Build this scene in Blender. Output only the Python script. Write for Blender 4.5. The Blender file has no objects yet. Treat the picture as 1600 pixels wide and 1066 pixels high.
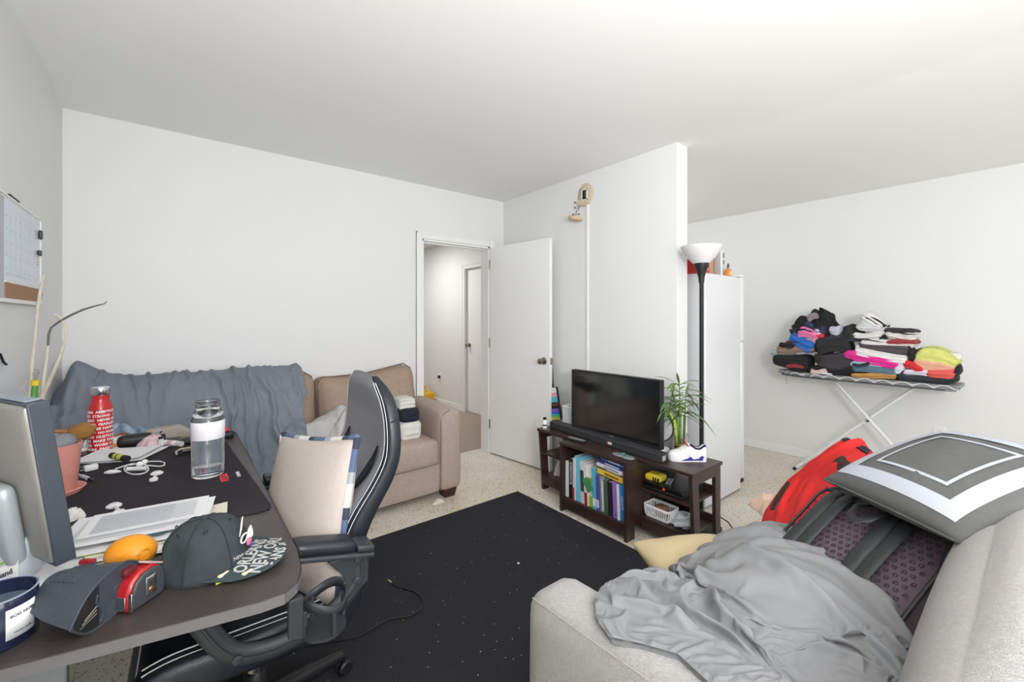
import bpy, math, random
import numpy as np
from mathutils import Matrix, Vector
random.seed(7)
rng = np.random.default_rng(7)
PI = math.pi
SC = bpy.context.scene
COL = SC.collection

# ------------------------------------------------------------------ camera
CAM_H, FPX, HZ = 1.34, 667.0, 497.0
YAW = math.atan2(535, 667)
cd = bpy.data.cameras.new('camera')
cd.sensor_width = 36.0
cd.lens = FPX / 1600 * 36
cd.shift_y = -(533 - HZ) / 1600
cd.clip_start = 0.05
cam = bpy.data.objects.new('camera', cd)
cam.location = (0, 0, CAM_H)
cam.rotation_euler = (PI / 2, 0, -YAW)
COL.objects.link(cam)
SC.camera = cam

# ------------------------------------------------------------------ world, lights, exposure
w = bpy.data.worlds.new('world'); SC.world = w; w.use_nodes = True
bg = w.node_tree.nodes['Background']
bg.inputs[0].default_value = (0.86, 0.93, 1.0, 1); bg.inputs[1].default_value = 1.0
def area(name, loc, target, sx, sy, power, col=(1, 1, 1)):
    l = bpy.data.lights.new(name, 'AREA'); l.shape = 'RECTANGLE'; l.size = sx; l.size_y = sy
    l.energy = power; l.color = col
    o = bpy.data.objects.new(name, l); o.location = loc
    o.rotation_euler = (Vector(target) - Vector(loc)).to_track_quat('-Z', 'Y').to_euler()
    COL.objects.link(o); return o
area('window_daylight', (0.85, -2.12, 1.6), (0.85, 3.0, 1.3), 1.7, 1.3, 17, (0.97, 0.985, 1.0))
area('window_daylight', (-.62, -1.15, 1.6), (3.0, -0.4, 1.3), 1.0, 1.3, 23, (0.93, 0.965, 1.0))  # added side window light, brightens the partition and surfaces facing left
area('window_daylight', (3.55, -2.12, 1.6), (3.55, 3.0, 1.3), 1.5, 1.3, 1.2, (0.97, 0.985, 1.0))
area('bounced_flash', (0.2, -0.9, 1.6), (.75, -.1, 2.75), 0.5, 0.5, 42, (1.0, 0.995, 0.99))  # fill light added behind the camera, aimed up to even out the room
kl = bpy.data.lights.new('kitchen_lamp', 'POINT'); kl.energy = 5; kl.shadow_soft_size = .14; kl.color = (1.0, .985, .96)  # added unseen fill for the kitchen wall and ceiling, no fixture
ko = bpy.data.objects.new('kitchen_lamp', kl); ko.location = (3.55, 2.75, 2.15); COL.objects.link(ko)
area('hall_lamp_light', (2.3, 5.6, 2.47), (2.3, 5.6, 0), 0.5, 0.5, 15, (1.0, 0.98, 0.95))  # unseen area light under the hall ceiling, no fixture built
SC.view_settings.view_transform = 'Standard'
SC.view_settings.look = 'None'
SC.view_settings.exposure = 0.83
SC.view_settings.gamma = 1.0
SC.view_settings.use_curve_mapping = False

# ------------------------------------------------------------------ survey helpers: sight line of the survey camera met with a real plane
_F = np.array([math.sin(YAW), math.cos(YAW), 0]); _R = np.array([math.cos(YAW), -math.sin(YAW), 0])
def _ray(u, v): return _F + _R * ((u - 800) / FPX) + np.array([0, 0, 1.0]) * ((HZ - v) / FPX)
def pz(u, v, z): d = _ray(u, v); return np.array([0, 0, CAM_H]) + d * ((z - CAM_H) / d[2])
def px(u, v, x): d = _ray(u, v); return np.array([0, 0, CAM_H]) + d * (x / d[0])
def py(u, v, y): d = _ray(u, v); return np.array([0, 0, CAM_H]) + d * (y / d[1])

# ------------------------------------------------------------------ materials
def lin(c):
    return tuple(((x / 255) / 12.92 if x / 255 <= 0.04045 else ((x / 255 + 0.055) / 1.055) ** 2.4) for x in c) + (1,)
_MC = {}
def mat(name, c, rough=0.6, metal=0.0, bump=None, var=None, c2=None, coat=0.0, trans=0.0, ior=1.45, sheen=0.0, emit=None, spec=None):
    """bump=(scale, strength, kind); var=(scale, amount) mixes towards c2 by noise"""
    if name in _MC: return _MC[name]
    m = bpy.data.materials.new(name); m.use_nodes = True
    nt = m.node_tree; b = nt.nodes['Principled BSDF']; L = nt.links.new
    b.inputs['Base Color'].default_value = lin(c); b.inputs['Roughness'].default_value = rough
    b.inputs['Metallic'].default_value = metal; b.inputs['Coat Weight'].default_value = coat
    b.inputs['Transmission Weight'].default_value = trans; b.inputs['IOR'].default_value = ior
    b.inputs['Sheen Weight'].default_value = sheen
    if spec is not None: b.inputs['Specular IOR Level'].default_value = spec
    if emit: b.inputs['Emission Color'].default_value = lin(emit[0]); b.inputs['Emission Strength'].default_value = emit[1]
    tc = nt.nodes.new('ShaderNodeTexCoord')
    if var:
        n = nt.nodes.new('ShaderNodeTexNoise'); n.inputs['Scale'].default_value = var[0]; n.inputs['Detail'].default_value = 4
        L(tc.outputs['Object'], n.inputs['Vector'])
        r = nt.nodes.new('ShaderNodeMapRange'); r.inputs[1].default_value = 0.35; r.inputs[2].default_value = 0.65
        r.inputs[3].default_value = 0; r.inputs[4].default_value = var[1]
        L(n.outputs['Fac'], r.inputs[0])
        x = nt.nodes.new('ShaderNodeMix'); x.data_type = 'RGBA'
        x.inputs[6].default_value = lin(c); x.inputs[7].default_value = lin(c2 or tuple(int(k * .8) for k in c))
        L(r.outputs[0], x.inputs[0]); L(x.outputs[2], b.inputs['Base Color'])
    if bump:
        kind = bump[2] if len(bump) > 2 else 'noise'
        if kind == 'noise':
            n = nt.nodes.new('ShaderNodeTexNoise'); n.inputs['Scale'].default_value = bump[0]; n.inputs['Detail'].default_value = 3
            L(tc.outputs['Object'], n.inputs['Vector']); out = n.outputs['Fac']
        elif kind == 'leather':
            n = nt.nodes.new('ShaderNodeTexVoronoi'); n.inputs['Scale'].default_value = bump[0]
            L(tc.outputs['Object'], n.inputs['Vector']); out = n.outputs['Distance']
        elif kind == 'wood':
            mp = nt.nodes.new('ShaderNodeMapping'); mp.inputs['Scale'].default_value = (12, 1, 12)
            n = nt.nodes.new('ShaderNodeTexNoise'); n.inputs['Scale'].default_value = bump[0]; n.inputs['Detail'].default_value = 5
            L(tc.outputs['Object'], mp.inputs['Vector']); L(mp.outputs[0], n.inputs['Vector']); out = n.outputs['Fac']
        elif kind == 'weave':
            a = nt.nodes.new('ShaderNodeTexWave'); a.bands_direction = 'DIAGONAL'; a.inputs['Scale'].default_value = bump[0]; a.inputs['Distortion'].default_value = 2.5
            a.inputs['Detail Scale'].default_value = 3
            n = nt.nodes.new('ShaderNodeTexNoise'); n.inputs['Scale'].default_value = bump[0] * 2.5
            L(tc.outputs['Object'], a.inputs['Vector']); L(tc.outputs['Object'], n.inputs['Vector'])
            ad = nt.nodes.new('ShaderNodeMath'); L(a.outputs['Fac'], ad.inputs[0]); L(n.outputs['Fac'], ad.inputs[1]); out = ad.outputs[0]
        bp = nt.nodes.new('ShaderNodeBump'); bp.inputs['Strength'].default_value = bump[1]; bp.inputs['Distance'].default_value = 0.003
        L(out, bp.inputs['Height']); L(bp.outputs[0], b.inputs['Normal'])
    _MC[name] = m
    return m

# ------------------------------------------------------------------ geometry: (verts Nx3, faces)
def G(v, f): return (np.array(v, float).reshape(-1, 3), [tuple(int(i) for i in q) for q in f])
def join(*gs):
    V, Fc, o = [], [], 0
    for g in gs:
        V.append(g[0]); Fc += [tuple(i + o for i in q) for q in g[1]]; o += len(g[0])
    return (np.vstack(V), Fc)
def T(g, loc=(0, 0, 0), rz=0, rx=0, ry=0, s=1):
    v = g[0] * (np.array(s) if not np.isscalar(s) else s)
    M = Matrix.Rotation(rz, 3, 'Z') @ Matrix.Rotation(ry, 3, 'Y') @ Matrix.Rotation(rx, 3, 'X')
    return (v @ np.array(M).T + np.array(loc), g[1])
def basis(g, o, ex, ey, ez):
    """place a local shape with its own axes at o"""
    A = np.array([ex, ey, ez], float)
    return (g[0] @ A + np.array(o), g[1])
def box(x0, x1, y0, y1, z0, z1):
    v = [(x, y, z) for z in (z0, z1) for y in (y0, y1) for x in (x0, x1)]
    return G(v, [(0, 2, 3, 1), (4, 5, 7, 6), (0, 1, 5, 4), (2, 6, 7, 3), (0, 4, 6, 2), (1, 3, 7, 5)])
def bx(cx, cy, cz, a, b, c): return box(cx - a / 2, cx + a / 2, cy - b / 2, cy + b / 2, cz - c / 2, cz + c / 2)
def lathe(prof, n=24, c=(0, 0, 0)):
    V, Fc = [], []
    m = len(prof)
    for k in range(n):
        a = 2 * PI * k / n
        for r, z in prof: V.append((c[0] + r * math.cos(a), c[1] + r * math.sin(a), c[2] + z))
    for k in range(n):
        k2 = (k + 1) % n
        for j in range(m - 1): Fc.append((k * m + j, k2 * m + j, k2 * m + j + 1, k * m + j + 1))
    if prof[0][0] > 1e-5: Fc.append(tuple(k * m for k in reversed(range(n))))
    if prof[-1][0] > 1e-5: Fc.append(tuple(k * m + m - 1 for k in range(n)))
    return G(V, Fc)
def open_lathe(prof, n=24, c=(0, 0, 0)):
    g = lathe(prof, n, c)
    return (g[0], [q for q in g[1] if len(q) == 4])
def tube(pts, r, n=8, flat=None, closed=False, up=None):
    P = np.array(pts, float); m = len(P)
    R = np.full(m, r) if np.isscalar(r) else np.array(r, float)
    V, Fc = [], []
    t0 = None; nrm = None
    for i in range(m):
        a = P[(i - 1) % m] if (closed or i > 0) else P[i]; b = P[(i + 1) % m] if (closed or i < m - 1) else P[i]
        t = b - a; t = t / (np.linalg.norm(t) + 1e-12)
        if up is not None:
            nrm = np.array(up, float) - t * np.dot(up, t)
        elif nrm is None:
            h = np.array([0, 0, 1.0]) if abs(t[2]) < 0.9 else np.array([1.0, 0, 0])
            nrm = h - t * np.dot(h, t)
        else:
            nrm = nrm - t * np.dot(nrm, t)
        nrm = nrm / (np.linalg.norm(nrm) + 1e-12); bi = np.cross(t, nrm)
        for k in range(n):
            an = 2 * PI * k / n + (PI / 4 if n == 4 else 0)
            fa = (R[i], R[i]) if flat is None else flat
            V.append(P[i] + nrm * math.cos(an) * fa[0] + bi * math.sin(an) * fa[1])
    for i in range(m if closed else m - 1):
        i2 = (i + 1) % m
        for k in range(n):
            k2 = (k + 1) % n
            Fc.append((i * n + k, i * n + k2, i2 * n + k2, i2 * n + k))
    if not closed:
        Fc.append(tuple(reversed(range(n)))); Fc.append(tuple((m - 1) * n + k for k in range(n)))
    return G(V, Fc)
def grid(fn, nu, nv, wrapu=False):
    V = [fn(i / (nu if wrapu else nu - 1), j / (nv - 1)) for i in range(nu) for j in range(nv)]
    Fc = []
    for i in range(nu if wrapu else nu - 1):
        i2 = (i + 1) % nu
        for j in range(nv - 1): Fc.append((i * nv + j, i2 * nv + j, i2 * nv + j + 1, i * nv + j + 1))
    return G(V, Fc)
def gridv(V3):
    """V3: array nu x nv x 3"""
    nu, nv = V3.shape[:2]
    Fc = [(i * nv + j, (i + 1) * nv + j, (i + 1) * nv + j + 1, i * nv + j + 1) for i in range(nu - 1) for j in range(nv - 1)]
    return (V3.reshape(-1, 3), Fc)
def prism(poly, a0, a1, axis='z'):
    n = len(poly)
    def P(p, a):
        return (p[0], p[1], a) if axis == 'z' else ((a, p[0], p[1]) if axis == 'x' else (p[0], a, p[1]))
    V = [P(p, a0) for p in poly] + [P(p, a1) for p in poly]
    Fc = [tuple(reversed(range(n))), tuple(range(n, 2 * n))] + [(i, (i + 1) % n, n + (i + 1) % n, n + i) for i in range(n)]
    return G(V, Fc)
def rbox(x0, x1, y0, y1, z0, z1, r, n=8, puff=(0, 0, 0)):
    h = np.array([x1 - x0, y1 - y0, z1 - z0]) / 2; c = np.array([x0 + x1, y0 + y1, z0 + z1]) / 2
    V, Fc, idx = [], [], {}
    s = -np.cos(np.linspace(0, PI, n + 1))
    def vid(p):
        k = tuple(np.round(p, 5))
        if k not in idx:
            q = p * h; rr = min(r, *h); inn = np.clip(q, -(h - rr), h - rr); d = q - inn
            l = np.linalg.norm(d); o = inn + (d / l * rr if l > 1e-9 else 0)
            for ax in range(3):
                a, b = (ax + 1) % 3, (ax + 2) % 3
                if abs(p[ax]) > 0.999: o[ax] += math.copysign(puff[ax] * (1 - p[a] ** 2) * (1 - p[b] ** 2), p[ax])
            idx[k] = len(V); V.append(o + c)
        return idx[k]
    for ax in range(3):
        for sg in (-1, 1):
            for i in range(n):
                for j in range(n):
                    q = []
                    for (di, dj) in ((0, 0), (1, 0), (1, 1), (0, 1)):
                        p = np.zeros(3); p[ax] = sg; p[(ax + 1) % 3] = s[i + di]; p[(ax + 2) % 3] = s[j + dj]; q.append(vid(p))
                    Fc.append(tuple(q) if sg > 0 else tuple(reversed(q)))
    return G(V, Fc)
def pillow(a, b, t, n=18, pinch=0.06, wr=0.0, seed=0):
    """square throw pillow lying in xy, centred"""
    r = np.random.default_rng(seed); ph = r.uniform(0, 6, 8)
    V, Fc, idx = [], [], {}
    for sd in (1, -1):
        for i in range(n + 1):
            for j in range(n + 1):
                u = -math.cos(PI * i / n); v = -math.cos(PI * j / n)
                x = a / 2 * u * (1 - pinch * (1 - v * v)); y = b / 2 * v * (1 - pinch * (1 - u * u))
                e = max(0, (1 - u * u) * (1 - v * v))
                z = t / 2 * e ** 0.42 * sd
                z += wr * e ** .5 * (math.sin(9 * u + ph[0] + 3 * v) + math.sin(7 * v + ph[1] - 4 * u)) * sd
                edge = i in (0, n) or j in (0, n)
                k = (i, j, 0 if edge else sd)
                if k not in idx: idx[k] = len(V); V.append((x, y, z))
        for i in range(n):
            for j in range(n):
                q = [idx[(p, s_, 0 if (p in (0, n) or s_ in (0, n)) else sd)] for p, s_ in ((i, j), (i + 1, j), (i + 1, j + 1), (i, j + 1))]
                Fc.append(tuple(q) if sd > 0 else tuple(reversed(q)))
    return G(V, Fc)
def sphere(c, rx, ry=None, rz=None, n=14):
    ry = rx if ry is None else ry; rz = rx if rz is None else rz
    g = lathe([(max(1e-6, math.sin(PI * k / n)) if 0 < k < n else 0, -math.cos(PI * k / n)) for k in range(n + 1)], n * 2)
    return (g[0] * np.array([rx, ry, rz]) + np.array(c), g[1])
def rrect(x0, x1, y0, y1, r, n=5):
    out = []
    for cx, cy, a0 in ((x1 - r, y1 - r, 0), (x0 + r, y1 - r, PI / 2), (x0 + r, y0 + r, PI), (x1 - r, y0 + r, 1.5 * PI)):
        for k in range(n + 1): a = a0 + PI / 2 * k / n; out.append((cx + r * math.cos(a), cy + r * math.sin(a)))
    return out
_dg = None
def text(s, size, depth=0.0003, sx=1.0, bold=0.0, align='CENTER'):
    cu = bpy.data.curves.new('t', 'FONT'); cu.body = s; cu.size = size; cu.extrude = depth; cu.offset = bold
    cu.align_x = align; cu.align_y = 'CENTER'; cu.resolution_u = 2
    o = bpy.data.objects.new('t', cu); COL.objects.link(o)
    me = bpy.data.meshes.new_from_object(o.evaluated_get(bpy.context.evaluated_depsgraph_get()))
    v = np.zeros(len(me.vertices) * 3); me.vertices.foreach_get('co', v)
    f = [tuple(p.vertices) for p in me.polygons]
    bpy.data.objects.remove(o); bpy.data.curves.remove(cu); bpy.data.meshes.remove(me)
    g = G(v, f); g[0][:, 0] *= sx
    return g
TXT = {}
for _k, (_s, _z, _sx, _b) in {
    'b0': ('CAN  AMBITIOUS  -', .0155, 1, .0004), 'b1': ('BOLD  STRONG  -  KIND', .0155, 1, .0004), 'b2': ('NEED  NEVER QUIT', .0155, 1, .0004),
    'b3': ('KIND  FEARLESS  -', .0155, 1, .0004), 'b4': ('JOY  BE HAPPY  -', .0155, 1, .0004), 'b5': ('EVERY  NO REGRETS', .0135, 1, .0004),
    'b6': ('LEARN  HUSTLE HARD', .0155, 1, .0004), 'b7': ('DO  MAKE THINGS', .0155, 1, .0004), 'b8': ('NICE  WORK IT - GO', .0155, 1, .0004), 'b9': ('MORE  PASSION  -', .0155, 1, .0004),
    'vit': ('VITESSE', .036, .8, .0008), 'gam': ('GAMING', .017, 1, .0003), 'hand': ('hand', .016, 1, .0003), 'bois': ('BOIS NOIR', .0075, 1, .0001), 'sm': ('scented candle', .0045, 1, 0),
    'c1': ('ORLEANS', .040, .72, .0012), 'c2': ('NEW ORL', .040, .78, .0012), 'c3': ('EANS &', .036, .8, .0012), 'nol': ('NEW ORLEANS', .011, 1, .0002),
    'G': ('G', .03, 1, .0004), 'day': ('27', .012, 1, 0), 'con': ('ECONOMICS', .026, 1, .0003), 'blu': ('BUSINESS', .02, 1, 0), 'num': ('4', .022, 1, 0)}.items():
    TXT[_k] = text(_s, _z, sx=_sx, bold=_b)
def wrap(g, r, z, a0, c=(0, 0), lift=0.0004):
    """bend flat lettering round a vertical cylinder; a0 = angle of the text centre"""
    a = a0 + g[0][:, 0] / r; R = r + lift + g[0][:, 2]
    return (np.stack([c[0] + R * np.cos(a), c[1] + R * np.sin(a), z + g[0][:, 1]], 1), g[1])

# ------------------------------------------------------------------ linking objects
def _mesh(name, g, m, smooth, ang):
    me = bpy.data.meshes.new(name)
    me.from_pydata([tuple(p) for p in g[0]], [], g[1])
    ms = m if isinstance(m, (list, tuple)) else [m]
    for x in ms: me.materials.append(x)
    if len(g) > 2: me.polygons.foreach_set('material_index', list(g[2]))
    if smooth:
        me.polygons.foreach_set('use_smooth', [True] * len(me.polygons))
        if ang < 180: me.set_sharp_from_angle(angle=math.radians(ang))
    me.update()
    return me
def _mods(o, bev, sub, sol):
    if sol:
        d = o.modifiers.new('solid', 'SOLIDIFY'); d.thickness = sol; d.offset = -1
    if bev:
        b = o.modifiers.new('bevel', 'BEVEL'); b.width = bev; b.segments = 2; b.limit_method = 'ANGLE'; b.angle_limit = math.radians(35)
    if sub:
        s = o.modifiers.new('sub', 'SUBSURF'); s.levels = sub; s.render_levels = sub
def thing(name, label, cat, loc=(0, 0, 0), rz=0, group=None):
    o = bpy.data.objects.new(name, None); COL.objects.link(o); o.empty_display_size = 0.05
    o.location = loc; o.rotation_euler = (0, 0, rz); o['label'] = label; o['category'] = cat
    if group: o['group'] = group
    return o
def _root(p):
    while p.parent: p = p.parent
    return p
def part(name, g, m, parent, smooth=True, bev=0, sub=0, sol=0, ang=40, local=False, label=None, stuff=False):
    if not local:
        r = _root(parent)
        M = (Matrix.Translation(r.location) @ Matrix.Rotation(r.rotation_euler[2], 4, 'Z')).inverted()
        A = np.array(M); g = (g[0] @ A[:3, :3].T + A[:3, 3],) + tuple(g[1:])
    o = bpy.data.objects.new(name, _mesh(name, g, m, smooth, ang)); COL.objects.link(o); o.parent = parent
    _mods(o, bev, sub, sol)
    if label: o['label'] = label
    if stuff: o['kind'] = 'stuff'
    return o
def obj(name, g, m, label=None, cat=None, group=None, kind=None, smooth=True, bev=0, sub=0, sol=0, ang=40, origin=None):
    v = g[0]
    if origin is None:
        lo, hi = v.min(0), v.max(0); origin = np.array([(lo[0] + hi[0]) / 2, (lo[1] + hi[1]) / 2, lo[2]])
    o = bpy.data.objects.new(name, _mesh(name, (v - origin,) + tuple(g[1:]), m, smooth, ang)); COL.objects.link(o)
    o.location = origin
    _mods(o, bev, sub, sol)
    if label: o['label'] = label
    if cat: o['category'] = cat
    if group: o['group'] = group
    if kind: o['kind'] = kind
    return o
def struct(name, g, m, bev=0, smooth=False): return obj(name, g, m, kind='structure', bev=bev, smooth=smooth)
def dup(root, loc, rz=0, label=None, group=None):
    r = root.copy(); COL.objects.link(r); r.location = loc; r.rotation_euler = (0, 0, rz)
    if label: r['label'] = label
    if group: r['group'] = group
    for ch in list(root.children):
        c = ch.copy(); COL.objects.link(c); c.parent = r
        for gch in list(ch.children):
            d = gch.copy(); COL.objects.link(d); d.parent = c
    return r
def cloth_relax(g, pins, under, frames=24, grow=.25, bend=.25, gravity=1.0, quality=5):
    """let a cloth sheet slightly too large for its outline buckle and settle on what lies under it"""
    o = bpy.data.objects.new('sim', _mesh('sim', g, [], False, 180)); COL.objects.link(o)
    vg = o.vertex_groups.new(name='pin')
    for i, w_ in pins: vg.add([int(i)], float(w_), 'REPLACE')
    u = bpy.data.objects.new('sim_under', _mesh('sim_under', under, [], False, 180)); COL.objects.link(u)
    u.modifiers.new('c', 'COLLISION'); u.collision.thickness_outer = .006; u.collision.cloth_friction = 20
    m = o.modifiers.new('cloth', 'CLOTH'); s = m.settings
    s.quality = quality; s.mass = .2; s.tension_stiffness = 12; s.compression_stiffness = 12; s.shear_stiffness = 4; s.bending_stiffness = bend
    s.tension_damping = 8; s.compression_damping = 8; s.air_damping = 2; s.shrink_min = -grow; s.vertex_group_mass = 'pin'
    s.effector_weights.gravity = gravity
    m.collision_settings.use_collision = True; m.collision_settings.distance_min = .004; m.collision_settings.use_self_collision = False
    m.point_cache.frame_end = frames + 2
    SC.frame_start = 1; SC.frame_end = frames + 2
    for f in range(1, frames + 1): SC.frame_set(f)
    e = o.evaluated_get(bpy.context.evaluated_depsgraph_get()); me = e.to_mesh()
    v = np.zeros(len(me.vertices) * 3); me.vertices.foreach_get('co', v); e.to_mesh_clear()
    for q in (o, u):
        d = q.data; bpy.data.objects.remove(q); bpy.data.meshes.remove(d)
    SC.frame_set(1)
    return (v.reshape(-1, 3), g[1])
def wob(P, sc, seed, n=6):
    r = np.random.default_rng(seed); P = np.asarray(P, float); o = np.zeros(P.shape[:-1])
    for _ in range(n):
        k = r.normal(0, 1, P.shape[-1]) * sc; o += np.sin(P @ k + r.uniform(0, 6.28)) / n * 1.6
    return o
def crease(P, sc, seed, p=3):
    """thin wandering creases, 0..1"""
    a = wob(P + .35 / sc * np.stack([wob(P, sc * .6, seed + 1), wob(P, sc * .6, seed + 2)], -1), sc, seed, 4)
    return np.clip(1 - np.abs(a) * 1.4, 0, 1) ** p
def folds(X, Y, lines):
    """cloth folds along polylines: lines = [(pts, width, height)]"""
    Z = np.zeros_like(X)
    for pts, wd, h in lines:
        pts = np.array(pts, float)[:, :2]; best = np.full(X.shape, 9.0); tt = np.zeros_like(X); n = len(pts) - 1
        for i in range(n):
            a, b = pts[i], pts[i + 1]; ab = b - a; l2 = ab @ ab + 1e-12
            t = np.clip(((X - a[0]) * ab[0] + (Y - a[1]) * ab[1]) / l2, 0, 1)
            d = np.hypot(X - a[0] - t * ab[0], Y - a[1] - t * ab[1])
            up = d < best; best = np.where(up, d, best); tt = np.where(up, (i + t) / n, tt)
        taper = np.clip(np.minimum(tt, 1 - tt) * 6 + .25, 0, 1)
        q = h * taper * np.exp(-(best / wd) ** 2)
        Z = np.maximum(Z, q) + .2 * np.minimum(Z, q)
    return Z
# ------------------------------------------------------------------ shell materials
WALL = mat('wall_paint', (229, 229, 228), .48, bump=(14, .10), var=(1.2, .25), c2=(224, 224, 223))
CEIL = mat('ceiling_paint', (247, 247, 246), .7, bump=(60, .05))
TRIM = mat('trim_gloss_white', (236, 236, 234), .35)
DOORP = mat('door_paint', (240, 240, 239), .42, bump=(30, .03))
CARPET = mat('hall_carpet', (168, 152, 140), .95, bump=(300, .6))
def terrazzo():
    m = bpy.data.materials.new('terrazzo'); m.use_nodes = True; nt = m.node_tree; L = nt.links.new; b = nt.nodes['Principled BSDF']
    tc = nt.nodes.new('ShaderNodeTexCoord'); cur = None
    base = nt.nodes.new('ShaderNodeTexNoise'); base.inputs['Scale'].default_value = 1.1; base.inputs['Detail'].default_value = 5
    L(tc.outputs['Object'], base.inputs['Vector'])
    cr = nt.nodes.new('ShaderNodeValToRGB'); L(base.outputs['Fac'], cr.inputs[0])
    cr.color_ramp.elements[0].position = .36; cr.color_ramp.elements[0].color = lin((214, 202, 182))
    cr.color_ramp.elements[1].position = .6; cr.color_ramp.elements[1].color = lin((226, 220, 208))
    cur = cr.outputs[0]
    for sc, thr, colr, rnd in ((95, .30, (158, 134, 104), .5), (60, .26, (112, 98, 82), .28), (130, .30, (240, 234, 222), .5), (44, .22, (166, 128, 88), .3)):
        v = nt.nodes.new('ShaderNodeTexVoronoi'); v.inputs['Scale'].default_value = sc; L(tc.outputs['Object'], v.inputs['Vector'])
        lt = nt.nodes.new('ShaderNodeMath'); lt.operation = 'LESS_THAN'; L(v.outputs['Distance'], lt.inputs[0]); lt.inputs[1].default_value = thr
        sp = nt.nodes.new('ShaderNodeSeparateColor'); L(v.outputs['Color'], sp.inputs[0])
        l2 = nt.nodes.new('ShaderNodeMath'); l2.operation = 'LESS_THAN'; L(sp.outputs[0], l2.inputs[0]); l2.inputs[1].default_value = rnd
        mu = nt.nodes.new('ShaderNodeMath'); mu.operation = 'MULTIPLY'; L(lt.outputs[0], mu.inputs[0]); L(l2.outputs[0], mu.inputs[1])
        x = nt.nodes.new('ShaderNodeMix'); x.data_type = 'RGBA'; L(mu.outputs[0], x.inputs[0]); L(cur, x.inputs[6]); x.inputs[7].default_value = lin(colr); cur = x.outputs[2]
    L(cur, b.inputs['Base Color']); b.inputs['Roughness'].default_value = .38
    return m
def rugmat():
    m = bpy.data.materials.new('black_rug'); m.use_nodes = True; nt = m.node_tree; L = nt.links.new; b = nt.nodes['Principled BSDF']
    tc = nt.nodes.new('ShaderNodeTexCoord')
    n = nt.nodes.new('ShaderNodeTexNoise'); n.inputs['Scale'].default_value = 260; L(tc.outputs['Object'], n.inputs['Vector'])
    cr = nt.nodes.new('ShaderNodeValToRGB'); L(n.outputs['Fac'], cr.inputs[0])
    cr.color_ramp.elements[0].position = .35; cr.color_ramp.elements[0].color = lin((30, 30, 33)); cr.color_ramp.elements[1].position = .68; cr.color_ramp.elements[1].color = lin((58, 58, 62))
    cur = cr.outputs[0]
    for sc, thr, rnd in ((34, .07, .28), (13, .04, .35)):
        v = nt.nodes.new('ShaderNodeTexVoronoi'); v.inputs['Scale'].default_value = sc; L(tc.outputs['Object'], v.inputs['Vector'])
        lt = nt.nodes.new('ShaderNodeMath'); lt.operation = 'LESS_THAN'; L(v.outputs['Distance'], lt.inputs[0]); lt.inputs[1].default_value = thr
        sp = nt.nodes.new('ShaderNodeSeparateColor'); L(v.outputs['Color'], sp.inputs[0])
        l2 = nt.nodes.new('ShaderNodeMath'); l2.operation = 'LESS_THAN'; L(sp.outputs[1], l2.inputs[0]); l2.inputs[1].default_value = rnd
        mu = nt.nodes.new('ShaderNodeMath'); mu.operation = 'MULTIPLY'; L(lt.outputs[0], mu.inputs[0]); L(l2.outputs[0], mu.inputs[1])
        x = nt.nodes.new('ShaderNodeMix'); x.data_type = 'RGBA'; L(mu.outputs[0], x.inputs[0]); L(cur, x.inputs[6]); x.inputs[7].default_value = lin((190, 190, 190)); cur = x.outputs[2]
    L(cur, b.inputs['Base Color']); b.inputs['Roughness'].default_value = .95; b.inputs['Specular IOR Level'].default_value = .2
    bp = nt.nodes.new('ShaderNodeBump'); bp.inputs['Strength'].default_value = .5; bp.inputs['Distance'].default_value = .003; L(n.outputs['Fac'], bp.inputs['Height']); L(bp.outputs[0], b.inputs['Normal'])
    return m
CHROME = mat('chrome', (210, 210, 212), .18, 1.0)
STEEL = mat('satin_nickel', (150, 142, 130), .3, 1.0)
BLACKP = mat('black_plastic', (30, 31, 34), .45)
DARKP = mat('dark_plastic', (44, 46, 50), .5, bump=(400, .15))
WHITEP = mat('white_plastic', (238, 238, 238), .4)

# ------------------------------------------------------------------ the setting
YW, XP0, XP1, YP, XL, XR, YR, HC = 3.45, 2.655, 2.79, 1.543, -0.47, 4.73, -2.0, 2.52
DX0, DX1, DH = 1.743, 2.48, 2.045
struct('floor', box(-.6, 4.9, -2.15, 3.62, -.1, 0), terrazzo())
struct('floor', box(1.2, 3.5, 3.62, 8.1, -.1, 0.004), CARPET)
struct('ceiling', prism([(-.6, HC), (XP1, HC), (4.9, 2.435), (4.9, 2.62), (-.6, 2.62)], -2.15, 3.57, 'y'), CEIL)
struct('ceiling', box(1.2, 3.5, 3.57, 8.1, 2.48, 2.6), CEIL)
struct('wall_back', join(box(-.6, DX0, YW, YW + .12, 0, HC), box(DX1, 4.9, YW, YW + .12, 0, HC), box(DX0, DX1, YW, YW + .12, DH, HC)), WALL)
struct('wall_left', join(box(XL - .12, XL, -.6, YW, 0, HC), box(XL - .12, XL, -2.0, -1.7, 0, HC), box(XL - .12, XL, -1.7, -.6, 0, .95), box(XL - .12, XL, -1.7, -.6, 2.25, HC)), WALL)
struct('window_3', join(*[box(XL - .10, XL - .04, a, b, .95, 2.25) for a, b in ((-1.7, -1.65), (-1.175, -1.125), (-.65, -.6))], box(XL - .10, XL - .04, -1.7, -.6, .95, 1.0), box(XL - .10, XL - .04, -1.7, -.6, 2.2, 2.25)), TRIM)  # window added out of view to let in light from the left
struct('wall_partition', box(XP0, XP1, YP, YW, 0, HC), WALL)
struct('wall_right', box(XR, XR + .12, -2.0, YW, 0, HC), WALL)
W1, W2 = (0.0, 1.7, .95, 2.25), (2.8, 4.3, .95, 2.25)
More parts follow.
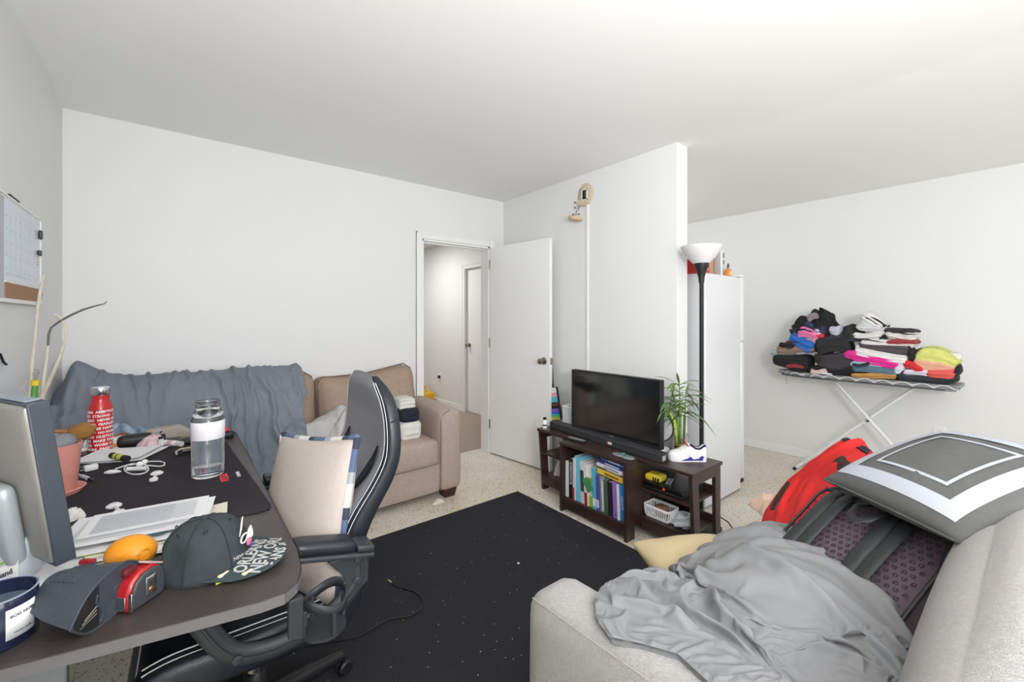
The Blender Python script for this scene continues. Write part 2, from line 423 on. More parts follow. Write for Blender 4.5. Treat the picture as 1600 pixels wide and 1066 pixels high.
struct('wall_rear', join(box(-.6, W1[0], YR - .12, YR, 0, HC), box(W1[1], W2[0], YR - .12, YR, 0, HC), box(W2[1], 4.9, YR - .12, YR, 0, HC),
       box(W1[0], W1[1], YR - .12, YR, 0, .95), box(W1[0], W1[1], YR - .12, YR, 2.25, HC), box(W2[0], W2[1], YR - .12, YR, 0, .95), box(W2[0], W2[1], YR - .12, YR, 2.25, HC)), WALL)
for i, q in enumerate((W1, W2)):
    x0, x1, z0, z1 = q
    fr = join(*[box(a, b, YR - .10, YR - .04, z0, z1) for a, b in ((x0, x0 + .05), ((x0 + x1) / 2 - .025, (x0 + x1) / 2 + .025), (x1 - .05, x1))],
              box(x0, x1, YR - .10, YR - .04, z0, z0 + .05), box(x0, x1, YR - .10, YR - .04, z1 - .05, z1))
    struct('window_%d' % (i + 1), fr, TRIM)
# hallway beyond the doorway
HX = 3.28
struct('wall_hall', join(box(HX, HX + .1, 3.57, 4.55, 0, 2.48), box(HX, HX + .1, 5.16, 8.1, 0, 2.48), box(HX, HX + .1, 4.55, 5.16, 2.035, 2.48)), WALL)
struct('wall_hall', box(1.2, 3.4, 8.0, 8.1, 0, 2.48), WALL)
struct('wall_hall', box(1.2, 1.3, 3.57, 8.0, 0, 2.48), WALL)
cd2 = struct('door_2', box(HX + .035, HX + .07, 4.56, 5.15, .012, 2.03), DOORP, bev=.003)
part('door_knob', join(basis(lathe([(0.001, 0), (.03, 0), (.03, .006), (.012, .01), (.012, .03), (.024, .04), (.028, .052), (.02, .064), (.001, .066)], 20), (HX + .035, 5.09, .955), (0, 1, 0), (0, 0, 1), (-1, 0, 0))), STEEL, cd2)
def casing(name, a0, a1, h, plane, axis, out, wd=.057, th=.016):
    """three-piece door casing; axis 'y': the wall runs along y at x=plane"""
    def b(u0, u1, z0, z1, t=th):
        return box(min(plane, plane + out * t), max(plane, plane + out * t), u0, u1, z0, z1) if axis == 'y' else box(u0, u1, min(plane, plane + out * t), max(plane, plane + out * t), z0, z1)
    root = struct(name, join(b(a0 - wd, a0, 0, h + wd), b(a1, a1 + wd, 0, h + wd), b(a0, a1, h, h + wd)), TRIM, bev=.004)
    part('casing_bead', join(b(a0 - wd, a0 - wd + .012, 0, h + wd, th + .006), b(a1 + wd - .012, a1 + wd, 0, h + wd, th + .006), b(a0 - wd, a1 + wd, h + wd - .012, h + wd, th + .006)), TRIM, root, smooth=False, bev=.002)
    return root
casing('trim_1', 4.56, 5.15, 2.035, HX, 'y', -1)
casing('trim_2', DX0, DX1, DH, YW, 'x', -1)
struct('trim_3', join(box(DX0, DX0 + .018, YW - .004, YW + .124, 0, DH), box(DX1 - .018, DX1, YW - .004, YW + .124, 0, DH), box(DX0, DX1, YW - .004, YW + .124, DH - .018, DH),
       box(DX0 + .018, DX0 + .03, YW + .045, YW + .08, 0, DH - .018), box(DX0, DX1, YW + .045, YW + .08, DH - .03, DH - .018)), TRIM, bev=.002)
def outlet(loc, ex, n, label, name='wall_outlet'):
    t = thing(name, label, 'outlet', loc)
    def B(g): return basis(g, loc, ex, (0, 0, 1), n)
    part('face_plate', B(bx(0, 0, .004, .072, .115, .008)), WHITEP, t, bev=.003)
    for s in (-1, 1):
        p = part('socket', B(T(lathe([(.001, 0), (.017, 0), (.017, .0025), (.001, .0025)], 18), (0, s * .02, .008))), WHITEP, t)
        part('slot', B(join(bx(-.006, s * .02 + .004, .0108, .0022, .008, .001), bx(.006, s * .02 + .004, .0108, .0022, .008, .001), T(lathe([(.001, 0), (.0025, 0), (.0025, .001), (.001, .001)], 8), (0, s * .02 - .007, .0103)))), BLACKP, p)
    return t
outlet((XR, .515, .43), (0, -1, 0), (-1, 0, 0), 'white double wall outlet low on the right wall beyond the striped cushion')
o2 = outlet((HX, 5.87, .435), (0, -1, 0), (-1, 0, 0), 'wall outlet with a dark plug in it seen through the doorway')
part('plug', box(HX - .04, HX - .009, 5.845, 5.885, .405, .45), BLACKP, o2, bev=.005)
struct('baseboard_right', box(XR - .014, XR, -2.0, YW, 0, .085), TRIM, bev=.004)
struct('baseboard_partition', box(XP0 - .012, XP0, YP, YW, 0, .085), TRIM, bev=.004)
struct('baseboard_hall', join(box(HX - .012, HX, 5.21, 8.0, 0, .08), box(HX - .012, HX, 3.57, 4.5, 0, .08)), TRIM, bev=.004)
# open door leaf
hx, hy = 2.472, 3.43; tx, ty = 2.556, 2.667
dl = math.hypot(tx - hx, ty - hy); ex = np.array([(tx - hx) / dl, (ty - hy) / dl, 0]); en = np.array([-ex[1], ex[0], 0])   # en points to +x (back of leaf)
if en[0] < 0: en = -en
d1 = struct('door_1', basis(box(0, dl, 0, .035, .012, 2.035), (hx, hy, 0), ex, en, (0, 0, 1)), DOORP, bev=.002)
kn = lathe([(.001, 0), (.032, 0), (.032, .004), (.026, .009), (.012, .012), (.012, .028), (.022, .036), (.027, .048), (.024, .06), (.012, .066), (.001, .067)], 24)
part('door_knob', basis(kn, np.array([hx, hy, .965]) + ex * (dl - .065), ex, (0, 0, 1), -en), STEEL, d1)
part('door_knob', basis(kn, np.array([hx, hy, .965]) + ex * (dl - .065) + en * .035, ex, (0, 0, 1), en), STEEL, d1)
part('latch_plate', basis(box(dl - .0005, dl + .0015, .006, .029, .935, .995), (hx, hy, 0), ex, en, (0, 0, 1)), STEEL, d1, smooth=False)
for z in (.25, 1.05, 1.82):
    part('hinge', basis(join(T(lathe([(.001, 0), (.006, 0), (.006, .09), (.001, .09)], 10), (0, -.004, z))), (hx, hy, 0), ex, en, (0, 0, 1)), STEEL, d1)
RUGM = rugmat()
obj('area_rug', box(.06, 2.085, .1, 2.53, .0005, .012), RUGM, 'black low-pile rug flecked with lint, in front of the media stand', 'rug', smooth=False, bev=.004)

# ------------------------------------------------------------------ far sofa
SOF = mat('taupe_upholstery', (196, 178, 166), .92, bump=(220, .5, 'weave'), var=(40, .5), c2=(178, 160, 147))
SOF2 = mat('taupe_back_fabric', (178, 156, 138), .92, bump=(220, .5, 'weave'), var=(40, .5), c2=(162, 140, 122))
PIPE = mat('taupe_piping', (120, 100, 88), .9)
LEGM = mat('dark_stained_leg', (62, 34, 24), .35, bump=(20, .1, 'wood'))
sofa = thing('sofa', 'long taupe sofa along the white wall with a slate throw over its left half', 'sofa', (.63, 3.1, 0))
def sarm(x0, x1, y0, y1, zf, zr, zb, r=.05):
    g = rbox(x0, x1, y0, y1, zb, zf, r, 10)
    v = g[0]; k = np.clip((v[:, 2] - zb) / (zf - zb), 0, 1); v[:, 2] += k * (zr) * (np.abs(v[:, 1] - max(y0, y1)) / abs(y1 - y0) if y0 > y1 else (v[:, 1] - y0) / (y1 - y0))
    return (v, g[1])
part('base', rbox(-.27, 1.56, 2.79, 3.40, .055, .27, .02, 6), SOF, sofa)
for x0, x1 in ((1.545, 1.735), (-.462, -.27)):
    a = part('arm', sarm(x0, x1, 2.755, 3.42, .655, .02, .055, .055), SOF, sofa)
    part('piping', tube([(x0 + .012, 2.775, .07), (x0 + .012, 2.775, .57), (x0 + .03, 2.772, .63), (x0 + .08, 2.772, .655)], .004, 6), PIPE, a)
part('back', rbox(-.30, 1.57, 3.27, 3.435, .06, .86, .06, 8), SOF2, sofa)
for i, (x0, x1) in enumerate(((.80, 1.545), (.27, .80), (-.27, .27))):
    part('seat_cushion', rbox(x0 + .003, x1 - .003, 2.765, 3.25, .262, .445, .03, 10, (0, .012, .022)), SOF, sofa)
def backc(x0, x1, peak):
    g = rbox(x0, x1, 3.05, 3.29, .44, .93, .09, 14, (0, .035, .0)); v = g[0]
    t = np.clip((v[:, 2] - .44) / .49, 0, 1); v[:, 1] += .09 * (t - .3) * 1.0
    u = (v[:, 0] - x0) / (x1 - x0) * 2 - 1
    v[:, 2] += t ** 3 * (.035 * np.abs(u) ** 3 + peak * u - .012 * (1 - u * u)) + .004 * wob(v, 14, 3)
    v[:, 1] += .006 * wob(v, 18, 5)
    return (v, g[1])
for x0, x1, pk in ((.79, 1.52, .028), (.14, .785, .022), (-.28, .14, .0)):
    c = part('back_cushion', backc(x0, x1, pk), SOF2, sofa)
    part('piping', tube([(x0 + .012, 3.10, .60), (x0 + .010, 3.13, .80), (x0 + .02, 3.17, .90), (x0 + .05, 3.19, .945 - pk), ((x0 + x1) / 2, 3.20, .925), (x1 - .07, 3.19, .945 + pk * 1.2), (x1 - .022, 3.17, .915 + pk), (x1 - .012, 3.12, .75), (x1 - .012, 3.09, .55)], .005, 6), PIPE, c)
for x, y in ((1.64, 2.83), (-.38, 2.83), (1.64, 3.36), (-.38, 3.36)):
    part('leg', G([(x + sx * (.055 if z else .04), y + sy * (.055 if z else .04), .075 * z) for z in (0, 1) for sx, sy in ((-1, -1), (1, -1), (1, 1), (-1, 1))], [(3, 2, 1, 0), (4, 5, 6, 7), (0, 1, 5, 4), (1, 2, 6, 5), (2, 3, 7, 6), (3, 0, 4, 7)]), LEGM, sofa, smooth=False)

# slate throw over the sofa
SLATE = mat('slate_jersey', (126, 132, 143), .9, bump=(500, .12), var=(3, .4), c2=(112, 118, 128))
def throw():
    prof = np.array([(3.442, .72), (3.44, .94), (3.40, .985), (3.31, .995), (3.20, .985), (3.085, .935), (3.00, .80), (2.955, .63), (2.925, .525), (2.87, .487), (2.80, .475), (2.745, .455), (2.728, .40), (2.728, .31)])
    seg = np.r_[0, np.cumsum(np.hypot(*np.diff(prof, axis=0).T))]; Ls = seg[-1]
    ns, nx = 90, 240
    S = np.linspace(0, 1, ns)
    Y0 = np.interp(S * Ls, seg, prof[:, 0]); Z0 = np.interp(S * Ls, seg, prof[:, 1])
    k = np.ones(5) / 5
    Y0[3:-3] = np.convolve(Y0, k, 'same')[3:-3]; Z0[3:-3] = np.convolve(Z0, k, 'same')[3:-3]
    ty = np.gradient(Y0); tz = np.gradient(Z0); l = np.hypot(ty, tz); ny, nz = tz / l, -ty / l   # outward: towards -y / up
    sg = np.sign(nz[30]) ; ny, nz = ny * sg, nz * sg
    xr = np.interp(S, [0, .15, .3, .5, .62, .75, .85, 1], [.60, .66, .70, .70, .66, .70, .62, .52])
    V = np.zeros((ns, nx, 3)); r = np.random.default_rng(11)
    u = np.linspace(0, 1, nx)
    X = -.462 + (xr[:, None] + .462) * u[None, :]
    Sg = np.repeat(S[:, None], nx, 1)
    D = np.full(X.shape, .012)
    for i in range(16):     # long gathers running down the back
        x0 = -.42 + 1.0 * i / 16 + r.uniform(-.03, .03); sl = r.uniform(-.05, .30); wd = r.uniform(.006, .02); h = r.uniform(.006, .02); s0, s1 = r.uniform(.05, .25), r.uniform(.5, .95)
        c = x0 + sl * (Sg - .2) + .02 * np.sin(6 * Sg + i)
        D += h * np.exp(-((X - c) / wd) ** 2) * np.clip((Sg - s0) * 9, 0, 1) * np.clip((s1 - Sg) * 6, 0, 1)
    P2 = np.stack([X, Sg * 1.2], -1)
    fl = [([(.30, .40), (.42, .48), (.50, .60), (.50, .78), (.55, .92)], .016, .034), ([(.34, .36), (.52, .42), (.64, .52), (.66, .66)], .014, .026), ([(.52, .62), (.60, .58), (.66, .60)], .012, .022),
          ([(.53, .80), (.60, .74), (.68, .76)], .014, .024), ([(.40, .50), (.44, .66), (.42, .84), (.44, 1.0)], .012, .02), ([(.34, .46), (.36, .64), (.36, .86), (.38, 1.0)], .012, .018), ([(.52, .90), (.60, .86), (.66, .90)], .012, .02),
          ([(.50, .98), (.58, .94), (.64, .98)], .012, .02), ([(.20, .38), (.25, .56), (.30, .78)], .012, .018), ([(.56, .44), (.62, .50), (.69, .50)], .012, .016), ([(-.40, .34), (-.34, .5), (-.38, .8)], .03, .03), ([(.10, .36), (.02, .44), (-.02, .60)], .01, .014), ([(.26, .40), (.16, .42), (.06, .5)], .01, .012)]
    D += folds(P2[..., 0], P2[..., 1], fl)
    D += .006 * wob(P2, 14, 2) + .014 * crease(P2, 9, 31, 6) * np.clip((Sg - .12) * 8, 0, 1) * np.clip((X + .1) * 3, .25, 1) + .007 * crease(P2, 22, 37, 4) * np.clip((X - .3) * 4, .1, 1)
    lump = np.exp(-((X + .37) / .07) ** 2) * np.exp(-((Sg - .28) / .16) ** 2); D += .05 * lump
    arm = np.clip((-.25 - X) / .05, 0, 1)                       # rides up over the sofa's left arm
    zarm = np.minimum(np.clip(.93 - .26 * (3.42 - Y0), .66, .95), .675 + 1.6 * np.clip(Y0 - 2.90, 0, 1))[:, None]
    V[..., 0] = X + .008 * wob(P2, 30, 9)
    V[..., 1] = np.minimum(Y0[:, None] + ny[:, None] * D, 3.445); V[..., 2] = Z0[:, None] + nz[:, None] * D
    V[..., 2] = np.where((Sg > .3) & (Sg < .86), np.maximum(V[..., 2], arm * (zarm + .03 + D * .6) + (1 - arm) * V[..., 2]), V[..., 2])
    V[..., 2] += np.clip(Sg * 9, 0, 1) * (Sg < .45) * (-.07 * np.clip((-.40 - X) / .06, 0, 1) + .02 * np.exp(-((X + .33) / .09) ** 2))
    return gridv(V)
obj('throw_blanket', throw(), SLATE, 'wrinkled slate-grey throw draped over the left half of the sofa', 'blanket', ang=180, sol=.006)
obj('clothing_tag', join(box(.555, .60, 3.14, 3.146, .935, .947), T(box(-.02, .02, 0, .006, -.006, .006), (.545, 3.125, .93), ry=.5)), WHITEP, 'small white tag lying on the top edge of the slate throw', 'tag', smooth=False)

# crumpled laundry heaps on the sofa
def heap(cx, cy, z0, rx, ry, h, seed, nl=9, top=1.0, rot=0.0, fold_h=.02, n=56, p=2.2):
    r = np.random.default_rng(seed)
    th = np.linspace(0, 2 * PI, n * 2 + 1); rr = np.linspace(0, 1, n)
    R, A = np.meshgrid(rr, th, indexing='ij')
    edge = 1 + .12 * np.sin(3 * A + seed) + .08 * np.sin(5 * A + 2 * seed) + .04 * np.sin(9 * A)
    x = R * np.cos(A) * edge; y = R * np.sin(A) * edge
    z = h * np.clip(1 - R ** p, 0, 1) ** .7
    ls = []
    for _ in range(nl):
        a = r.uniform(0, 2 * PI); b = a + r.uniform(1.5, 4); c = r.uniform(-.6, .6, 2)
        ls.append(([(.9 * math.cos(a), .9 * math.sin(a)), tuple(c), (.9 * math.cos(b), .9 * math.sin(b))], r.uniform(.05, .13), r.uniform(.5, 1.3) * fold_h))
    z = z + folds(x, y, ls) * np.clip((1 - R) * 5, 0, 1) + (fold_h * .35 * wob(np.stack([x, y], -1), 7, seed) + fold_h * .8 * crease(np.stack([x, y], -1), 4, seed + 50, 4)) * np.clip((1 - R) * 5, 0, 1)
    X = x * rx; Y = y * ry; c, s = math.cos(rot), math.sin(rot)
    return gridv(np.stack([cx + X * c - Y * s, cy + X * s + Y * c, z0 + z], -1))
def cloth_heap(cx, cy, z0, rx, ry, h, seed, n=40, grow=.22, bend=.8, frames=16, p=2.2):
    q = np.linspace(-1, 1, n); U, V = np.meshgrid(q, q, indexing='ij')
    x = U * np.sqrt(1 - V * V / 2); y = V * np.sqrt(1 - U * U / 2); R = np.clip(np.hypot(x, y), 0, 1); A = np.arctan2(y, x)
    e = 1 + .12 * np.sin(3 * A + seed) + .08 * np.sin(5 * A + 2 * seed) + .04 * np.sin(9 * A)
    Z = h * np.clip(1 - R ** p, 0, 1) ** .7 * (1 + .18 * wob(np.stack([x, y], -1), 2.5, seed))
    X = cx + x * e * rx; Y = cy + y * e * ry
    under = gridv(np.stack([X, Y, z0 + Z - .012], -1))
    g = gridv(np.stack([X, Y, z0 + Z + np.clip((1 - R) * 6, 0, 1) * .02 * h / .2 * wob(np.stack([x, y], -1), 7, seed + 1)], -1))
    pins = [(i * n + j, 1.0) for i in range(n) for j in range(n) if i in (0, n - 1) or j in (0, n - 1)]
    return cloth_relax(g, pins, under, frames=frames, grow=grow, bend=bend, gravity=.8)
GREYW = mat('pale_grey_sheet', (196, 194, 191), .9, bump=(500, .1), var=(5, .3), c2=(180, 178, 176))
WHITEC = mat('white_cotton', (222, 220, 216), .9, bump=(500, .1), var=(20, .3), c2=(200, 199, 197))
NAVYC = mat('navy_cotton', (34, 38, 50), .9, bump=(400, .1))
BLACKC = mat('black_cotton', (33, 33, 36), .92, bump=(400, .15), var=(12, .5), c2=(48, 48, 52))
obj('bed_sheet', cloth_heap(.93, 3.0, .45, .33, .18, .25, 5, 44), GREYW, 'crumpled pale grey bed sheet heaped on the middle of the sofa seat', 'sheet', ang=180)
obj('rolled_towel', (lambda g: (g[0] + .010 * wob(g[0], 30, 4)[:, None] * np.array([.6, .6, 1]), g[1]))(rbox(1.09, 1.27, 2.95, 3.09, .62, .735, .055, 12)), WHITEC, 'white rolled towel lying on the pale grey sheet', 'towel')
obj('grey_shirt', heap(.78, 2.86, .46, .13, .08, .07, 9, 9, fold_h=.015), mat('charcoal_jersey', (96, 96, 100), .9), 'small heap of dark grey jersey at the front of the sofa behind the throw', 'clothing', ang=180)
def roll(c, ln, r, seed, m, label, name, grp=None, rz=0.0):
    g = rbox(-ln / 2, ln / 2, -r, r, -r * .5, r * .5, r * .26, 12); v = g[0]
    v[:, 2] += .006 * wob(v, 25, seed); k_ = np.clip(-v[:, 1] / r - .3, 0, 1); v[:, 1] += .012 * k_ * np.abs(np.sin(v[:, 2] / r * 9 + seed)); v[:, 0] += .008 * wob(v, 20, seed + 4)
    return obj(name, T(g, c, rz=rz), m, label, 'clothing', grp)
roll((1.375, 2.99, .515), .16, .125, 1, WHITEC, 'white folded towel on the sofa seat against the right arm', 'folded_towel')
roll((1.37, 2.98, .628), .14, .105, 2, NAVYC, 'dark navy folded shirt between two white towels by the sofa arm', 'folded_shirt')
roll((1.36, 2.985, .712), .13, .085, 3, WHITEC, 'white folded towel topmost beside the sofa right arm', 'folded_towel')
DENIM = mat('faded_denim', (92, 118, 146), .9, bump=(350, .2), var=(11, 1.0), c2=(176, 196, 212))
obj('jeans', cloth_heap(-.14, 3.0, .50, .17, .13, .28, 21, 36, p=2.6), DENIM, 'heap of faded blue distressed jeans on the sofa behind the desk', 'jeans', ang=180)
tb = thing('fabric_bag', 'flat taupe fabric bag with a small slit standing on the sofa behind the desk', 'bag', (-.02, 2.87, .48))
part('body', prism([(-.14, .47), (.10, .47), (.10, .70), (.085, .745), (.04, .775), (-.09, .768), (-.125, .74), (-.14, .70)], 2.83, 2.90, 'y'), mat('taupe_canvas', (178, 167, 158), .85), tb, bev=.008)
part('slit', T(box(-.008, .008, -.001, .002, -.003, .003), (-.035, 2.829, .755), ry=-.9), BLACKP, tb, smooth=False)

bq = pz(412, 706, .48)
obj('black_pouch', rbox(bq[0] - .07, bq[0] + .07, bq[1] - .04, bq[1] + .03, .495, .535, .014, 6), BLACKC, 'flat black pouch lying on the slate throw at the front of the sofa', 'pouch')

# ------------------------------------------------------------------ yellow jug in the hall
jg = thing('yellow_jug', 'yellow plastic jug with a loop handle standing in the hallway', 'jug', (3.16, 6.07, .004))
YEL = mat('yellow_plastic', (222, 172, 40), .4)
part('body', rbox(3.05, 3.22, 5.93, 6.23, .004, .19, .03, 8), YEL, jg)
part('neck', T(lathe([(.03, 0), (.03, .05), (.036, .05), (.036, .085), (.001, .085)], 16), (3.13, 6.18, .185)), mat('orange_cap', (206, 120, 30), .4), jg)
part('handle', tube([(3.13, 6.15, .19), (3.13, 6.13, .25), (3.13, 6.05, .26), (3.13, 5.99, .22), (3.13, 5.98, .18)], .014, 8), YEL, jg)
# ------------------------------------------------------------------ media stand
ESP = mat('espresso_laminate', (60, 44, 40), .33, bump=(6, .12, 'wood'), var=(5, .5), c2=(44, 32, 30))
st = thing('media_stand', 'dark espresso open media stand with a projecting middle bay under the television', 'stand', (2.4, 1.84, 0))
SX, SX1, SY0, SY1, B0, B1, BX, TZ = 2.235, 2.585, 1.205, 2.475, 1.553, 2.112, 2.115, .48
part('top', box(SX, SX1, SY0, SY1, TZ - .02, TZ), ESP, st, smooth=False, bev=.002)
part('bay_top', box(BX, SX - .001, B0, B1, TZ - .02, TZ), ESP, st, smooth=False, bev=.002)
part('bay_side', box(BX + .004, SX1 - .02, B0, B0 + .02, .075, TZ - .021), ESP, st, smooth=False, bev=.002)
part('bay_side', box(BX + .004, SX1 - .02, B1 - .02, B1, .075, TZ - .021), ESP, st, smooth=False, bev=.002)
part('bay_shelf', box(BX + .01, SX1 - .02, B0 + .021, B1 - .021, .085, .10), ESP, st, smooth=False, bev=.002)
part('bay_apron', box(BX + .012, BX + .03, B0 + .021, B1 - .021, .03, .084), ESP, st, smooth=False, bev=.002)
for y in (B0, B1 - .02):
    for x0, x1 in ((BX + .004, BX + .085), (SX1 - .10, SX1 - .02)):
        part('leg', box(x0, x1, y, y + .02, .0, .0745), ESP, st, smooth=False, bev=.002)
for y0, y1, ya in ((SY0 + .03, B0, SY0 + .008), (B1, SY1 - .03, SY1 - .028)):
    for z in (.30, .125):
        part('shelf', box(SX + .02, SX1 - .035, y0, y1, z - .016, z), ESP, st, smooth=False, bev=.002)
    part('apron', box(SX + .03, SX + .046, y0, y1, .05, .108), ESP, st, smooth=False, bev=.002)
    part('apron', box(SX1 - .06, SX1 - .045, y0, y1, .125, .165), ESP, st, smooth=False, bev=.002)
    part('apron', box(SX1 - .06, SX1 - .045, y0, y1, .30, .34), ESP, st, smooth=False, bev=.002)
    def leg(xt, xb, wt, wb):
        return prism([(xb, 0), (xb + wb, 0), (xt + wt, TZ - .02), (xt, TZ - .02)], ya, ya + .022, 'y')
    part('leg', leg(SX + .008, SX + .045, .07, .062), ESP, st, smooth=False, bev=.002)
    part('leg', leg(SX1 - .075, SX1 - .068, .066, .058), ESP, st, smooth=False, bev=.002)
    part('end_rail', box(SX + .078, SX1 - .076, ya, ya + .02, TZ - .075, TZ - .021), ESP, st, smooth=False, bev=.002)

# television
tv = thing('television', 'black flat-screen television on the media stand', 'television', (2.37, 1.85, TZ))
GLOSS = mat('tv_glass', (16, 17, 19), .10, ior=1.9)
part('housing', box(2.36, 2.40, 1.478, 2.222, .522, .955), BLACKP, tv, bev=.004)
part('screen', box(2.3585, 2.3605, 1.490, 2.210, .542, .945), GLOSS, tv, smooth=False)
part('bezel', join(box(2.356, 2.362, 1.478, 2.222, .522, .540), box(2.356, 2.362, 1.478, 1.488, .54, .955), box(2.356, 2.362, 2.212, 2.222, .54, .955), box(2.356, 2.362, 1.488, 2.212, .947, .955)), BLACKP, tv, bev=.001)
part('emblem', box(2.3545, 2.3562, 1.835, 1.868, .527, .533), WHITEP, tv, smooth=False)
for y in (1.60, 2.10):
    part('foot', join(prism([(2.32, TZ), (2.46, TZ), (2.44, TZ + .008), (2.39, .53), (2.37, .53), (2.34, TZ + .008)], y - .012, y + .012, 'y')), BLACKP, tv, bev=.003)
# soundbar
sb = thing('soundbar', 'long black soundbar lying in front of the television', 'speaker', (2.30, 1.93, TZ))
SBY0, SBY1 = 1.425, 2.425
def sbx(y): return 2.262 + (y - 1.43) * .06
def sbar(x0, x1, z0, z1): return G([(sbx(y) + x, y, z) for z in (z0, z1) for y in (SBY0, SBY1) for x in (x0, x1)], [(0, 2, 3, 1), (4, 5, 7, 6), (0, 1, 5, 4), (2, 6, 7, 3), (0, 4, 6, 2), (1, 3, 7, 5)])
part('body', sbar(0, .075, TZ, TZ + .052), mat('speaker_mesh', (50, 51, 54), .6, bump=(900, .5)), sb, bev=.006)
part('end_panel', join(box(sbx(SBY0) + .002, sbx(SBY0) + .073, SBY0 - .012, SBY0 - .0005, TZ, TZ + .05)), DARKP, sb, bev=.003)
part('port', box(sbx(SBY0) + .012, sbx(SBY0) + .045, SBY0 - .0135, SBY0 - .0115, TZ + .012, TZ + .04), mat('grey_label', (170, 168, 166), .5), sb, smooth=False)
part('badge', join(box(sbx(1.80) - .0012, sbx(1.80) + .004, 1.79, 1.835, TZ + .016, TZ + .036)), mat('badge_red', (150, 60, 62), .4), sb, smooth=False)
part('badge', join(box(sbx(1.80) - .0016, sbx(1.80) + .004, 1.79, 1.822, TZ + .018, TZ + .034)), mat('badge_white', (214, 206, 204), .4), sb, smooth=False)
# clear glasses lying between soundbar and tv
eg = thing('eyeglasses', 'pair of pale wire eyeglasses lying between the soundbar and the screen', 'glasses', (2.335, 1.90, TZ + .0525))
def ring(c, a, b, r=.0014, n=20, ax='y'):
    return tube([(c[0], c[1] + a * math.cos(2 * PI * k / n), c[2] + b * math.sin(2 * PI * k / n)) for k in range(n)], r, 6, closed=True)
eg.location = (2.345, 1.90, TZ)
SILW = mat('pale_wire', (190, 192, 196), .3, .6)
part('lens_rim', ring((2.348, 1.93, TZ + .024), .026, .021, .002), SILW, eg); part('lens_rim', ring((2.346, 1.87, TZ + .024), .026, .021, .002), SILW, eg)
part('bridge', tube([(2.347, 1.906, TZ + .03), (2.346, 1.90, TZ + .033), (2.346, 1.894, TZ + .03)], .002, 6), SILW, eg)
for y, s in ((1.957, .02), (1.843, -.02)):
    part('temple', tube([(2.348, y, TZ + .03), (2.353, y - s * .4, TZ + .036), (2.354, y - s * 2.6, TZ + .005)], .0018, 6), SILW, eg)
# things on the stand
bt = thing('pill_bottle', 'small white bottle with a black cap at the left end of the media stand', 'bottle', (2.285, 2.44, TZ))
part('body', lathe([(.001, 0), (.017, 0), (.018, .003), (.018, .055), (.012, .063), (.012, .066)], 20, (2.285, 2.44, TZ)), WHITEP, bt)
part('cap', lathe([(.001, .066), (.0125, .066), (.0125, .084), (.001, .085)], 16, (2.285, 2.44, TZ)), BLACKP, bt)
part('label', open_lathe([(.0183, .02), (.0183, .03)], 20, (2.285, 2.44, TZ)), DARKP, bt)
rm = thing('remote_control', 'slim black remote control lying on the middle of the media stand', 'remote', (2.215, 2.04, TZ))
def remote(root, M_, L=.16, W=.042, H=.016, rows=8):
    part('body', M_(rbox(-L / 2, L / 2, -W / 2, W / 2, 0, H, .006, 6)), BLACKP, root)
    gb = [bx(-L * .38 + i * L * .76 / (rows - 1), -W * .26 + j * W * .26, H + .0008, L * .05, W * .15, .002) for i in range(rows) for j in range(3)]
    part('buttons', M_(join(*gb)), mat('grey_buttons', (175, 178, 182), .5), root, smooth=False)
remote(rm, lambda g: T(g, (2.215, 2.04, TZ), rz=1.65))
gd = thing('game_gadget', 'flat grey gadget with two glowing-teal arcs on the front edge of the stand', 'gadget', (2.185, 1.625, TZ))
for y in (1.66, 1.59):
    lb = part('lobe', T(lathe([(.001, 0), (.03, 0), (.036, .006), (.03, .013), (.001, .016)], 24), (2.185, y, TZ), s=(.8, 1.25, 1)), mat('grey_translucent', (120, 128, 134), .25), gd)
    sgn = 1 if y > 1.62 else -1
    part('teal_arc', tube([(2.185 + .026 * math.cos(a), 1.625 + sgn * (.03 - .028 * math.cos(a * .9)) * .9 + sgn * .004, TZ + .0165) for a in np.linspace(-1.2, 1.2, 9)], .0035, 6), mat('teal_mark', (60, 205, 180), .4), lb)
part('bridge', box(2.178, 2.192, 1.612, 1.638, TZ, TZ + .008), BLACKP, gd, bev=.002)
# sneaker
sh = thing('sneaker', 'white low-top basketball sneaker with a blue sole panel on the right end of the stand', 'shoe', (2.44, 1.32, TZ))
a0 = pz(1047, 722, TZ); a1 = pz(1107, 724, TZ)
exs = (a1 - a0); SL = np.linalg.norm(exs[:2]); exs = exs / np.linalg.norm(exs); eys = np.array([-exs[1], exs[0], 0])
os_ = a0 + eys * .045
def SHB(g): return basis(g, os_, exs, eys, (0, 0, 1))
prof_x = np.array([0, .03, .10, .25, .42, .52, .60, .70, .82, .92, .97, 1.0])
top_z = np.array([.028, .046, .058, .066, .090, .108, .100, .082, .080, .098, .098, .070])
half_w = np.array([.010, .028, .040, .046, .043, .038, .036, .034, .033, .033, .030, .016])
def shoe_body(k, j):
    x = k; tz = np.interp(x, prof_x, top_z); hw = np.interp(x, prof_x, half_w); a = PI * j
    y = -hw * math.cos(a) * (1 if math.sin(a) < .75 else .92); z = .026 + (tz - .026) * math.sin(a) ** .8
    return (x * SL, y, z)
part('upper', SHB(grid(shoe_body, 34, 19)), mat('white_leather', (232, 231, 230), .45, bump=(60, .1)), sh, ang=180)
outl_ = [(x * SL, -np.interp(x, prof_x, half_w) - .003) for x in np.linspace(0, 1, 24)] + [(x * SL, np.interp(x, prof_x, half_w) + .003) for x in np.linspace(1, 0, 24)]
part('sole', SHB(prism(outl_, 0, .026)), WHITEP, sh, bev=.003)
SBLU = mat('shoe_blue', (52, 58, 150), .5)
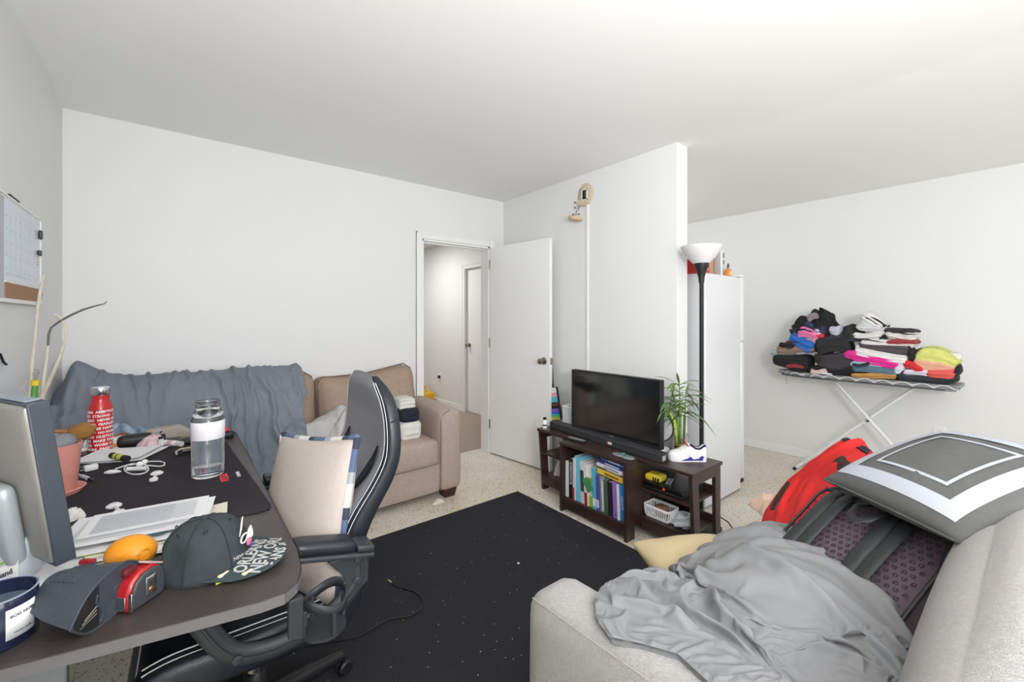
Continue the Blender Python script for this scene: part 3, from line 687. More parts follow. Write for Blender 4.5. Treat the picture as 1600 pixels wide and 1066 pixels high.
part('sole_panel', SHB(join(*[G([(x0 * SL, -np.interp(x0, prof_x, half_w) - .0045, .010), (x1 * SL, -np.interp(x1, prof_x, half_w) - .0045, .010), (x1 * SL, -np.interp(x1, prof_x, half_w) - .0045, z1), (x0 * SL, -np.interp(x0, prof_x, half_w) - .0045, z0)], [(0, 1, 2, 3)]) for x0, x1, z0, z1 in ((.30, .45, .012, .022), (.45, .55, .022, .034), (.55, .62, .034, .018), (.62, .75, .018, .022), (.75, .85, .022, .04), (.85, .98, .04, .02))])), SBLU, sh, smooth=False, sol=.002)
part('collar', SHB(tube([(x * SL, -np.interp(x, prof_x, half_w) * .52, np.interp(x, prof_x, top_z) - .006) for x in np.linspace(.55, .96, 12)] + [(x * SL, np.interp(x, prof_x, half_w) * .52, np.interp(x, prof_x, top_z) - .006) for x in np.linspace(.96, .55, 12)], .006, 8)), mat('navy_collar', (38, 40, 78), .8), sh)
part('tongue', SHB(T(rbox(-.004, .004, -.026, .026, 0, .05, .004, 5), (.53 * SL, 0, .085), ry=-.7)), mat('red_tongue', (190, 62, 66), .7), sh)
part('laces', SHB(join(*[tube([(x * SL, -.028, np.interp(x, prof_x, top_z) - .012), (x * SL + .004, 0, np.interp(x, prof_x, top_z) + .004), (x * SL, .028, np.interp(x, prof_x, top_z) - .012)], .0032, 6) for x in (.26, .31, .36, .41, .46)])), WHITEC, sh)
# lucky bamboo in glass vase
GLASS = mat('clear_glass', (250, 252, 252), .02, trans=1.0, ior=1.45)
vx, vy = 2.515, 1.435
vs = thing('glass_vase', 'small glass vase of amber pebbles holding lucky bamboo behind the sneaker', 'vase', (vx, vy, TZ))
part('glass', lathe([(.001, 0), (.045, 0), (.048, .004), (.048, .13), (.0455, .13), (.0455, .008), (.001, .007)], 28, (vx, vy, TZ)), GLASS, vs)
rp = np.random.default_rng(4)
PEB = [mat('amber_pebble', (196, 116, 40), .25), mat('pale_pebble', (214, 182, 132), .3), mat('brown_pebble', (140, 78, 34), .3)]
for k in range(3):
    gs = [sphere((vx + rr * math.cos(a), vy + rr * math.sin(a), TZ + .016 + z), .0095, .009, .008, 5) for rr, a, z in [(rp.uniform(.005, .035), rp.uniform(0, 6.28), rp.uniform(0, .05)) for _ in range(22)]]
    part('pebbles', join(*gs), PEB[k], vs, stuff=True)
BAM = [mat('bamboo_green', (104, 138, 66), .45), mat('bamboo_dark', (78, 112, 58), .45), mat('bamboo_pale', (168, 188, 84), .45)]
def stalk(p0, pts, r):
    g = [tube([p0] + pts, r, 8)]
    return join(*g)
def leaf(root, a, az, el, ln, wd, droop, m):
    a = np.array(a); d = np.array([math.cos(az), math.sin(az), 0]); s = np.array([-d[1], d[0], 0]); V = []
    n = 7
    for i in range(n + 1):
        t = i / n; p = a + d * ln * t * math.cos(el) + np.array([0, 0, 1]) * (ln * t * math.sin(el) - droop * ln * t * t)
        w_ = wd * math.sin(PI * min(1, t * .92 + .08)) ** .8
        V += [p - s * w_, p - np.array([0, 0, w_ * .35]), p + s * w_]
    f = []
    for i in range(n):
        for k in (0, 1): f.append((3 * i + k, 3 * i + k + 1, 3 * i + k + 4, 3 * i + k + 3))
    return part('leaf', G(V, f), m, root)
bam = thing('lucky_bamboo', 'lucky bamboo with long drooping green leaves standing in the pebble vase', 'plant', (vx, vy, TZ + .02))
stk = [([(vx - .015, vy + .012, TZ + .02), (vx - .02, vy + .03, TZ + .2), (vx - .035, vy + .055, TZ + .26)], .011, 2, [(-.030, .045, .36), ]),
       ([(vx, vy, TZ + .02), (vx + .0, vy + .004, TZ + .30)], .009, 0, [(.0, .01, .44)]),
       ([(vx + .016, vy - .01, TZ + .02), (vx + .014, vy - .02, TZ + .24)], .008, 1, [(.012, -.028, .38)]),
       ([(vx + .004, vy + .02, TZ + .02), (vx - .004, vy + .022, TZ + .22)], .008, 0, [(-.02, .03, .33)])]
for i, (pts, r, mi, tips) in enumerate(stk):
    s_ = part('stalk', tube(pts, r, 9), BAM[mi], bam)
    for z in np.linspace(TZ + .08, pts[-1][2] - .02, 3):
        c = [np.interp(z, [p[2] for p in pts], [p[k] for p in pts]) for k in (0, 1)]
        part('node', T(lathe([(r, -.002), (r * 1.18, 0), (r, .002)], 9), (c[0], c[1], z)), BAM[1], s_)
    tip = (vx + tips[0][0], vy + tips[0][1], TZ + tips[0][2])
    part('shoot', tube([pts[-1], tip], [r * .6, r * .3], 7), BAM[0], bam)
    for k in range(13):
        t = rp.uniform(.0, 1); p = np.array(pts[-1]) * (1 - t) + np.array(tip) * t
        leaf(bam, p, -.65 + PI * (k % 2) + rp.uniform(-.9, .9), rp.uniform(.15, .8), rp.uniform(.12, .20), .0105, rp.uniform(.35, .95), BAM[0 if i != 2 else 1])
    leaf(bam, tip, rp.uniform(0, 6), 1.3, .09, .011, .1, BAM[0])
# white fan-like disc and grey box between tv and plant
fn = thing('desk_fan', 'round white desk fan partly hidden behind the right edge of the television', 'fan', (2.50, 1.56, TZ))
part('base', lathe([(.001, 0), (.05, 0), (.05, .012), (.012, .02), (.012, .06)], 20, (2.50, 1.56, TZ)), WHITEP, fn)
part('guard', basis(lathe([(.001, 0), (.085, .004), (.094, .018), (.085, .034), (.001, .036)], 32), (2.49, 1.565, TZ + .155), (0, 1, 0), (0, 0, 1), (1, 0, 0)), mat('fan_white', (214, 214, 216), .5), fn)
part('guard_rim', tube([(2.488, 1.565 + .095 * math.cos(a), TZ + .155 + .095 * math.sin(a)) for a in np.linspace(0, 2 * PI, 32, endpoint=False)], .003, 6, closed=True), BLACKP, fn)
# clear plastic box left of the tv
cb = thing('plastic_box', 'clear frosted plastic box behind the left end of the soundbar', 'box', (2.46, 2.32, TZ))
FROST = mat('frosted_plastic', (205, 208, 212), .35)
part('body', join(box(2.42, 2.50, 2.26, 2.265, TZ, .645), box(2.42, 2.50, 2.375, 2.38, TZ, .645), box(2.42, 2.425, 2.265, 2.375, TZ, .645), box(2.495, 2.50, 2.265, 2.375, TZ, .645), box(2.42, 2.50, 2.26, 2.38, TZ, TZ + .005)), FROST, cb, bev=.002)
part('lid_rim', tube([(2.418, 2.258, .646), (2.502, 2.258, .646), (2.502, 2.382, .646), (2.418, 2.382, .646)], .004, 6, closed=True), WHITEP, cb)
# striped tote hanging from the door knob
tt = thing('striped_tote', 'long black tote printed with rainbow bands hanging by its strap from the back door knob', 'bag', (2.60, 2.68, .47))
tb0 = px(868, 660, 2.59)
part('strap', tube([(2.612, 2.735, .962), (2.622, 2.712, .955), (2.615, 2.70, .90), (2.603, 2.68, .80), (2.595, 2.665, .735)], .01, 8, flat=(.003, .012)), BLACKC, tt)
part('strap', tube([(2.612, 2.735, .962), (2.606, 2.72, .955), (2.602, 2.70, .86), (2.597, 2.672, .735)], .01, 8, flat=(.003, .01)), BLACKC, tt)
def tq(v): # along the tote: 0 top..1 bottom
    return np.array([2.592 + .0 * v, 2.672 - .055 * v, .735 - .262 * v])
ez_ = np.array([0, -.055, -.262]); ez_ = ez_ / np.linalg.norm(ez_); ey_ = np.array([0, ez_[2], -ez_[1]])
def TB(g): return basis(g, tq(0), (-1, 0, 0), ey_, ez_)
part('body', TB(rbox(-.012, .012, -.062, .062, -.005, .275, .012, 6)), BLACKC, tt)
bands = [((228, 228, 228), 0, .045), ((222, 160, 176), .045, .08), ((92, 190, 216), .08, .125), ((30, 26, 26), .125, .135), ((112, 62, 50), .135, .155), ((26, 24, 24), .155, .178), ((132, 92, 190), .178, .205), ((58, 110, 200), .205, .225), ((60, 176, 150), .225, .24), ((110, 190, 90), .24, .256), ((228, 196, 70), .256, .272)]
for i, (c_, z0, z1) in enumerate(bands):
    part('band', TB(bx(.0128, 0, (z0 + z1) / 2, .0016, .112, z1 - z0)), mat('tote_band_%d' % i, c_, .75), tt, smooth=False)

# ------------------------------------------------------------------ books in the bay
bookspec = [  # label, colour, thickness, height, depth, spine detail colour or None
    ('thin white paperback at the far left end of the bay', (226, 226, 226), .020, .245, .19, None),
    ('thick black textbook with white spine lettering, second from the left', (34, 34, 38), .034, .27, .20, 'con'),
    ('slim white paperback with a red foot beside the black textbook', (222, 206, 202), .014, .285, .20, (178, 50, 60)),
    ('tall light blue binder with a wide plain spine', (120, 196, 216), .036, .30, .22, None),
    ('white book with a dark spine panel next to the blue binder', (220, 220, 222), .026, .275, .20, (66, 68, 76)),
    ('white paperback with a red foot right of the dark-panelled book', (226, 224, 222), .022, .27, .20, (168, 44, 54)),
    ('white book with lime green squares on its spine', (224, 226, 214), .027, .262, .20, (150, 190, 50)),
    ('sky blue book leaning beside the lime-green one', (96, 180, 210), .024, .262, .20, (230, 236, 240)),
    ('thin indigo paperback with a dotted spine', (82, 84, 160), .018, .225, .18, (220, 220, 235)),
    ('grey-green spiral notebook with a white coil', (150, 164, 150), .030, .225, .19, 'coil'),
    ('dark green notebook right of the coil-bound one', (72, 96, 84), .017, .215, .19, None),
    ('black paperback left of the purple binder', (40, 40, 44), .026, .21, .19, None),
    ('glossy purple binder near the right end of the bay', (158, 112, 200), .028, .222, .20, 'dot'),
    ('slim white booklet between the purple and blue binders', (226, 226, 230), .010, .215, .18, None),
    ('bright blue binder with white spine lettering at the right end', (50, 130, 196), .028, .222, .20, 'blu')]
yb = B1 - .026
for i, (lab, c_, th, hg, dp, det) in enumerate(bookspec):
    th *= 1.30; y1 = yb; y0 = yb - th; yb = y0 - .0022
    xf = BX + .035 + (.006 * math.sin(i * 2.3)); tz_ = .1005
    b = thing('book', lab, 'book', (xf, (y0 + y1) / 2, tz_), 0, 'books standing in the bay of the media stand')
    lean = 0.0 if i < 3 else -.045
    def BM(g, y0=y0, tz_=tz_, lean=lean):
        v = g[0].copy(); v[:, 1] += -(v[:, 2] - tz_) * lean * 1.0; return (v,) + tuple(g[1:])
    cm = mat('cover_%d' % i, c_, .42)
    part('cover', BM(join(box(xf, xf + .004, y0, y1, tz_, tz_ + hg), box(xf + .0041, xf + dp, y0, y0 + .0025, tz_, tz_ + hg), box(xf + .0041, xf + dp, y1 - .0025, y1, tz_, tz_ + hg))), cm, b, smooth=False, bev=.001)
    part('pages', BM(box(xf + .0045, xf + dp - .004, y0 + .0028, y1 - .0028, tz_ + .003, tz_ + hg - .004)), mat('page_block', (226, 220, 206), .9), b, smooth=False)
    ym = (y0 + y1) / 2
    def SPT(g, z): return BM(basis(g, (xf - .0006, ym, z), (0, 0, 1), (0, -1, 0) if False else (0, 1, 0), (-1, 0, 0)))
    if det == 'con': part('spine_lettering', SPT(TXT['con'], tz_ + .17), WHITEP, b, smooth=False)
    elif det == 'blu': part('spine_lettering', SPT(TXT['blu'], tz_ + .11), WHITEP, b, smooth=False)
    elif det == 'dot': part('spine_mark', BM(box(xf - .001, xf, ym - .004, ym + .004, tz_ + .015, tz_ + .025)), BLACKP, b, smooth=False)
    elif det == 'coil':
        part('coil', BM(join(*[tube([(xf + .003 + .009 * math.cos(a) - .004, y0 + .012 + .003 * math.sin(a * .5), tz_ + .02 + k * .0105 + .009 * math.sin(a)) for a in np.linspace(0, 2 * PI, 8)], .0016, 5) for k in range(18)])), WHITEP, b)
    elif det is not None:
        lo = (0, .085) if i in (2, 5) else ((.08, .22) if i == 4 else ((.0, .07) if i == 6 else (.02, .07)))
        part('spine_panel', BM(box(xf - .0008, xf, y0 + .002, y1 - .002, tz_ + lo[0], tz_ + lo[1])), mat('spine_%d' % i, det, .45), b, smooth=False)
        if i == 6:
            part('spine_panel', BM(box(xf - .0008, xf, y0 + .002, y1 - .002, tz_ + .15, tz_ + .19)), mat('spine_6', det, .45), b, smooth=False)
gf = obj('leaflet', basis(box(0, .002, -.028, .028, -.045, .045), (BX + .024, 1.875, .245), (1, 0, 0), (0, .8, -.6), (0, .6, .8)), mat('leaflet_green', (70, 140, 92), .5), 'green and white leaflet sticking out between the leaning books', 'leaflet', smooth=False)
lay = [('yellow dictionary lying at the bottom of the stack on the standing books', (226, 192, 72), .030, .20, .0), ('maroon and grey paperback lying second in the stack above the yellow one', (128, 104, 120), .018, .19, .01),
       ('white paperback lying in the middle of the stack of books', (222, 222, 226), .018, .20, -.006), ('navy blue book lying on the white one in the stack', (52, 58, 120), .018, .20, .004), ('blue and white book lying topmost in the stack under the bay top', (96, 124, 190), .02, .18, .012)]
zz = .332
for i, (lab, c_, th, ln, off) in enumerate(lay):
    x0 = BX + .03 + off; y0, y1 = 1.60, 1.60 + ln
    b = thing('book', lab, 'book', ((x0 + .07), (y0 + y1) / 2, zz), 0, 'books lying on top of the standing books')
    tl = lambda g, zz=zz: (g[0] + np.stack([0 * g[0][:, 0], 0 * g[0][:, 0], (g[0][:, 1] - 1.60) * .06], 1), g[1])
    cm = mat('laid_cover_%d' % i, c_, .45)
    part('cover', tl(join(box(x0, x0 + .003, y0, y1, zz, zz + th), box(x0 + .0031, x0 + .14, y0, y1, zz, zz + .0025), box(x0 + .0031, x0 + .14, y0, y1, zz + th - .0025, zz + th))), cm, b, smooth=False, bev=.001)
    part('pages', tl(box(x0 + .0035, x0 + .137, y0 + .003, y1 - .003, zz + .0028, zz + th - .0028)), mat('page_block', (226, 220, 206), .9), b, smooth=False)
    part('spine_print', tl(box(x0 - .0006, x0, y0 + .03, y1 - .06, zz + th * .3, zz + th * .7)), mat('laid_print_%d' % i, ((120, 84, 40), (226, 220, 220), (120, 124, 150), (206, 210, 224), (226, 230, 236))[i], .5), b, smooth=False)
    zz += th + .0015
# camera-like bundle on the left shelf
hp = thing('headphones', 'black folded headphones on the left upper shelf of the stand', 'headphones', (2.36, 2.2, .30))
for y, dx in ((2.155, 0), (2.235, .02)):
    part('ear_cup', basis(lathe([(.001, 0), (.03, 0), (.038, .012), (.038, .026), (.026, .036), (.001, .036)], 20), (2.30 + dx, y, .345), (0, 1, 0), (0, .3, .95), (1, 0, 0)), BLACKP, hp)
part('headband', tube([(2.33, 2.155, .36), (2.34, 2.165, .40), (2.345, 2.195, .415), (2.35, 2.225, .40), (2.345, 2.24, .36)], .007, 8), BLACKP, hp)
part('ear_pad', tube([(2.298, 2.155 + .028 * math.cos(a), .345 + .028 * math.sin(a)) for a in np.linspace(0, 2 * PI, 18, endpoint=False)], .008, 8, closed=True), mat('pad_black', (22, 22, 24), .8), hp)
wr_ = obj('white_bag', heap(2.42, 2.34, .126, .09, .10, .10, 31, 7, fold_h=.012, n=30), WHITEC, 'crumpled white plastic bag on the left lower shelf of the stand', 'bag', ang=180)
# set-top box, remote and cap-like yellow case
stb = thing('set_top_box', 'black set-top box with a red power light on the right upper shelf', 'set-top box', (2.38, 1.42, .30))
SB0 = px(990, 752, 2.262); SB1 = px(1045, 773, 2.262)
part('case', box(2.275, 2.52, 1.285, 1.54, .302, .345), mat('box_black', (36, 36, 38), .35), stb, bev=.003)
part('front_panel', box(2.268, 2.2745, 1.285, 1.54, .304, .343), GLOSS, stb, smooth=False, bev=.001)
part('trim_strip', box(2.2672, 2.2682, 1.287, 1.538, .311, .319), CHROME, stb, smooth=False)
part('power_light', T(lathe([(.001, 0), (.005, 0), (.004, .002), (.001, .002)], 12), (2.2675, 1.40, .331), ry=-PI / 2), mat('red_led', (255, 40, 40), .4, emit=((255, 30, 20), 4)), stb)
yc = thing('yellow_case', 'yellow and black striped zip case lying on the set-top box', 'case', (2.33, 1.50, .3455))
part('shell', rbox(2.285, 2.375, 1.44, 1.545, .3455, .385, .015, 8, (0, 0, .006)), mat('case_yellow', (230, 206, 60), .5), yc)
part('stripe', join(*[T(rbox(-.0022, .004, -.006, .006, .350, .376, .002, 4), (2.286, y, 0)) for y in (1.450, 1.466, 1.482)]), BLACKP, yc)
part('top_band', join(*[box(2.30, 2.36, y, y + .004, .3905, .3925) for y in (1.47, 1.485, 1.50)]), mat('case_ochre', (120, 108, 30), .6), yc, smooth=False)
rm2 = thing('remote_control', 'chunky black remote with pale keys lying on the set-top box beside the yellow case', 'remote', (2.32, 1.385, .3455))
remote(rm2, lambda g: T(g, (2.32, 1.395, .3455), rz=.35, ry=-.06), .10, .045, .022, 6)
# basket on the lower right shelf
def basket(name, label, cat, loc, a, b, h, taper, slots, m, wall=.003):
    t = thing(name, label, cat, loc)
    A, B_ = a / 2, b / 2
    lo = rrect(-A * taper, A * taper, -B_ * taper, B_ * taper, .015, 4); hi = rrect(-A, A, -B_, B_, .02, 4); n = len(lo)
    rows = [(0.0, .18), (.18, .8), (.8, 1.0)]
    def P(k, z): return tuple(np.array(lo[k % n]) * (1 - z) + np.array(hi[k % n]) * z) + (h * z,)
    part('bottom', basis(prism(lo, 0, wall), loc, (1, 0, 0), (0, 1, 0), (0, 0, 1)), m, t, smooth=False)
    def band(z0, z1):
        V = [P(k, z) for z in (z0, z1) for k in range(n)]
        return (np.array(V) + np.array(loc), [(k, (k + 1) % n, n + (k + 1) % n, n + k) for k in range(n)])
    part('lower_band', band(0, .2), m, t, sol=wall); part('rim', band(.78, 1.0), m, t, sol=wall * 1.6)
    # bars between slots
    per = np.array([P(k, .5)[:2] for k in range(n)] + [P(0, .5)[:2]]); sl = np.r_[0, np.cumsum(np.hypot(*np.diff(per, axis=0).T))]
    gs = []
    for q in range(slots):
        s = sl[-1] * q / slots; f = np.interp(s, sl, np.arange(n + 1)); k0 = int(f); fr = f - k0
        def PP(z): return np.array(P(k0, z)) * (1 - fr) + np.array(P(k0 + 1, z)) * fr + np.array(loc)
        gs.append(tube([PP(.18), PP(.82)], .0035, 4))
    part('bars', join(*gs), m, t, smooth=False, stuff=True)
    return t
basket('white_basket', 'white slotted plastic basket on the lower right shelf of the stand', 'basket', (2.335, 1.46, .1255), .12, .18, .075, .86, 40, WHITEP)
obj('brown_wallet', rbox(2.315, 2.375, 1.43, 1.49, .13, .196, .01, 5), mat('tan_leather', (150, 104, 78), .6), 'small brown leather wallet standing in the white slotted basket of the stand', 'wallet')
obj('cable_bag', heap(2.37, 1.335, .126, .07, .07, .05, 14, 8, fold_h=.01, n=30), mat('clear_bag', (196, 200, 206), .25), 'clear plastic bag of cables on the lower right shelf beside the basket', 'bag', ang=180)
pb = thing('power_brick', 'silver and black box leaning on the lower right shelf by the front leg', 'power supply', (2.31, 1.27, .1255))
part('body', T(rbox(-.03, .03, -.055, .055, 0, .026, .006, 5), (2.32, 1.30, .143), rz=.5, rx=-.2), mat('silver_plastic', (196, 200, 206), .4), pb)
part('cable', tube([(2.34, 1.26, .14), (2.30, 1.25, .132), (2.285, 1.29, .131), (2.30, 1.33, .131)], .005, 6), BLACKP, pb)
obj('floor_cable', tube([(2.32, 1.36, .006), (2.42, 1.30, .006), (2.50, 1.25, .02), (2.60, 1.16, .03), (2.66, 1.17, .05), (2.645, 1.20, .10), (2.60, 1.23, .135)], .004, 6), BLACKP, 'black power cable looping out by the right end of the media stand', 'cable')
obj('cable_bundle', join(*[tube([(2.36 + .10 * math.cos(a) * (1 + .1 * k), 1.31 + .04 * math.sin(a) * (1 + .15 * k), .006 + .007 * k) for a in np.linspace(0, 5.6, 20)], .004, 6) for k in range(3)]), BLACKP, 'coiled black cables on the floor under the right end of the stand', 'cable')

# ------------------------------------------------------------------ floor lamp
lm = thing('floor_lamp', 'black floor lamp with a white upturned bowl shade in front of the refrigerator', 'lamp', (2.66, 1.375, 0))
part('base', lathe([(.001, 0), (.115, 0), (.12, .01), (.10, .022), (.02, .03), (.014, .05), (.001, .05)], 28, (2.66, 1.375, 0)), BLACKP, lm)
part('pole', lathe([(.001, .03), (.0125, .03), (.0125, 1.56), (.016, 1.57), (.016, 1.585), (.001, 1.585)], 16, (2.66, 1.375, 0)), BLACKP, lm)
part('socket_cup', lathe([(.001, 1.565), (.016, 1.565), (.019, 1.60), (.028, 1.635), (.043, 1.67), (.046, 1.692), (.001, 1.692)], 24, (2.66, 1.375, 0)), BLACKP, lm)
part('bowl_shade', lathe([(.001, 1.69), (.05, 1.69), (.083, 1.725), (.110, 1.765), (.124, 1.792), (.125, 1.799), (.121, 1.799), (.106, 1.767), (.078, 1.731), (.045, 1.70), (.001, 1.697)], 36, (2.66, 1.375, 0)), mat('opal_glass', (220, 220, 219), .3), lm)

# ------------------------------------------------------------------ refrigerator and what stands on it
FR = mat('fridge_enamel', (218, 219, 221), .32, bump=(120, .04))
fx0, fx1, fy0, fy1, fh = 2.90, 3.515, 1.47, 2.15, 1.655
fr = thing('refrigerator', 'white refrigerator standing behind the floor lamp past the partition', 'refrigerator', ((fx0 + fx1) / 2, (fy0 + fy1) / 2, 0), 0)
part('cabinet', box(fx0, fx1 - .062, fy0, fy1, .02, fh), FR, fr, bev=.008)
part('door', box(fx1 - .052, fx1, fy0, fy1, 1.16, fh + .004), FR, fr, bev=.01)
part('door', box(fx1 - .052, fx1, fy0, fy1, .09, 1.15), FR, fr, bev=.01)
part('door_seal', box(fx1 - .061, fx1 - .0525, fy0 + .008, fy1 - .008, .09, fh), mat('grey_gasket', (128, 130, 132), .7), fr, smooth=False)
part('hinge_cap', box(fx1 - .075, fx1 - .01, fy0 + .006, fy0 + .05, fh + .005, fh + .02), WHITEP, fr, bev=.004)
part('lower_hinge', box(fx1 - .075, fx1 - .02, fy0 - .004, fy0 + .03, .065, .088), BLACKP, fr, bev=.002)
part('kick_plate', box(fx1 - .07, fx1 - .05, fy0 + .01, fy1 - .01, .0, .064), mat('grey_kick', (190, 191, 192), .5), fr, bev=.003)
part('side_moulding', box(fx0 - .012, fx0 - .0005, fy0 + .01, fy0 + .03, .02, fh), mat('grey_edge', (150, 151, 152), .5), fr, bev=.002)  # grey strip standing in for the gap at the fridge back
for y in (fy0 + .05, fy1 - .05): part('foot', lathe([(.001, 0), (.02, 0), (.02, .02), (.001, .02)], 12, (fx0 + .06, y, 0)), BLACKP, fr)
ft = fh + .0005
rb = thing('red_box', 'red cardboard box with white print on the refrigerator behind the lamp shade', 'box', (2.94, 1.60, ft))
part('carton', box(2.905, 3.055, 1.52, 1.66, ft, ft + .135), mat('red_card', (184, 44, 48), .5), rb, bev=.002)
part('print', join(box(2.975, 3.035, 1.5185, 1.52, ft + .03, ft + .055), bx(2.985, 1.519, ft + .085, .03, .0015, .012), bx(2.965, 1.519, ft + .105, .012, .0015, .02), bx(3.02, 1.519, ft + .095, .02, .0015, .008)), mat('print_white', (230, 214, 210), .5), rb, smooth=False)
cbd = thing('cutting_board', 'light wooden cutting board standing on the refrigerator right of the lamp shade', 'cutting board', (3.16, 1.62, ft))
part('board', box(3.105, 3.235, 1.575, 1.60, ft, ft + .185), mat('beech_wood', (196, 152, 116), .5, bump=(8, .15, 'wood'), var=(9, .5), c2=(178, 130, 92)), cbd, bev=.006)
part('board_edge', box(3.2355, 3.241, 1.575, 1.60, ft + .004, ft + .18), mat('board_edge', (160, 118, 84), .6), cbd, smooth=False)
def stand_book(x0, x1, h, c_, lab, nm='book'):
    b = thing(nm, lab, 'book', ((x0 + x1) / 2, 1.65, ft), 0, 'books on the refrigerator')
    part('cover', join(box(x0, x0 + .003, 1.55, 1.72, ft, ft + h), box(x1 - .003, x1, 1.55, 1.72, ft, ft + h), box(x0 + .0031, x1 - .0031, 1.55, 1.553, ft, ft + h)), mat('fr_cov_%d' % int(x0 * 1000), c_, .5), b, smooth=False, bev=.001)
    part('pages', box(x0 + .0035, x1 - .0035, 1.5535, 1.718, ft + .003, ft + h - .003), mat('page_block', (226, 220, 206), .9), b, smooth=False)
    return b
stand_book(3.246, 3.290, .20, (170, 164, 162), 'taupe hardback standing next to the cutting board on the refrigerator')
bw = stand_book(3.293, 3.318, .205, (226, 232, 230), 'white spined book on the refrigerator between the taupe and the printed books')
bw2 = stand_book(3.321, 3.356, .20, (206, 208, 210), 'pale grey printed book at the right end of the refrigerator row')
part('spine_print', join(box(3.325, 3.352, 1.5485, 1.55, ft + .15, ft + .185), box(3.325, 3.352, 1.5485, 1.55, ft + .10, ft + .13)), mat('print_grey', (130, 134, 140), .5), bw2, smooth=False)
pk = thing('padlock', 'small orange padlock-shaped bottle at the front of the refrigerator top', 'bottle', (3.34, 1.52, ft))
part('body', rbox(3.315, 3.37, 1.50, 1.535, ft, ft + .06, .012, 6), mat('orange_plastic', (226, 128, 30), .4), pk)
part('shackle', tube([(3.33, 1.517, ft + .055), (3.33, 1.517, ft + .085), (3.342, 1.517, ft + .10), (3.354, 1.517, ft + .085), (3.354, 1.517, ft + .055)], .005, 6), mat('grey_metal', (110, 112, 116), .4, .8), pk)
part('label', box(3.323, 3.362, 1.4985, 1.4998, ft + .015, ft + .04), mat('label_cream', (240, 206, 150), .5), pk, smooth=False)
rk = thing('wire_rack', 'low wire rack with dark posts standing at the back of the refrigerator top', 'rack', (3.05, 1.85, ft))
for x, y in ((2.93, 1.80), (2.93, 2.0), (3.20, 1.80), (3.20, 2.0)): part('post', box(x, x + .014, y, y + .014, ft, ft + .36), BLACKP, rk, smooth=False, bev=.002)
part('shelf_rail', join(box(2.93, 3.21, 1.803, 1.811, ft + .34, ft + .352), box(2.93, 3.21, 2.003, 2.011, ft + .34, ft + .352), *[box(2.944 + i * .03, 2.948 + i * .03, 1.81, 2.004, ft + .344, ft + .348) for i in range(9)]), mat('grey_metal', (110, 112, 116), .4, .8), rk, smooth=False)
wb_ = obj('picture_frame', join(box(3.20, 3.36, 1.86, 1.875, ft + .0, ft + .30)), mat('dark_frame', (88, 84, 80), .5), 'dark framed panel standing behind the books on the refrigerator', 'frame', smooth=False, bev=.003)

# ------------------------------------------------------------------ on the partition wall
jb = thing('junction_box', 'beige round wall plate with a square black opening high on the partition', 'wall plate', (XP0, 2.345, 2.26))
BEI = mat('aged_beige', (206, 192, 170), .6, var=(20, .5), c2=(184, 168, 146))
JC = (XP0, 2.345, 2.345)
def JB(g): return basis(g, JC, (0, -1, 0), (0, 0, 1), (-1, 0, 0))
part('round_plate', JB(T(lathe([(.001, 0), (.082, 0), (.082, .006), (.07, .016), (.001, .016)], 32), s=(1, 1.15, 1))), BEI, jb)
part('opening_frame', JB(join(bx(-.026, 0, .018, .008, .09, .006), bx(.026, 0, .018, .008, .09, .006), bx(0, .041, .018, .06, .008, .006), bx(0, -.041, .018, .06, .008, .006))), WHITEP, jb, smooth=False)
part('opening', JB(bx(0, 0, .0166, .044, .074, .001)), mat('deep_black', (10, 10, 10), .9), jb, smooth=False)
part('terminal', JB(bx(.012, .0, .020, .01, .05, .006)), mat('grey_metal', (110, 112, 116), .4, .8), jb, smooth=False)
part('bracket', JB(join(tube([(-.05, -.045, .02), (-.085, -.05, .03), (-.09, -.052, .03)], .006, 6), tube([(-.045, -.075, .02), (-.075, -.095, .03), (-.09, -.085, .03)], .006, 6), T(lathe([(.001, 0), (.028, 0), (.028, .012), (.001, .012)], 16), (-.045, -.062, .016)))), BEI, jb)
part('bracket_prong', JB(join(bx(-.088, -.046, .032, .02, .007, .007), T(bx(0, 0, 0, .02, .007, .007), (-.088, -.09, .032), rz=-.6))), BLACKP, jb, smooth=False)
sd = thing('smoke_detector', 'round beige smoke detector dangling on its wire below the wall plate', 'smoke detector', (XP0 - .05, 2.415, 2.14))
SDc = np.array([XP0 - .05, 2.415, 2.165])
part('wire', tube([JC + np.array([-.03, .045, -.08]), JC + np.array([-.036, .05, -.12]), SDc + np.array([.004, -.008, .05]), SDc + np.array([.002, -.004, .022])], .0035, 6), mat('grey_wire', (112, 108, 104), .6), sd)
part('body', basis(lathe([(.001, -.028), (.04, -.026), (.056, -.012), (.058, .004), (.05, .014), (.001, .016)], 28), SDc, (1, 0, 0), (0, .97, .2), (0, -.2, .97)), mat('yellowed_plastic', (206, 184, 150), .5, var=(14, .5), c2=(186, 160, 124)), sd)
part('clips', join(*[bx(SDc[0] + .035 * math.cos(a), SDc[1] + .035 * math.sin(a), SDc[2] + .018 - .2 * .035 * math.sin(a), .012, .012, .01) for a in (0.6, 2.0, 3.4, 4.9)]), mat('clip_brown', (110, 98, 74), .6), sd, smooth=False)
rc = thing('cable_raceway', 'thin white cable raceway running down the partition from the wall plate', 'raceway', (XP0, 2.322, .5))
part('channel', box(XP0 - .011, XP0, 2.313, 2.331, .5, 2.27), TRIM, rc, bev=.002)
part('coupling', box(XP0 - .013, XP0 - .0002, 2.311, 2.333, 1.245, 1.27), TRIM, rc, bev=.002)
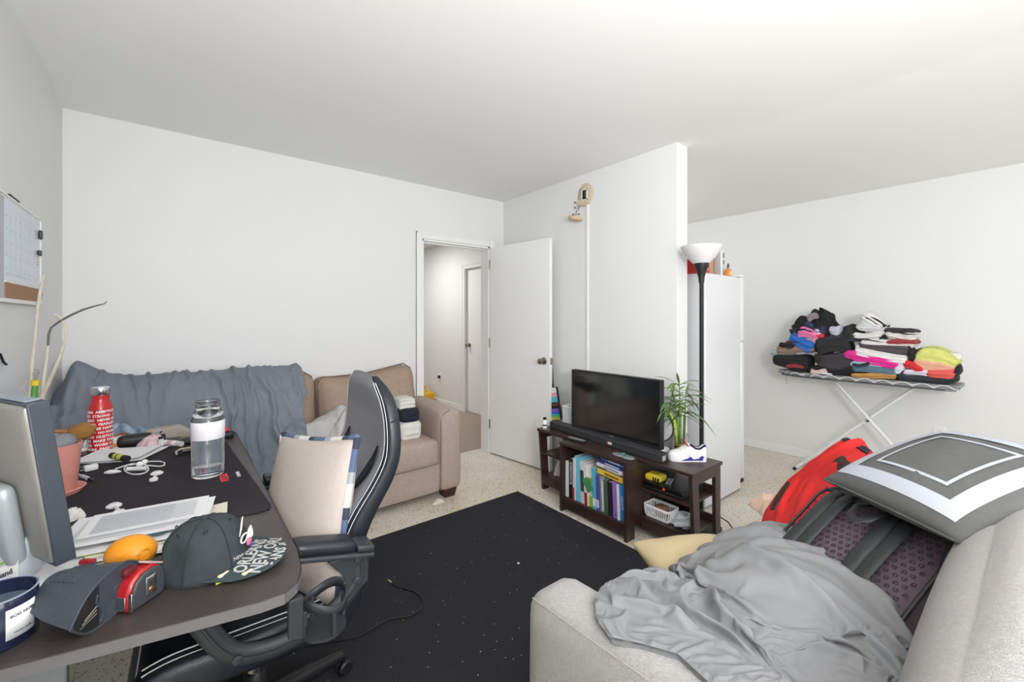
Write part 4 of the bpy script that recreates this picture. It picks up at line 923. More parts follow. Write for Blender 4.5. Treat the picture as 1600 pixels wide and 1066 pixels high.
# ------------------------------------------------------------------ ironing board
def ironmat():
    m = bpy.data.materials.new('ironing_cover'); m.use_nodes = True; nt = m.node_tree; L = nt.links.new; b = nt.nodes['Principled BSDF']
    tc = nt.nodes.new('ShaderNodeTexCoord'); sx = nt.nodes.new('ShaderNodeSeparateXYZ'); L(tc.outputs['Object'], sx.inputs[0])
    def mth(op, a, bb=None):
        n = nt.nodes.new('ShaderNodeMath'); n.operation = op
        for i, q in enumerate((a, bb)):
            if q is None: continue
            if isinstance(q, (int, float)): n.inputs[i].default_value = q
            else: L(q, n.inputs[i])
        return n.outputs[0]
    s = mth('SINE', mth('MULTIPLY', sx.outputs[1], 58.0))
    z = mth('MODULO', mth('MULTIPLY', mth('ADD', sx.outputs[2], mth('MULTIPLY', sx.outputs[0], .9)), 110.0), 5.2)
    a = mth('ABSOLUTE', mth('SUBTRACT', z, mth('ADD', s, 1.2)))
    c = mth('ABSOLUTE', mth('ADD', mth('SUBTRACT', z, 3.6), s))
    k = mth('LESS_THAN', mth('MINIMUM', a, c), .32)
    x = nt.nodes.new('ShaderNodeMix'); x.data_type = 'RGBA'; L(k, x.inputs[0]); x.inputs[6].default_value = lin((128, 130, 132)); x.inputs[7].default_value = lin((226, 226, 226)); L(x.outputs[2], b.inputs['Base Color']); b.inputs['Roughness'].default_value = .85
    return m
ib = thing('ironing_board', 'ironing board with a grey lattice cover and crossed white legs by the right wall', 'ironing board', (4.36, .95, 0))
IBM = ironmat(); IW = mat('white_tube', (228, 229, 230), .35)
outb = [(4.215, .36), (4.20, .41), (4.20, 1.15), (4.235, 1.38), (4.30, 1.50), (4.36, 1.525), (4.42, 1.50), (4.485, 1.38), (4.52, 1.15), (4.52, .41), (4.505, .36)]
part('board_cover', prism(outb, .843, .872, 'z'), IBM, ib, bev=.008)
part('board_frame', prism([(4.36 + (x - 4.36) * .9, .95 + (y - .95) * .96) for x, y in outb], .828, .8425, 'z'), mat('grey_metal', (110, 112, 116), .4, .8), ib, smooth=False)
def iln(y0, z0, y1, z1, x): return tube([(x, y0, z0), (x, y1, z1)], .0125, 10)
for nm, (y0, z0, y1, z1) in (('leg', (1.125, .828, .48, .02)), ('leg', (.60, .828, 1.375, .02))):
    xx = 4.395 if y0 > 1 else 4.425
    l_ = part('leg', iln(y0, z0, y1, z1, xx), IW, ib)
    part('foot_bar', tube([(4.30, y1, .014), (4.50, y1, .014)], .012, 10), IW, l_)
    part('foot_cap', join(tube([(4.285, y1, .014), (4.303, y1, .014)], .0138, 10), tube([(4.497, y1, .014), (4.515, y1, .014)], .0138, 10)), BLACKP, l_)
part('pivot_bolt', tube([(4.375, .888, .512), (4.44, .888, .512)], .01, 10), CHROME, ib)
part('hanging_cord', tube([(4.22, 1.415, .83), (4.22, 1.415, .76)], .002, 5), mat('grey_wire', (112, 108, 104), .6), ib)

GRP = 'clothes piled on the ironing board'
_gi = [0]
def gcol(c):
    return mat('cloth_%d_%d_%d' % c, c, .92, bump=(450, .15), var=(30, .35), c2=tuple(int(k * .82) for k in c))
def garment(u0, u1, vt, vb, c, label, dx=0.0, dep=.22, tilt=0.0, layers=3, name='folded_shirt', c2=None, xp=4.215, lump=.004):
    _gi[0] += 1; sd = _gi[0]; xp = xp + dx
    um = (u0 + u1) / 2
    ya, yb = px(u0, (vt + vb) / 2, xp)[1], px(u1, (vt + vb) / 2, xp)[1]
    z0, z1 = px(um, vb, xp)[2], px(um, vt, xp)[2]
    z0 = max(z0, .874)
    if z1 - z0 < .012: z1 = z0 + .012
    L_, H_ = abs(ya - yb), z1 - z0
    dep = min(dep, 4.60 - xp)
    n = 20; tilt = -tilt; rs = np.random.default_rng(sd); f0, f1 = rs.uniform(0, 6, 2)
    g = rbox(0, dep, -L_ / 2, L_ / 2, -H_ / 2, H_ / 2, min(.03, H_ * .5), n); v = g[0]
    tz_ = v[:, 2] / H_ + .5; fr_ = np.clip(1 - v[:, 0] / (dep * .35), 0, 1)
    v[:, 0] += fr_ * (.013 * np.abs(np.sin(PI * layers * tz_)) - .009) + .005 * wob(v, 12, sd)
    uu = v[:, 1] / L_ * 2
    v[:, 2] *= 1 + .22 * np.sin(2.3 * uu + f0) - .25 * np.clip(np.abs(uu) - .6, 0, 1)
    v[:, 2] += min(.010, H_ * .3) * np.sin(2.0 * uu + f1) + .003 * crease(v[:, :2], 20, sd + 9) * (v[:, 2] > 0)
    v[:, 2] += lump * wob(v[:, :2], 16, sd + 3) * (H_ > .02) + .35 * lump * wob(v, 50, sd + 5)
    v[:, 1] += .006 * wob(v[:, [0, 2]] * 1.0, 30, sd + 7)
    c_, s_ = math.cos(tilt), math.sin(tilt)
    y2 = v[:, 1] * c_ - v[:, 2] * s_; z2 = v[:, 1] * s_ + v[:, 2] * c_
    v = np.stack([v[:, 0] + xp, y2 + (ya + yb) / 2, z2 + (z0 + z1) / 2], 1)
    m = gcol(c)
    if c2:
        mi = []
        for f in g[1]:
            mi.append(1 if np.mean([tz_[i] for i in f]) < .45 else 0)
        return obj(name, (v, g[1], mi), [m, gcol(c2)], label, 'clothing', GRP, ang=180)
    return obj(name, (v, g[1]), m, label, 'clothing', GRP, ang=180)
BK, CH, WH = (34, 34, 37), (66, 64, 68), (226, 224, 222)
garment(1206, 1262, 555, 577, BK, 'black sports jacket with a red edge at the left end of the ironing board', layers=4, name='folded_jacket')
garment(1226, 1256, 571, 576, (150, 50, 62), 'thin dark red strip of cloth under the black jacket at the left end', dx=-.012, dep=.1, layers=1, name='folded_cloth')
garment(1203, 1232, 548, 558, (176, 190, 200), 'pale blue cloth sticking out above the black jacket at the far left end', dx=.03, layers=2, name='folded_cloth')
garment(1212, 1270, 539, 553, (150, 124, 112), 'dark patterned leggings with peach flecks in the left stack', layers=3, name='folded_leggings')
garment(1216, 1240, 536, 546, BK, 'rolled black stocking at the left edge of the left stack', dx=-.012, dep=.1, layers=2, name='folded_cloth')
garment(1224, 1254, 531, 541, (84, 40, 44), 'maroon folded top in the left stack', layers=2)
garment(1231, 1272, 522, 545, (44, 104, 186), 'bright blue folded top slanting in the left stack', tilt=-.38, dx=-.006, layers=2)
garment(1233, 1252, 514, 526, (52, 48, 52), 'charcoal bundle at the left of the pink top', layers=3, name='folded_cloth')
garment(1245, 1280, 514, 532, (226, 122, 172), 'pink folded top in the left stack', tilt=-.34, dx=-.012, layers=2)
garment(1256, 1276, 524, 537, (190, 168, 156), 'beige striped cloth between the pink and the blue tops', tilt=-.4, dx=-.004, layers=3, name='folded_cloth')
garment(1264, 1286, 519, 531, (206, 52, 68), 'red folded top right of the pink one', tilt=-.4, dx=-.008, layers=2)
garment(1270, 1284, 515, 524, (196, 206, 220), 'pale blue folded cloth lying on the red top', tilt=-.4, dx=-.012, layers=1, name='folded_cloth')
garment(1255, 1290, 505, 522, (56, 58, 84), 'navy folded top beneath the black crumpled heap', tilt=-.2, layers=3)
def crump(u0, u1, vt, vb, c, label, seed, dx=.02, dep=.18, h=.02):
    um = (u0 + u1) / 2; xp = 4.215 + dx
    ya, yb = px(u0, vb, xp)[1], px(u1, vb, xp)[1]; z0 = px(um, vb, xp)[2]; z1 = px(um, vt, xp)[2]
    return obj('crumpled_clothing', cloth_heap(xp + dep / 2, (ya + yb) / 2, z0, dep / 2, abs(ya - yb) / 2, z1 - z0, seed, 32, grow=.3, p=2.6), gcol(c), label, 'clothing', GRP, ang=180)
crump(1236, 1278, 498, 523, BK, 'crumpled black clothing at the left of the tall black heap', 41, dx=.01)
crump(1258, 1301, 482, 524, (30, 30, 32), 'tall crumpled black clothing topmost on the left stack', 45, dx=.03)
garment(1258, 1276, 490, 502, (148, 132, 138), 'grey floral cloth tucked into the top of the black crumpled heap', dx=-.002, layers=2, tilt=.3, name='folded_cloth', dep=.1)
garment(1294, 1312, 508, 524, (190, 190, 206), 'small lavender grey bundle right of the black crumpled heap', layers=2, name='folded_cloth', dep=.12)
crump(1308, 1346, 508, 530, (42, 42, 44), 'black crumpled clothing between the lavender bundle and the white stack', 43, h=.02)
garment(1284, 1340, 523, 535, (58, 60, 68), 'charcoal folded top lying over the large black knit', layers=2, tilt=.05)
garment(1272, 1325, 528, 555, (44, 43, 46), 'large black knitted sweater folded in the middle of the pile', tilt=.18, layers=2, name='folded_sweater', dx=-.006)
garment(1276, 1330, 552, 576, (60, 56, 62), 'charcoal trousers with pockets folded below the black sweater', layers=1, name='folded_trousers', lump=.006)
garment(1270, 1282, 553, 567, (40, 38, 42), 'black strap bundle with white lettering left of the charcoal trousers', dx=-.014, dep=.08, layers=2, name='folded_cloth')
garment(1262, 1338, 572, 590, BK, 'black folded shirts at the bottom under the charcoal trousers', layers=4)
garment(1264, 1292, 576, 584, (222, 186, 180), 'pale pink cloth peeping out of the black shirts at the bottom', dx=-.012, dep=.1, layers=1, tilt=-.1, name='folded_cloth')
garment(1276, 1300, 585, 590, WH, 'white cloth sliver lying on the board below the black shirts', dx=-.012, dep=.1, layers=1, name='folded_cloth')
# white stack
garment(1330, 1382, 518, 531, WH, 'white folded shirt at the bottom of the tall white stack', layers=3)
garment(1336, 1382, 506, 519, (214, 214, 216), 'pale grey folded shirt in the middle of the tall white stack', tilt=-.15, layers=3)
garment(1342, 1384, 494, 510, WH, 'white folded shirt on top of the tall white stack', tilt=-.42, layers=3)
garment(1348, 1386, 500, 507, (40, 38, 40), 'black folded shirt slanting over the top of the tall white stack', tilt=-.62, dx=-.004, layers=1)
garment(1372, 1384, 524, 531, (36, 36, 38), 'small black bundle between the two white stacks', dx=-.01, dep=.1, layers=2, name='folded_cloth')
garment(1381, 1430, 519, 532, (222, 220, 214), 'cream folded shirts in the right white stack', tilt=-.1, layers=3)
garment(1382, 1430, 514, 521, (62, 58, 58), 'charcoal folded shirt on top of the right white stack', tilt=-.18, layers=2)
garment(1384, 1431, 531, 539, (164, 66, 68), 'dark red folded shirt under the right white stack', tilt=-.1, layers=2, dx=-.006)
garment(1334, 1384, 528, 536, (44, 42, 44), 'black folded cloth under the tall white stack', layers=2, dx=.01, name='folded_cloth')
garment(1342, 1428, 531, 545, WH, 'long white folded shirt above the charcoal striped one', tilt=-.06, layers=2)
garment(1338, 1420, 536, 553, (86, 78, 82), 'long grey-brown folded top with dark edges in the middle stack', tilt=-.16, layers=3, dx=-.008)
garment(1334, 1418, 545, 566, (232, 230, 228), 'white folded shirts between the grey-brown and the magenta tops', tilt=-.16, layers=4, dx=-.004)
garment(1316, 1404, 553, 570, (226, 50, 148), 'magenta folded top running across the middle stack', tilt=-.26, layers=2, dx=-.01)
garment(1327, 1384, 564, 576, (172, 192, 204), 'light blue folded denim under the magenta top', tilt=-.06, layers=3, name='folded_jeans')
garment(1330, 1358, 567, 572, (46, 46, 60), 'thin navy cloth between the two blue denims', dx=-.012, dep=.1, layers=1, name='folded_cloth')
garment(1328, 1398, 573, 586, (94, 124, 144), 'steel blue folded jeans above the mustard top', tilt=-.02, layers=2, name='folded_jeans')
garment(1328, 1401, 583, 596, (204, 152, 84), 'mustard folded top lying on the ironing board', layers=2)
garment(1395, 1412, 566, 586, (216, 218, 232), 'pale lavender bundle between the steel blue jeans and the red top', dx=-.006, dep=.12, layers=2, name='folded_cloth')
garment(1400, 1496, 583, 602, (52, 54, 60), 'dark slate trousers at the bottom of the right stack', layers=2, name='folded_trousers', lump=.006)
garment(1410, 1456, 577, 589, (222, 224, 236), 'white folded shirt beneath the red top in the right stack', layers=2, tilt=-.05)
garment(1409, 1444, 565, 581, (214, 48, 52), 'red folded top in the right stack', layers=2, tilt=-.1, dx=-.006)
garment(1428, 1497, 550, 580, (214, 216, 122), 'lime yellow top fading to peach, topmost of the right stack', layers=3, tilt=-.2, dx=-.010, c2=(232, 176, 150), lump=.009, name='folded_shirt')
garment(1446, 1494, 577, 592, (226, 96, 92), 'coral folded hem beneath the lime yellow top', layers=2, tilt=-.12, dx=-.012)
garment(1418, 1431, 543, 566, (38, 38, 40), 'rolled black socks left of the lime yellow top', dx=-.004, dep=.12, layers=2, name='rolled_socks')
garment(1430, 1466, 544, 555, (40, 42, 46), 'black folded cloth behind the lime yellow top', dx=.05, layers=2, name='folded_cloth')
garment(1462, 1500, 552, 566, (228, 228, 218), 'white folded shirt with a black band behind the right end of the lime top', dx=.04, tilt=-.4, layers=2)
garment(1488, 1500, 573, 588, (42, 44, 44), 'black bundle at the right end of the pile', dx=-.004, dep=.12, layers=2, name='folded_cloth')

# ------------------------------------------------------------------ wall planner on the left wall
wbd = thing('wall_planner', 'white dry-erase wall planner with a cork strip hanging on the left wall', 'board', (XL, 2.52, 1.40))
bx0, bx1 = XL + .003, XL + .014
part('panel', box(bx0, bx1, 2.205, 2.835, 1.40, 1.775), WHITEP, wbd, smooth=False)
part('writing_surface', box(bx1, bx1 + .001, 2.30, 2.825, 1.478, 1.768), mat('dry_erase', (214, 222, 232), .25), wbd, smooth=False)
part('side_column', box(bx1, bx1 + .001, 2.212, 2.296, 1.41, 1.768), mat('planner_grey', (176, 178, 186), .4), wbd, smooth=False)
part('cork_strip', box(bx1, bx1 + .0015, 2.30, 2.825, 1.412, 1.468), mat('cork', (176, 138, 108), .9, bump=(200, .5), var=(60, .6), c2=(150, 112, 84)), wbd, smooth=False)
part('frame', join(box(bx0, bx1 + .004, 2.20, 2.84, 1.775, 1.783), box(bx0, bx1 + .004, 2.20, 2.84, 1.396, 1.405), box(bx0, bx1 + .004, 2.834, 2.842, 1.396, 1.783), box(bx0, bx1 + .003, 2.30, 2.834, 1.468, 1.474)), TRIM, wbd, smooth=False, bev=.001)
GRID = mat('planner_grid', (186, 194, 206), .5)
part('grid_lines', join(*[box(bx1 + .001, bx1 + .0014, 2.30, 2.72, z, z + .0014) for z in np.linspace(1.50, 1.74, 6)], *[box(bx1 + .001, bx1 + .0014, y, y + .0014, 1.50, 1.74) for y in np.linspace(2.30, 2.72, 7)]), GRID, wbd, smooth=False)
part('notes', join(*[box(bx1 + .001, bx1 + .0014, 2.74 + (i % 3) * .022, 2.752 + (i % 3) * .024, 1.50 + i * .009, 1.503 + i * .009) for i in range(14)], *[box(bx1 + .001, bx1 + .0014, 2.32 + .06 * i, 2.327 + .06 * i, 1.515 + .048 * k, 1.52 + .048 * k) for i in range(7) for k in range(5)]), mat('ink_grey', (140, 146, 160), .6), wbd, smooth=False)
part('red_notes', join(*[box(bx1 + .001, bx1 + .0014, 2.76 + .015 * (i % 2), 2.79 + .015 * (i % 2), 1.575 + i * .012, 1.579 + i * .012) for i in range(4)]), mat('ink_red', (200, 110, 100), .6), wbd, smooth=False)
for nm, z0, z1, y in (('marker_clip', 1.69, 1.73, 2.80), ('magnet', 1.615, 1.64, 2.785)):
    obj(nm, rbox(bx1 + .0016, bx1 + .014, y - .012, y + .012, z0, z1, .005, 5), mat('dark_clip', (58, 62, 72), .4), ('black marker clip on the right edge of the wall planner' if nm == 'marker_clip' else 'dark blue magnet at mid-height on the right side of the wall planner'), 'clip' if nm == 'marker_clip' else 'magnet')
obj('push_pins', join(*[sphere((bx1 + .008, 2.80 + .012 * math.cos(k * 1.7), 1.44 + .014 * math.sin(k * 2.3)), .006, n=6) for k in range(7)]), mat('pin_grey', (170, 176, 184), .3), 'cluster of pale push pins at the right end of the cork strip', 'pins', kind='stuff')
obj('dry_erase_marker', tube([(XL + .010, 2.38, 1.7905), (XL + .010, 2.49, 1.7905)], .007, 8), BLACKP, 'black marker lying on top of the wall planner', 'marker')
ps = obj('paper_sheet', (lambda q: (np.array([(XL + .002, *p) for p in q] + [(XL + .004, *p) for p in q]), [(0, 1, 2, 3), (7, 6, 5, 4), (0, 4, 5, 1), (1, 5, 6, 2), (2, 6, 7, 3), (3, 7, 4, 0)]))([(2.0, 1.20), (2.335, 1.235), (2.66, .90), (2.0, .82)]), mat('sheet_blue_white', (222, 228, 234), .5), 'white sheet with a slanting edge on the left wall below the planner', 'paper', smooth=False)
obj('wall_hook', tube([(XL + .008, 2.28, 1.215), (XL + .012, 2.30, 1.185), (XL + .012, 2.335, 1.172)], .004, 6), BLACKP, 'small black hook on the white sheet at the left wall', 'hook')

# ------------------------------------------------------------------ desk
DZ = .74
DESKM = mat('carbon_laminate', (66, 60, 57), .36, bump=(120, .25), var=(90, .35), c2=(52, 48, 46))
EDGE = mat('grey_edge_band', (104, 102, 102), .4)
desk = thing('desk', 'black gaming desk with a clipped corner along the left wall', 'desk', (-.1, 1.9, 0))
dp = [(-.462, 1.165), (.15, 1.036), (.195, 1.035), (.225, 1.06), (.246, 1.115), (.259, 1.22), (.272, 2.655), (.262, 2.69), (-.462, 2.84)]
part('desktop', prism(dp, DZ - .024, DZ, 'z'), DESKM, desk, smooth=False, bev=.0015)
def edgeband():
    q = [np.array(p) for p in dp[:7]]; o = []
    for i in range(len(q)):
        a = q[max(0, i - 1)]; b = q[min(len(q) - 1, i + 1)]; t = (b - a) / np.linalg.norm(b - a); o.append(q[i] + np.array([t[1], -t[0]]) * .0012)
    V = [(p[0], p[1], z) for p in o for z in (DZ - .0235, DZ - .001)]
    return G(V, [(2 * i, 2 * i + 2, 2 * i + 3, 2 * i + 1) for i in range(len(o) - 1)])
part('edge_band', edgeband(), EDGE, desk, smooth=False)
DM = mat('desk_frame_metal', (120, 122, 125), .45)
for y in (1.22, 2.60):
    l_ = part('leg', box(-.44, -.16, y, y + .03, .03, .7155) if y < 2 else box(-.40, -.05, y, y + .05, .03, .7155), DM, desk, bev=.004)
    part('foot', box(-.45, .12, y - .02, y + .05, 0, .029), BLACKP, l_, bev=.004)
part('cross_bar', box(-.42, -.37, 1.251, 2.599, .60, .68), BLACKP, desk, smooth=False, bev=.003)
# cup holder clipped to the corner
ch = thing('cup_holder', 'black plastic cup holder clamped under the near right corner of the desk', 'cup holder', (.285, 1.10, .60))
part('bracket', join(prism([(.205, .625), (.236, .612), (.236, .712), (.205, .712)], 1.045, 1.062, 'y')), DARKP, ch, bev=.003)
cc = np.array([.292, 1.092])
def hoop(r, z0, z1, c=cc, a0=0, a1=2 * PI, n=36):
    V = []
    for k in range(n + 1):
        a = a0 + (a1 - a0) * k / n
        for rr, z in ((r, z0), (r, z1)): V.append((c[0] + rr * math.cos(a), c[1] + rr * math.sin(a), z + .012 * math.cos(2 * (a - .6))))
    return G(V, [(2 * k, 2 * k + 2, 2 * k + 3, 2 * k + 1) for k in range(n)])
part('upper_ring', hoop(.052, .648, .672), DARKP, ch, sol=.003)
part('ring_clip', join(box(.232, .246, 1.055, 1.085, .635, .668)), DARKP, ch, bev=.002)
part('tray', prism([(cc[0] + .05 * math.cos(a), cc[1] + .05 * math.sin(a)) for a in np.linspace(0, 2 * PI, 28, endpoint=False)], .588, .594, 'z'), DARKP, ch)
for a in (0.2, 1.9, 3.3, 4.9):
    part('strut', box(cc[0] + .049 * math.cos(a) - .004, cc[0] + .049 * math.cos(a) + .004, cc[1] + .049 * math.sin(a) - .004, cc[1] + .049 * math.sin(a) + .004, .594, .65), DARKP, ch, smooth=False)
# mouse pad with lettering
PADM = mat('mouse_pad_cloth', (50, 46, 51), .95, bump=(700, .15), var=(5, .5), c2=(58, 54, 58), spec=.2)
mp = thing('desk_mat', 'large dark grey desk mat with red and white lettering covering the desk', 'mat', (0, 2.05, DZ))
pq = [(.252, 1.545), (.243, 1.516), (.21, 1.512), (-.30, 1.60), (-.32, 2.62), (.19, 2.492), (.212, 2.47)]
part('pad', prism(pq, DZ + .0003, DZ + .0035, 'z'), PADM, mp, smooth=False)
part('stitched_edge', tube([(x, y, DZ + .0025) for x, y in pq], .0022, 5, closed=True), BLACKP, mp)
lc = pz(357, 745, DZ + .004)
part('red_lettering', basis(TXT['vit'], (lc[0] - .012, lc[1], DZ + .0038), (.0, 1, 0), (-1, .0, 0), (0, 0, 1)), mat('logo_red', (222, 62, 76), .6), mp, smooth=False)
lw = pz(371, 741, DZ + .004)
part('white_lettering', basis(TXT['gam'], (lw[0] + .003, lw[1], DZ + .0038), (0, 1, 0), (-1, 0, 0), (0, 0, 1)), mat('logo_white', (226, 224, 230), .6), mp, smooth=False)
MZ = DZ + .0037

# monitor seen from behind
mang, mtau, mh = math.radians(27.5), math.radians(7), .37
mn = np.array([math.cos(mang), math.sin(mang), 0]); md = np.array([-math.sin(mang), math.cos(mang), 0])   # front normal, width direction
mup = np.array([0, 0, math.cos(mtau)]) - mn * math.sin(mtau); mo = np.array([-.196, 1.362, .79]); mf = np.cross(md, mup); mf = mf if mf @ mn > 0 else -mf
MW = .52
mon = thing('monitor', 'grey-backed computer monitor on the desk by the left wall, seen from behind', 'monitor', (-.26, 1.55, DZ))
def MB(g): return basis(g, mo, md, mf, mup)      # local: x along width away from camera, y = thickness to the front, z up
MSIL = mat('monitor_silver', (168, 164, 158), .38, .35, bump=(500, .1), var=(2.2, .5), c2=(120, 118, 116))
part('back_shell', MB(rbox(0.006, MW - .006, -.006, .02, .006, mh - .006, .01, 8, (0, .004, 0))), MSIL, mon)
MDK = mat('monitor_frame', (66, 74, 84), .4)
part('frame', MB(join(box(0, .006, .0, .036, 0, mh), box(MW - .006, MW, .0, .036, 0, mh), box(.0061, MW - .0061, .0, .036, mh - .006, mh), box(.0061, MW - .0061, .0, .036, 0, .006))), MDK, mon, bev=.003)
part('top_vent', MB(box(.02, MW - .02, .004, .03, mh + .0002, mh + .004)), mat('vent_grey', (140, 150, 160), .4), mon, bev=.002)
part('screen', MB(box(.0065, MW - .0065, .025, .034, .0065, mh - .0065)), GLOSS, mon, smooth=False)
part('stand_neck', MB(prism([(.20, -.02), (.215, .18), (.225, .20), (.29, .205), (.42, .20), (.42, -.03), (.24, -.045)], -.035, -.008, 'y') if False else rbox(.085, .42, -.045, -.0075, -.0, .185, .03, 8)), mat('stand_silver', (176, 182, 186), .35, .3), mon)
part('stand_column', MB(rbox(.20, .34, -.06, -.012, -.02, .12, .02, 6)), mat('stand_silver', (176, 182, 186), .35, .3), mon)
part('stand_foot', T(rbox(-.11, .11, -.13, .13, 0, .014, .006, 6), (-.335, 1.60, MZ), rz=mang), mat('stand_silver', (176, 182, 186), .35, .3), mon)

# red steel bottle
def at(u, v): p = pz(u, v, MZ); return p
rbp = pz(157, 704, DZ + .001); rz0 = DZ + .0005
red = thing('steel_bottle', 'red steel water bottle printed with white slogans at the back of the desk', 'bottle', (rbp[0], rbp[1], rz0))
RR = .0415; cxy = (rbp[0], rbp[1])
part('body', lathe([(.001, 0), (.038, 0), (RR, .005), (RR, .190), (.039, .202), (.031, .226), (.030, .236), (.030, .252), (.001, .252)], 40, (rbp[0], rbp[1], rz0)), mat('bottle_red', (196, 34, 36), .3, coat=.4), red)
part('cap', lathe([(.001, .2522), (.030, .2522), (.032, .256), (.032, .282), (.030, .287), (.001, .287)], 32, (rbp[0], rbp[1], rz0)), CHROME, red)
fa = math.atan2(-rbp[1], -rbp[0]); ta = fa + .52
for k in range(10):
    g = TXT['b%d' % k]; g = (g[0].copy(), g[1]); 
    # shift so that the main word starts left of the middle
    part('lettering', wrap(g, RR, rz0 + .180 - k * .0183, ta - .3, cxy), WHITEP, red, smooth=False)

# clear glass bottle
gbp = pz(325, 742, MZ); GR = .053
gb = thing('glass_bottle', 'open clear glass bottle with a blank white band standing on the desk mat', 'bottle', (gbp[0], gbp[1], MZ))
prof = [(.001, .0), (.048, 0), (GR, .006), (GR, .20), (.052, .215), (.047, .225), (.049, .233), (.046, .243), (.039, .25), (.039, .258), (.041, .26), (.039, .264), (.039, .275), (.041, .279), (.039, .282),
        (.037, .279), (.037, .252), (.043, .242), (.045, .232), (.049, .214), (.0495, .20), (.0495, .012), (.043, .009), (.001, .010)]
part('glass', lathe(prof, 40, (gbp[0], gbp[1], MZ)), GLASS, gb)
part('water', lathe([(.001, .0105), (.043, .0105), (.0492, .0125), (.0492, .042), (.001, .042)], 40, (gbp[0], gbp[1], MZ)), mat('water', (246, 250, 252), .0, trans=1.0, ior=1.33), gb)
part('label_band', open_lathe([(GR + .0006, .142), (GR + .0012, .143), (GR + .0012, .207), (GR + .0006, .208)], 40, (gbp[0], gbp[1], MZ)), mat('label_white', (238, 236, 240), .6), gb)

# pink pot with saucer, stone and brush
ppx = pz(86, 772, MZ)
pot = thing('plant_pot', 'pink ceramic pot on its saucer beside the monitor', 'pot', (ppx[0], ppx[1], MZ))
PK = mat('pink_glaze', (222, 152, 140), .5)
part('body', lathe([(.001, .008), (.05, .008), (.053, .012), (.066, .165), (.067, .168), (.063, .168), (.06, .155), (.001, .145)], 36, (ppx[0], ppx[1], MZ)), PK, pot)
part('saucer', lathe([(.001, 0), (.065, 0), (.076, .016), (.073, .018), (.06, .006), (.001, .006)], 36, (ppx[0], ppx[1], MZ)), PK, pot)
pa = math.atan2(-ppx[1], -ppx[0]) + .75
part('embossed_lettering', join(*[wrap((q[0] * .8 + np.array([.017 * i, 0, 0]), q[1]), .0592, MZ + .075, pa, (ppx[0], ppx[1]), .0008) for i, q in enumerate([TXT['G'], TXT['num']])]), PK, pot, smooth=False)
ZP = MZ + .145
obj('grey_stone', (lambda g: (g[0] + .004 * wob(g[0], 40, 3)[:, None], g[1]))(sphere((ppx[0] + .01, ppx[1] + .0, ZP + .025), .042, .04, .028)), mat('grey_rock', (128, 132, 138), .8, bump=(60, .5)), 'grey stone lying in the pink pot', 'stone')
hb = thing('scrub_brush', 'brown bristle brush with a wooden handle leaning over the pink pot', 'brush', (ppx[0] + .03, ppx[1] + .05, ZP))
bc = np.array([ppx[0] + .045, ppx[1] + .055, ZP + .045])
part('handle', tube([bc + np.array([-.09, .01, .012]), bc + np.array([-.05, .005, .01]), bc], [.009, .007, .012], 8), mat('brush_wood', (150, 100, 60), .6), hb)
part('bristles', (lambda g: (g[0] + (g[0] - bc) * (.12 * wob(g[0], 200, 8))[:, None], g[1]))(sphere(bc + np.array([.012, 0, 0]), .036, .028, .03, 18)), mat('bristle_brown', (150, 106, 56), .9, bump=(300, 1.0)), hb, stuff=True, ang=180)
basket('white_basket', 'white slotted plastic basket at the far left end of the desk', 'basket', (-.355, 2.745, DZ + .001), .17, .15, .085, .85, 30, WHITEP)

# dried bamboo canes in a vase behind the monitor
cv = np.array([-.395, 2.42, 0])
def pd(u, v, t=1.64): return np.array([0, 0, CAM_H]) + _ray(u, v) * t
vz = thing('ceramic_vase', 'white ceramic vase behind the monitor holding tall dried canes', 'vase', (cv[0], cv[1], DZ))
part('body', lathe([(.001, 0), (.035, 0), (.048, .05), (.045, .12), (.034, .17), (.036, .19), (.032, .19), (.03, .165), (.001, .12)], 24, (cv[0], cv[1], DZ + .0005)), WHITEP, vz)
CANE = mat('dry_cane', (214, 206, 190), .7, var=(30, .5), c2=(184, 172, 150)); CANED = mat('dark_twig', (108, 104, 100), .7)
cane = thing('dried_bamboo', 'tall dry bamboo canes with a green stub bound in yellow tape behind the monitor', 'plant', (cv[0], cv[1], DZ + .13))
def path(l): return [pd(*q) for q in l]
base_ = [cv[0], cv[1], DZ + .14]
part('cane', tube([base_] + path([(46, 632), (49, 590), (51, 560), (55, 528), (59, 480), (64, 450), (67, 436), (70, 428)]), [.007, .006, .006, .006, .005, .005, .005, .004, .003], 8), CANE, cane)
part('cane', tube([base_] + path([(60, 632), (73, 605), (82, 585), (93, 560), (101, 535)]), [.007, .007, .007, .006, .006, .005], 8), CANE, cane)
part('thin_shoot', tube(path([(101, 535), (104, 520), (101, 507), (96, 498), (90, 493), (84, 492)]), .0035, 6), CANE, cane)
part('cane', tube([base_] + path([(66, 632), (69, 590), (73, 560), (75, 540)]), [.006, .006, .005, .005, .0045], 8), CANE, cane)
part('dark_shoot', tube(path([(75, 540), (76, 522), (80, 512), (92, 503), (110, 493), (130, 484), (150, 478), (163, 475), (167, 471)]), [.004, .004, .0035, .004, .004, .004, .003, .002, .0015], 7), CANED, cane)
part('twig', tube(path([(31, 612), (40, 600), (50, 588), (58, 578)]), .002, 5), CANE, cane)
part('green_stub', tube([base_] + path([(53, 632), (54, 610), (56, 598)]), [.011, .011, .009, .008], 10), mat('stub_green', (96, 150, 76), .5), cane)
part('yellow_tape', tube(path([(55, 602), (56, 594)]), .0125, 10), mat('tape_yellow', (232, 202, 60), .5), cane)
part('root_tuft', join(*[tube(path([(54 + k, 594), (52 + 2.2 * k, 584), (56 + 1.6 * k, 577 + (k % 2) * 4)]), .0025, 5) for k in range(4)]), mat('root_grey', (160, 156, 146), .9), cane)
lf = pd(33, 622, 1.6)
